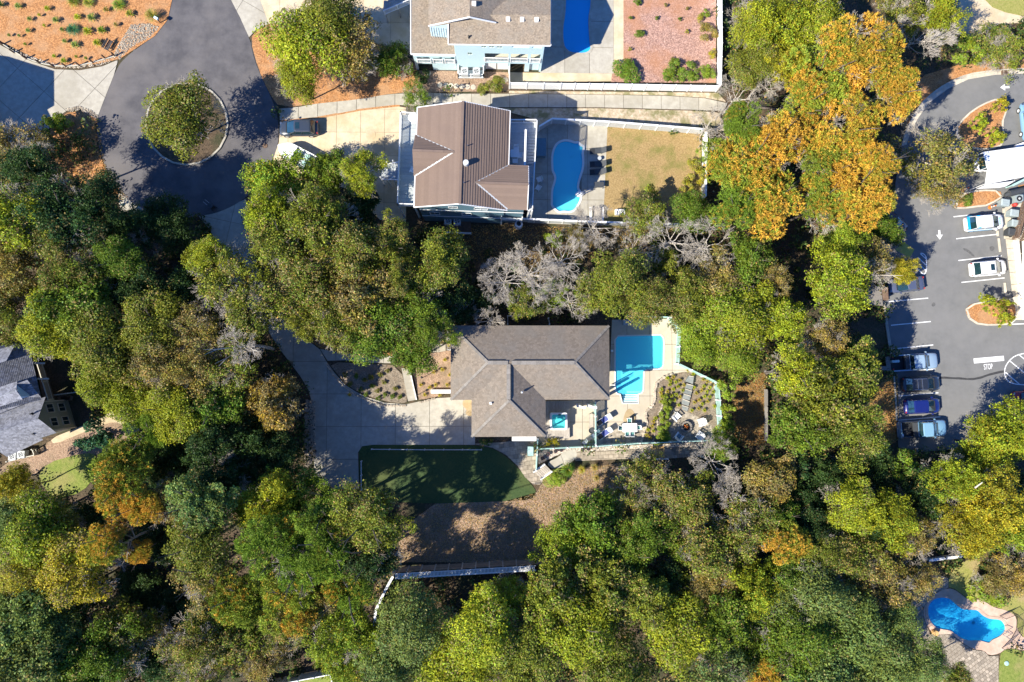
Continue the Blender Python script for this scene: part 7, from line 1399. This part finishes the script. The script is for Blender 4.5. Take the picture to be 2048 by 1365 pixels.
# hedge in the fire pit garden
hg = E5([(1430, 300), (1440, 360), (1420, 420), (1400, 470), (1410, 530), (1400, 590), (1385, 640), (1360, 690), (1420, 660)])
for i, (x, y) in enumerate(hg): shrub(x, y, 13.5, 'bush', 'bright', 1.2, ['topmost','second','third','fourth','fifth','sixth','seventh','lowest left','lowest right'][i]+' leafy bush from the top of the hedge left of the fire pit', group='hedge bushes left of the fire pit')
# spiky plants
def tuft(name, px, py, r, h, col, label, group, z=.07, n=26, cat='plant', wide=.05):
    global TUFTS
    key = (n, wide)
    if key not in TUFTS:
        vs = []; fs = []; tin = []
        for k in range(n):
            a = k*2.399; t = (k+.5)/n; e = .15+.85*t**.6; w = wide; ln = 1.0
            d = (math.cos(a), math.sin(a)); p = (-d[1]*w, d[0]*w); i = len(vs)
            vs += [(p[0]*.5, p[1]*.5, 0), (-p[0]*.5, -p[1]*.5, 0), (d[0]*e*.6-p[0], d[1]*e*.6-p[1], 1.1-.4*e), (d[0]*e*.6+p[0], d[1]*e*.6+p[1], 1.1-.4*e), (d[0]*e, d[1]*e, 1.05-.7*e*e)]
            fs += [(i, i+1, i+2, i+3), (i+3, i+2, i+4)]; b = R_.uniform(.5, .95); tin += [(b, R_.random(), R_.random(), 1)]*5
        me = bpy.data.meshes.new('leaves'); me.from_pydata(vs, [], fs); at_ = me.color_attributes.new('tint', 'FLOAT_COLOR', 'POINT'); at_.data.foreach_set('color', [q for t in tin for q in t]); me.materials.append(M_['leaf']); TUFTS[key] = me
    p = W(px, py, z); o = bpy.data.objects.new(name, TUFTS[key]); COL.objects.link(o); rm = r/16.5*1.35; o.location = p; o.scale = (rm, rm, h); o.rotation_euler = (0, 0, R_.uniform(0, 6.28)); c_, a_ = COLS[col]; j = R_.uniform(.85, 1.2); o.color = (c_[0]*j, c_[1]*j, c_[2]*j, a_)
    return tag(o, label, cat, group)
TUFTS = {}
F = lambda x, y: (1240+x/8.532, 740+y/8.532)
for x, y in [(800, 140), (900, 120), (850, 190), (940, 210), (1010, 180), (1080, 260), (980, 285), (900, 330), (840, 250), (800, 370), (1060, 350), (700, 330), (690, 390), (870, 440), (950, 420), (1010, 460), (920, 515), (990, 600), (700, 450), (690, 540), (760, 500), (1240, 70), (1150, 10), (1250, 300), (1420, 280), (1380, 350), (1470, 370), (1580, 375), (1520, 300), (1290, 400), (1430, 455), (1340, 510), (1480, 540), (1520, 460), (1260, 555), (1390, 580), (1330, 660), (1215, 690), (1430, 690), (1600, 620), (1480, 200), (1410, 165), (560, 880), (540, 960), (470, 1020), (450, 1110), (500, 1160), (600, 820), (560, 1040)]:
    q = F(x, y); tuft('daylily_clump', *q, 4.6, .5, 'golden' if R_.random() < .4 else 'yellowgreen', 'yellow-green grassy clump in the planting bed round the stone steps', 'grassy clumps in the planting bed', z=.08, n=24, wide=.09)
for x, y in [(690, 750), (700, 768), (712, 752), (730, 760), (745, 772), (722, 780), (755, 782), (770, 790), (740, 755), (768, 765), (785, 792), (760, 750), (790, 778), (800, 795), (775, 742), (757, 797), (732, 790)]: shrub(x, y, 6.5, 'bush', 'mixed' if R_.random() < .5 else 'green', .6, 'small low shrub in the front bed by the driveway', group='low shrubs in the front bed')
for x, y in [(745, 755), (700, 790), (842, 770), (850, 790), (872, 770), (885, 740), (890, 720), (868, 745), (895, 770), (880, 790), (860, 775), (900, 750), (898, 690)]: tuft('daylily_clump', x, y, 4.5, .4, 'golden', 'yellow-green grassy clump in the beds beside the front steps', 'grassy clumps beside the front steps', n=24, wide=.09)
tuft('palm', 1134, 938, 15, 1.4, 'green', 'spiky green palm at the end of the curving walk', None, n=60, cat='palm', wide=.035, z=0.1)
tuft('palm', 1140, 932, 11, 1.2, 'dark', 'smaller dark spiky palm behind the first one', None, n=60, cat='palm', wide=.035, z=0.1)
tuft('grass_clump', 1163, 939, 9, .8, 'golden', 'round yellow-green grass clump right of the spiky palm', None, n=90, cat='grass', wide=.02); tuft('grass_clump', 1188, 934, 9, .8, 'brown', 'brownish grass clump above the bark slope', None, n=90, cat='grass', wide=.02); tuft('grass_clump', 1192, 955, 8, .8, 'brown', 'dark brown grass clump on the bark slope', None, n=90, cat='grass', wide=.02)
tuft('grass_clump', 309, 36, 15, 1.1, 'olive', 'big olive grass clump at the road end of the straw bed', None, n=90, cat='grass', wide=.02)
for x, y, r, c in [(115, 43, 8, 'greygreen'), (149, 62, 14, 'bluegreen'), (158, 37, 8, 'yellowgreen'), (178, 65, 10, 'yellowgreen'), (186, 38, 10, 'greygreen'), (206, 63, 9, 'green'), (197, 88, 9, 'yellowgreen'), (153, 92, 9, 'greygreen'), (133, 85, 6, 'greygreen'), (98, 20, 7, 'yellowgreen'), (63, 41, 6, 'greygreen'), (60, 64, 6, 'greygreen'), (128, 62, 6, 'greygreen'), (42, 74, 4, 'greygreen'), (54, 91, 4, 'green'), (22, 73, 4, 'greygreen'), (131, 124, 7, 'bright'), (112, 115, 5, 'bright'), (156, 116, 4, 'green'), (175, 119, 4, 'green'), (40, 15, 8, 'greygreen'), (5, 12, 8, 'dark'), (235, 52, 6, 'brown'), (262, 30, 9, 'olive'), (240, 12, 14, 'green'), (150, 5, 14, 'olive'), (180, 8, 12, 'olive'), (215, 22, 7, 'brown'), (92, 54, 4, 'yellowgreen'), (82, 33, 4, 'yellowgreen')]:
    tuft('bed_plant', x, y, r, .55, c, 'small spiky plant dotted in the orange straw bed', 'small plants in the straw bed', n=24 if r < 12 else 60, wide=.09 if r < 12 else .035)
for x, y, c in [(1261, 36, 'green'), (1314, 36, 'green'), (1360, 38, 'green'), (1375, 17, 'brown'), (1374, 63, 'golden'), (1260, 98, 'golden'), (1332, 10, 'brown'), (1345, 118, 'brown')]: shrub(x, y, 5, 'bush', c, .6, 'tiny shrub dotted in the pink mulch garden', group='tiny shrubs in the pink mulch')
fl_ = MB().tube(W(1512, 215, .4), W(1585, 222, 1.2), .18, .1, 8).build('fallen_limb', M_['bark']); tag(fl_, 'dark fallen limb at the end of the long walk', 'log')
o = MB().tube(W(1950, 976, 10), W(1965, 965, 10.6), .1, .05, 6).build('dead_branch', M_['greybark']); tag(o, 'white dead branch lying over the golden trees at the right', 'branch')
# ---- undergrowth: nobody could count it
def field(n, zlo, zhi, leaf, name, label, col, aut, avoid=True, region=None, clump=.5, per=60, seedshift=0, buf=0):
    c = W(0, 1365, 0); d = W(2048, 0, 0); Q = np.column_stack([rng.uniform(-70, 70, n), rng.uniform(-50, 48, n)])
    keep = np.ones(n, bool)
    if avoid:
        for pl in OPEN: keep &= ~pip(Q, [(p[0], p[1]) for p in pl])
        for x, y, r in HB: keep &= ~((np.abs(Q[:, 0]-x) < r[0]) & (np.abs(Q[:, 1]-y) < r[1]))
    if region is not None: keep &= pip(Q, region)
    Q = Q[keep]; k = len(Q); rad = rng.uniform(.4, 1.3, k)*clump*2; hh = rng.uniform(zlo, zhi, k)
    i = np.repeat(np.arange(k), per); u = unit(k*per); u[:, 2] = np.abs(u[:, 2]); P = np.column_stack([Q[i], np.zeros(len(i))])+u*np.column_stack([rad[i], rad[i], hh[i]])*rng.uniform(.6, 1, len(i))[:, None]
    N = u+unit(len(i))*.7; N /= np.linalg.norm(N, axis=1)[:, None]; t = np.column_stack([np.clip(.5*rng.uniform(.6, 1.4, len(i))*rng.uniform(.6, 1.3, k)[i], .1, 1), np.clip(rng.random(len(i)), 0, 1), np.clip(.5+rng.normal(size=len(i))*.2, 0, 1)])
    me = leaves_mesh(name, P, N, leaf*rng.uniform(.6, 1.4, len(i)), t); o = bpy.data.objects.new(name, me); COL.objects.link(o); o.color = (*col, aut); return tag(o, label, 'undergrowth', None, 'stuff')
def hb(a, b, c, d): p, q = W(a, b, 0), W(c, d, 0); return ((p.x+q.x)/2, (p.y+q.y)/2, (abs(q.x-p.x)/2, abs(q.y-p.y)/2))
HB = [hb(895, 640, 1225, 880), hb(795, 205, 1070, 460), hb(820, 0, 1110, 180), hb(0, 690, 165, 920), hb(1000, 160, 1440, 262), hb(740, 190, 840, 460), hb(450, 0, 820, 225), hb(1780, 140, 2060, 900), hb(900, 430, 1260, 500), hb(1470, 745, 1535, 895), hb(1247, -80, 1440, 190), hb(1030, 900, 1290, 1000), hb(790, 1000, 1080, 1155), hb(-80, -80, 340, 250), hb(560, 630, 790, 720), hb(650, 700, 905, 810), hb(1280, 885, 1430, 935), hb(1700, 100, 1800, 0), hb(1440, 200, 1520, 262)]
field(7500, .6, 3.6, .3, 'undergrowth', 'dark green brush under the trees', (.06, .10, .025), .25)
field(700, .1, .3, .16, 'ground_ivy', 'low green ground cover beside the entry steps', (.13, .22, .03), .1, avoid=False, region=[tuple(p[:2]) for p in WL([(1084, 972), (1096, 950), (1112, 935), (1135, 940), (1138, 950), (1120, 975), (1098, 980)], 0)]) if False else None
# ---- fallen leaves scattered on bare ground
def litterleaves(n, poly, s, cols, name, label):
    P = WL(poly, 0); xs = [p.x for p in P]; ys = [p.y for p in P]; Q = np.column_stack([rng.uniform(min(xs), max(xs), n), rng.uniform(min(ys), max(ys), n)]); Q = Q[pip(Q, [tuple(p[:2]) for p in P])]
    k = len(Q); pos = np.column_stack([Q, rng.uniform(.06, .12, k)]); N = unit(k)*.5+np.array([0, 0, 1]); N /= np.linalg.norm(N, axis=1)[:, None]; t = np.column_stack([rng.uniform(.3, .8, k), rng.random(k), rng.random(k)])
    me = leaves_mesh(name, pos, N, s*rng.uniform(.6, 1.4, k), t); o = bpy.data.objects.new(name, me); COL.objects.link(o); o.color = (*cols, .5); tag(o, label, 'leaves', None, 'stuff')
litterleaves(34000, [(1074, 985), (1086, 962), (1100, 945), (1250, 925), (1290, 960), (1240, 1000), (1100, 1060), (1080, 1125), (795, 1125), (800, 1060), (870, 1008), (1010, 1003)], .11, (.33, .24, .16), 'fallen_leaves', 'fallen leaves on the bark slope')
litterleaves(9000, [(1478, 752), (1530, 745), (1530, 890), (1470, 892), (1465, 800)], .16, (.26, .13, .06), 'fallen_leaves', 'fallen leaves in the clearing right of the fire pit')
litterleaves(12000, [(900, 448), (1060, 452), (1350, 462), (1250, 500), (1050, 560), (900, 500), (870, 470)], .16, (.2, .12, .06), 'fallen_leaves', 'fallen leaves below the middle pool fence')
litterleaves(9000, [(560, 636), (590, 640), (680, 690), (786, 700), (786, 712), (700, 706), (640, 697), (600, 665)], .15, (.35, .17, .08), 'fallen_leaves', 'fallen leaves beside the front path')
litterleaves(5000, [(195, 240), (215, 350), (260, 400), (200, 400), (100, 300), (120, 250), (180, 232)], .15, (.3, .14, .06), 'fallen_leaves', 'fallen leaves left of the cul-de-sac')
litterleaves(5000, [(1740, 760), (1795, 750), (1797, 880), (1740, 900)], .15, (.34, .2, .08), 'fallen_leaves', 'fallen leaves behind the parked cars')
sheet('hedge_straw', [(196, 240), (190, 250), (194, 290), (213, 350), (238, 388), (200, 400), (120, 330), (80, 290), (110, 245), (135, 226), (165, 222)], .02, M_['straw'])
# ------------------------------------------------------------------ ground, cut open under the pools
holed('ground', [(-400, -400), (400, -400), (400, 400), (-400, 400)], POOLS, -0.03, M_['litter'], world_pts=True)
bpy.context.view_layer.update()
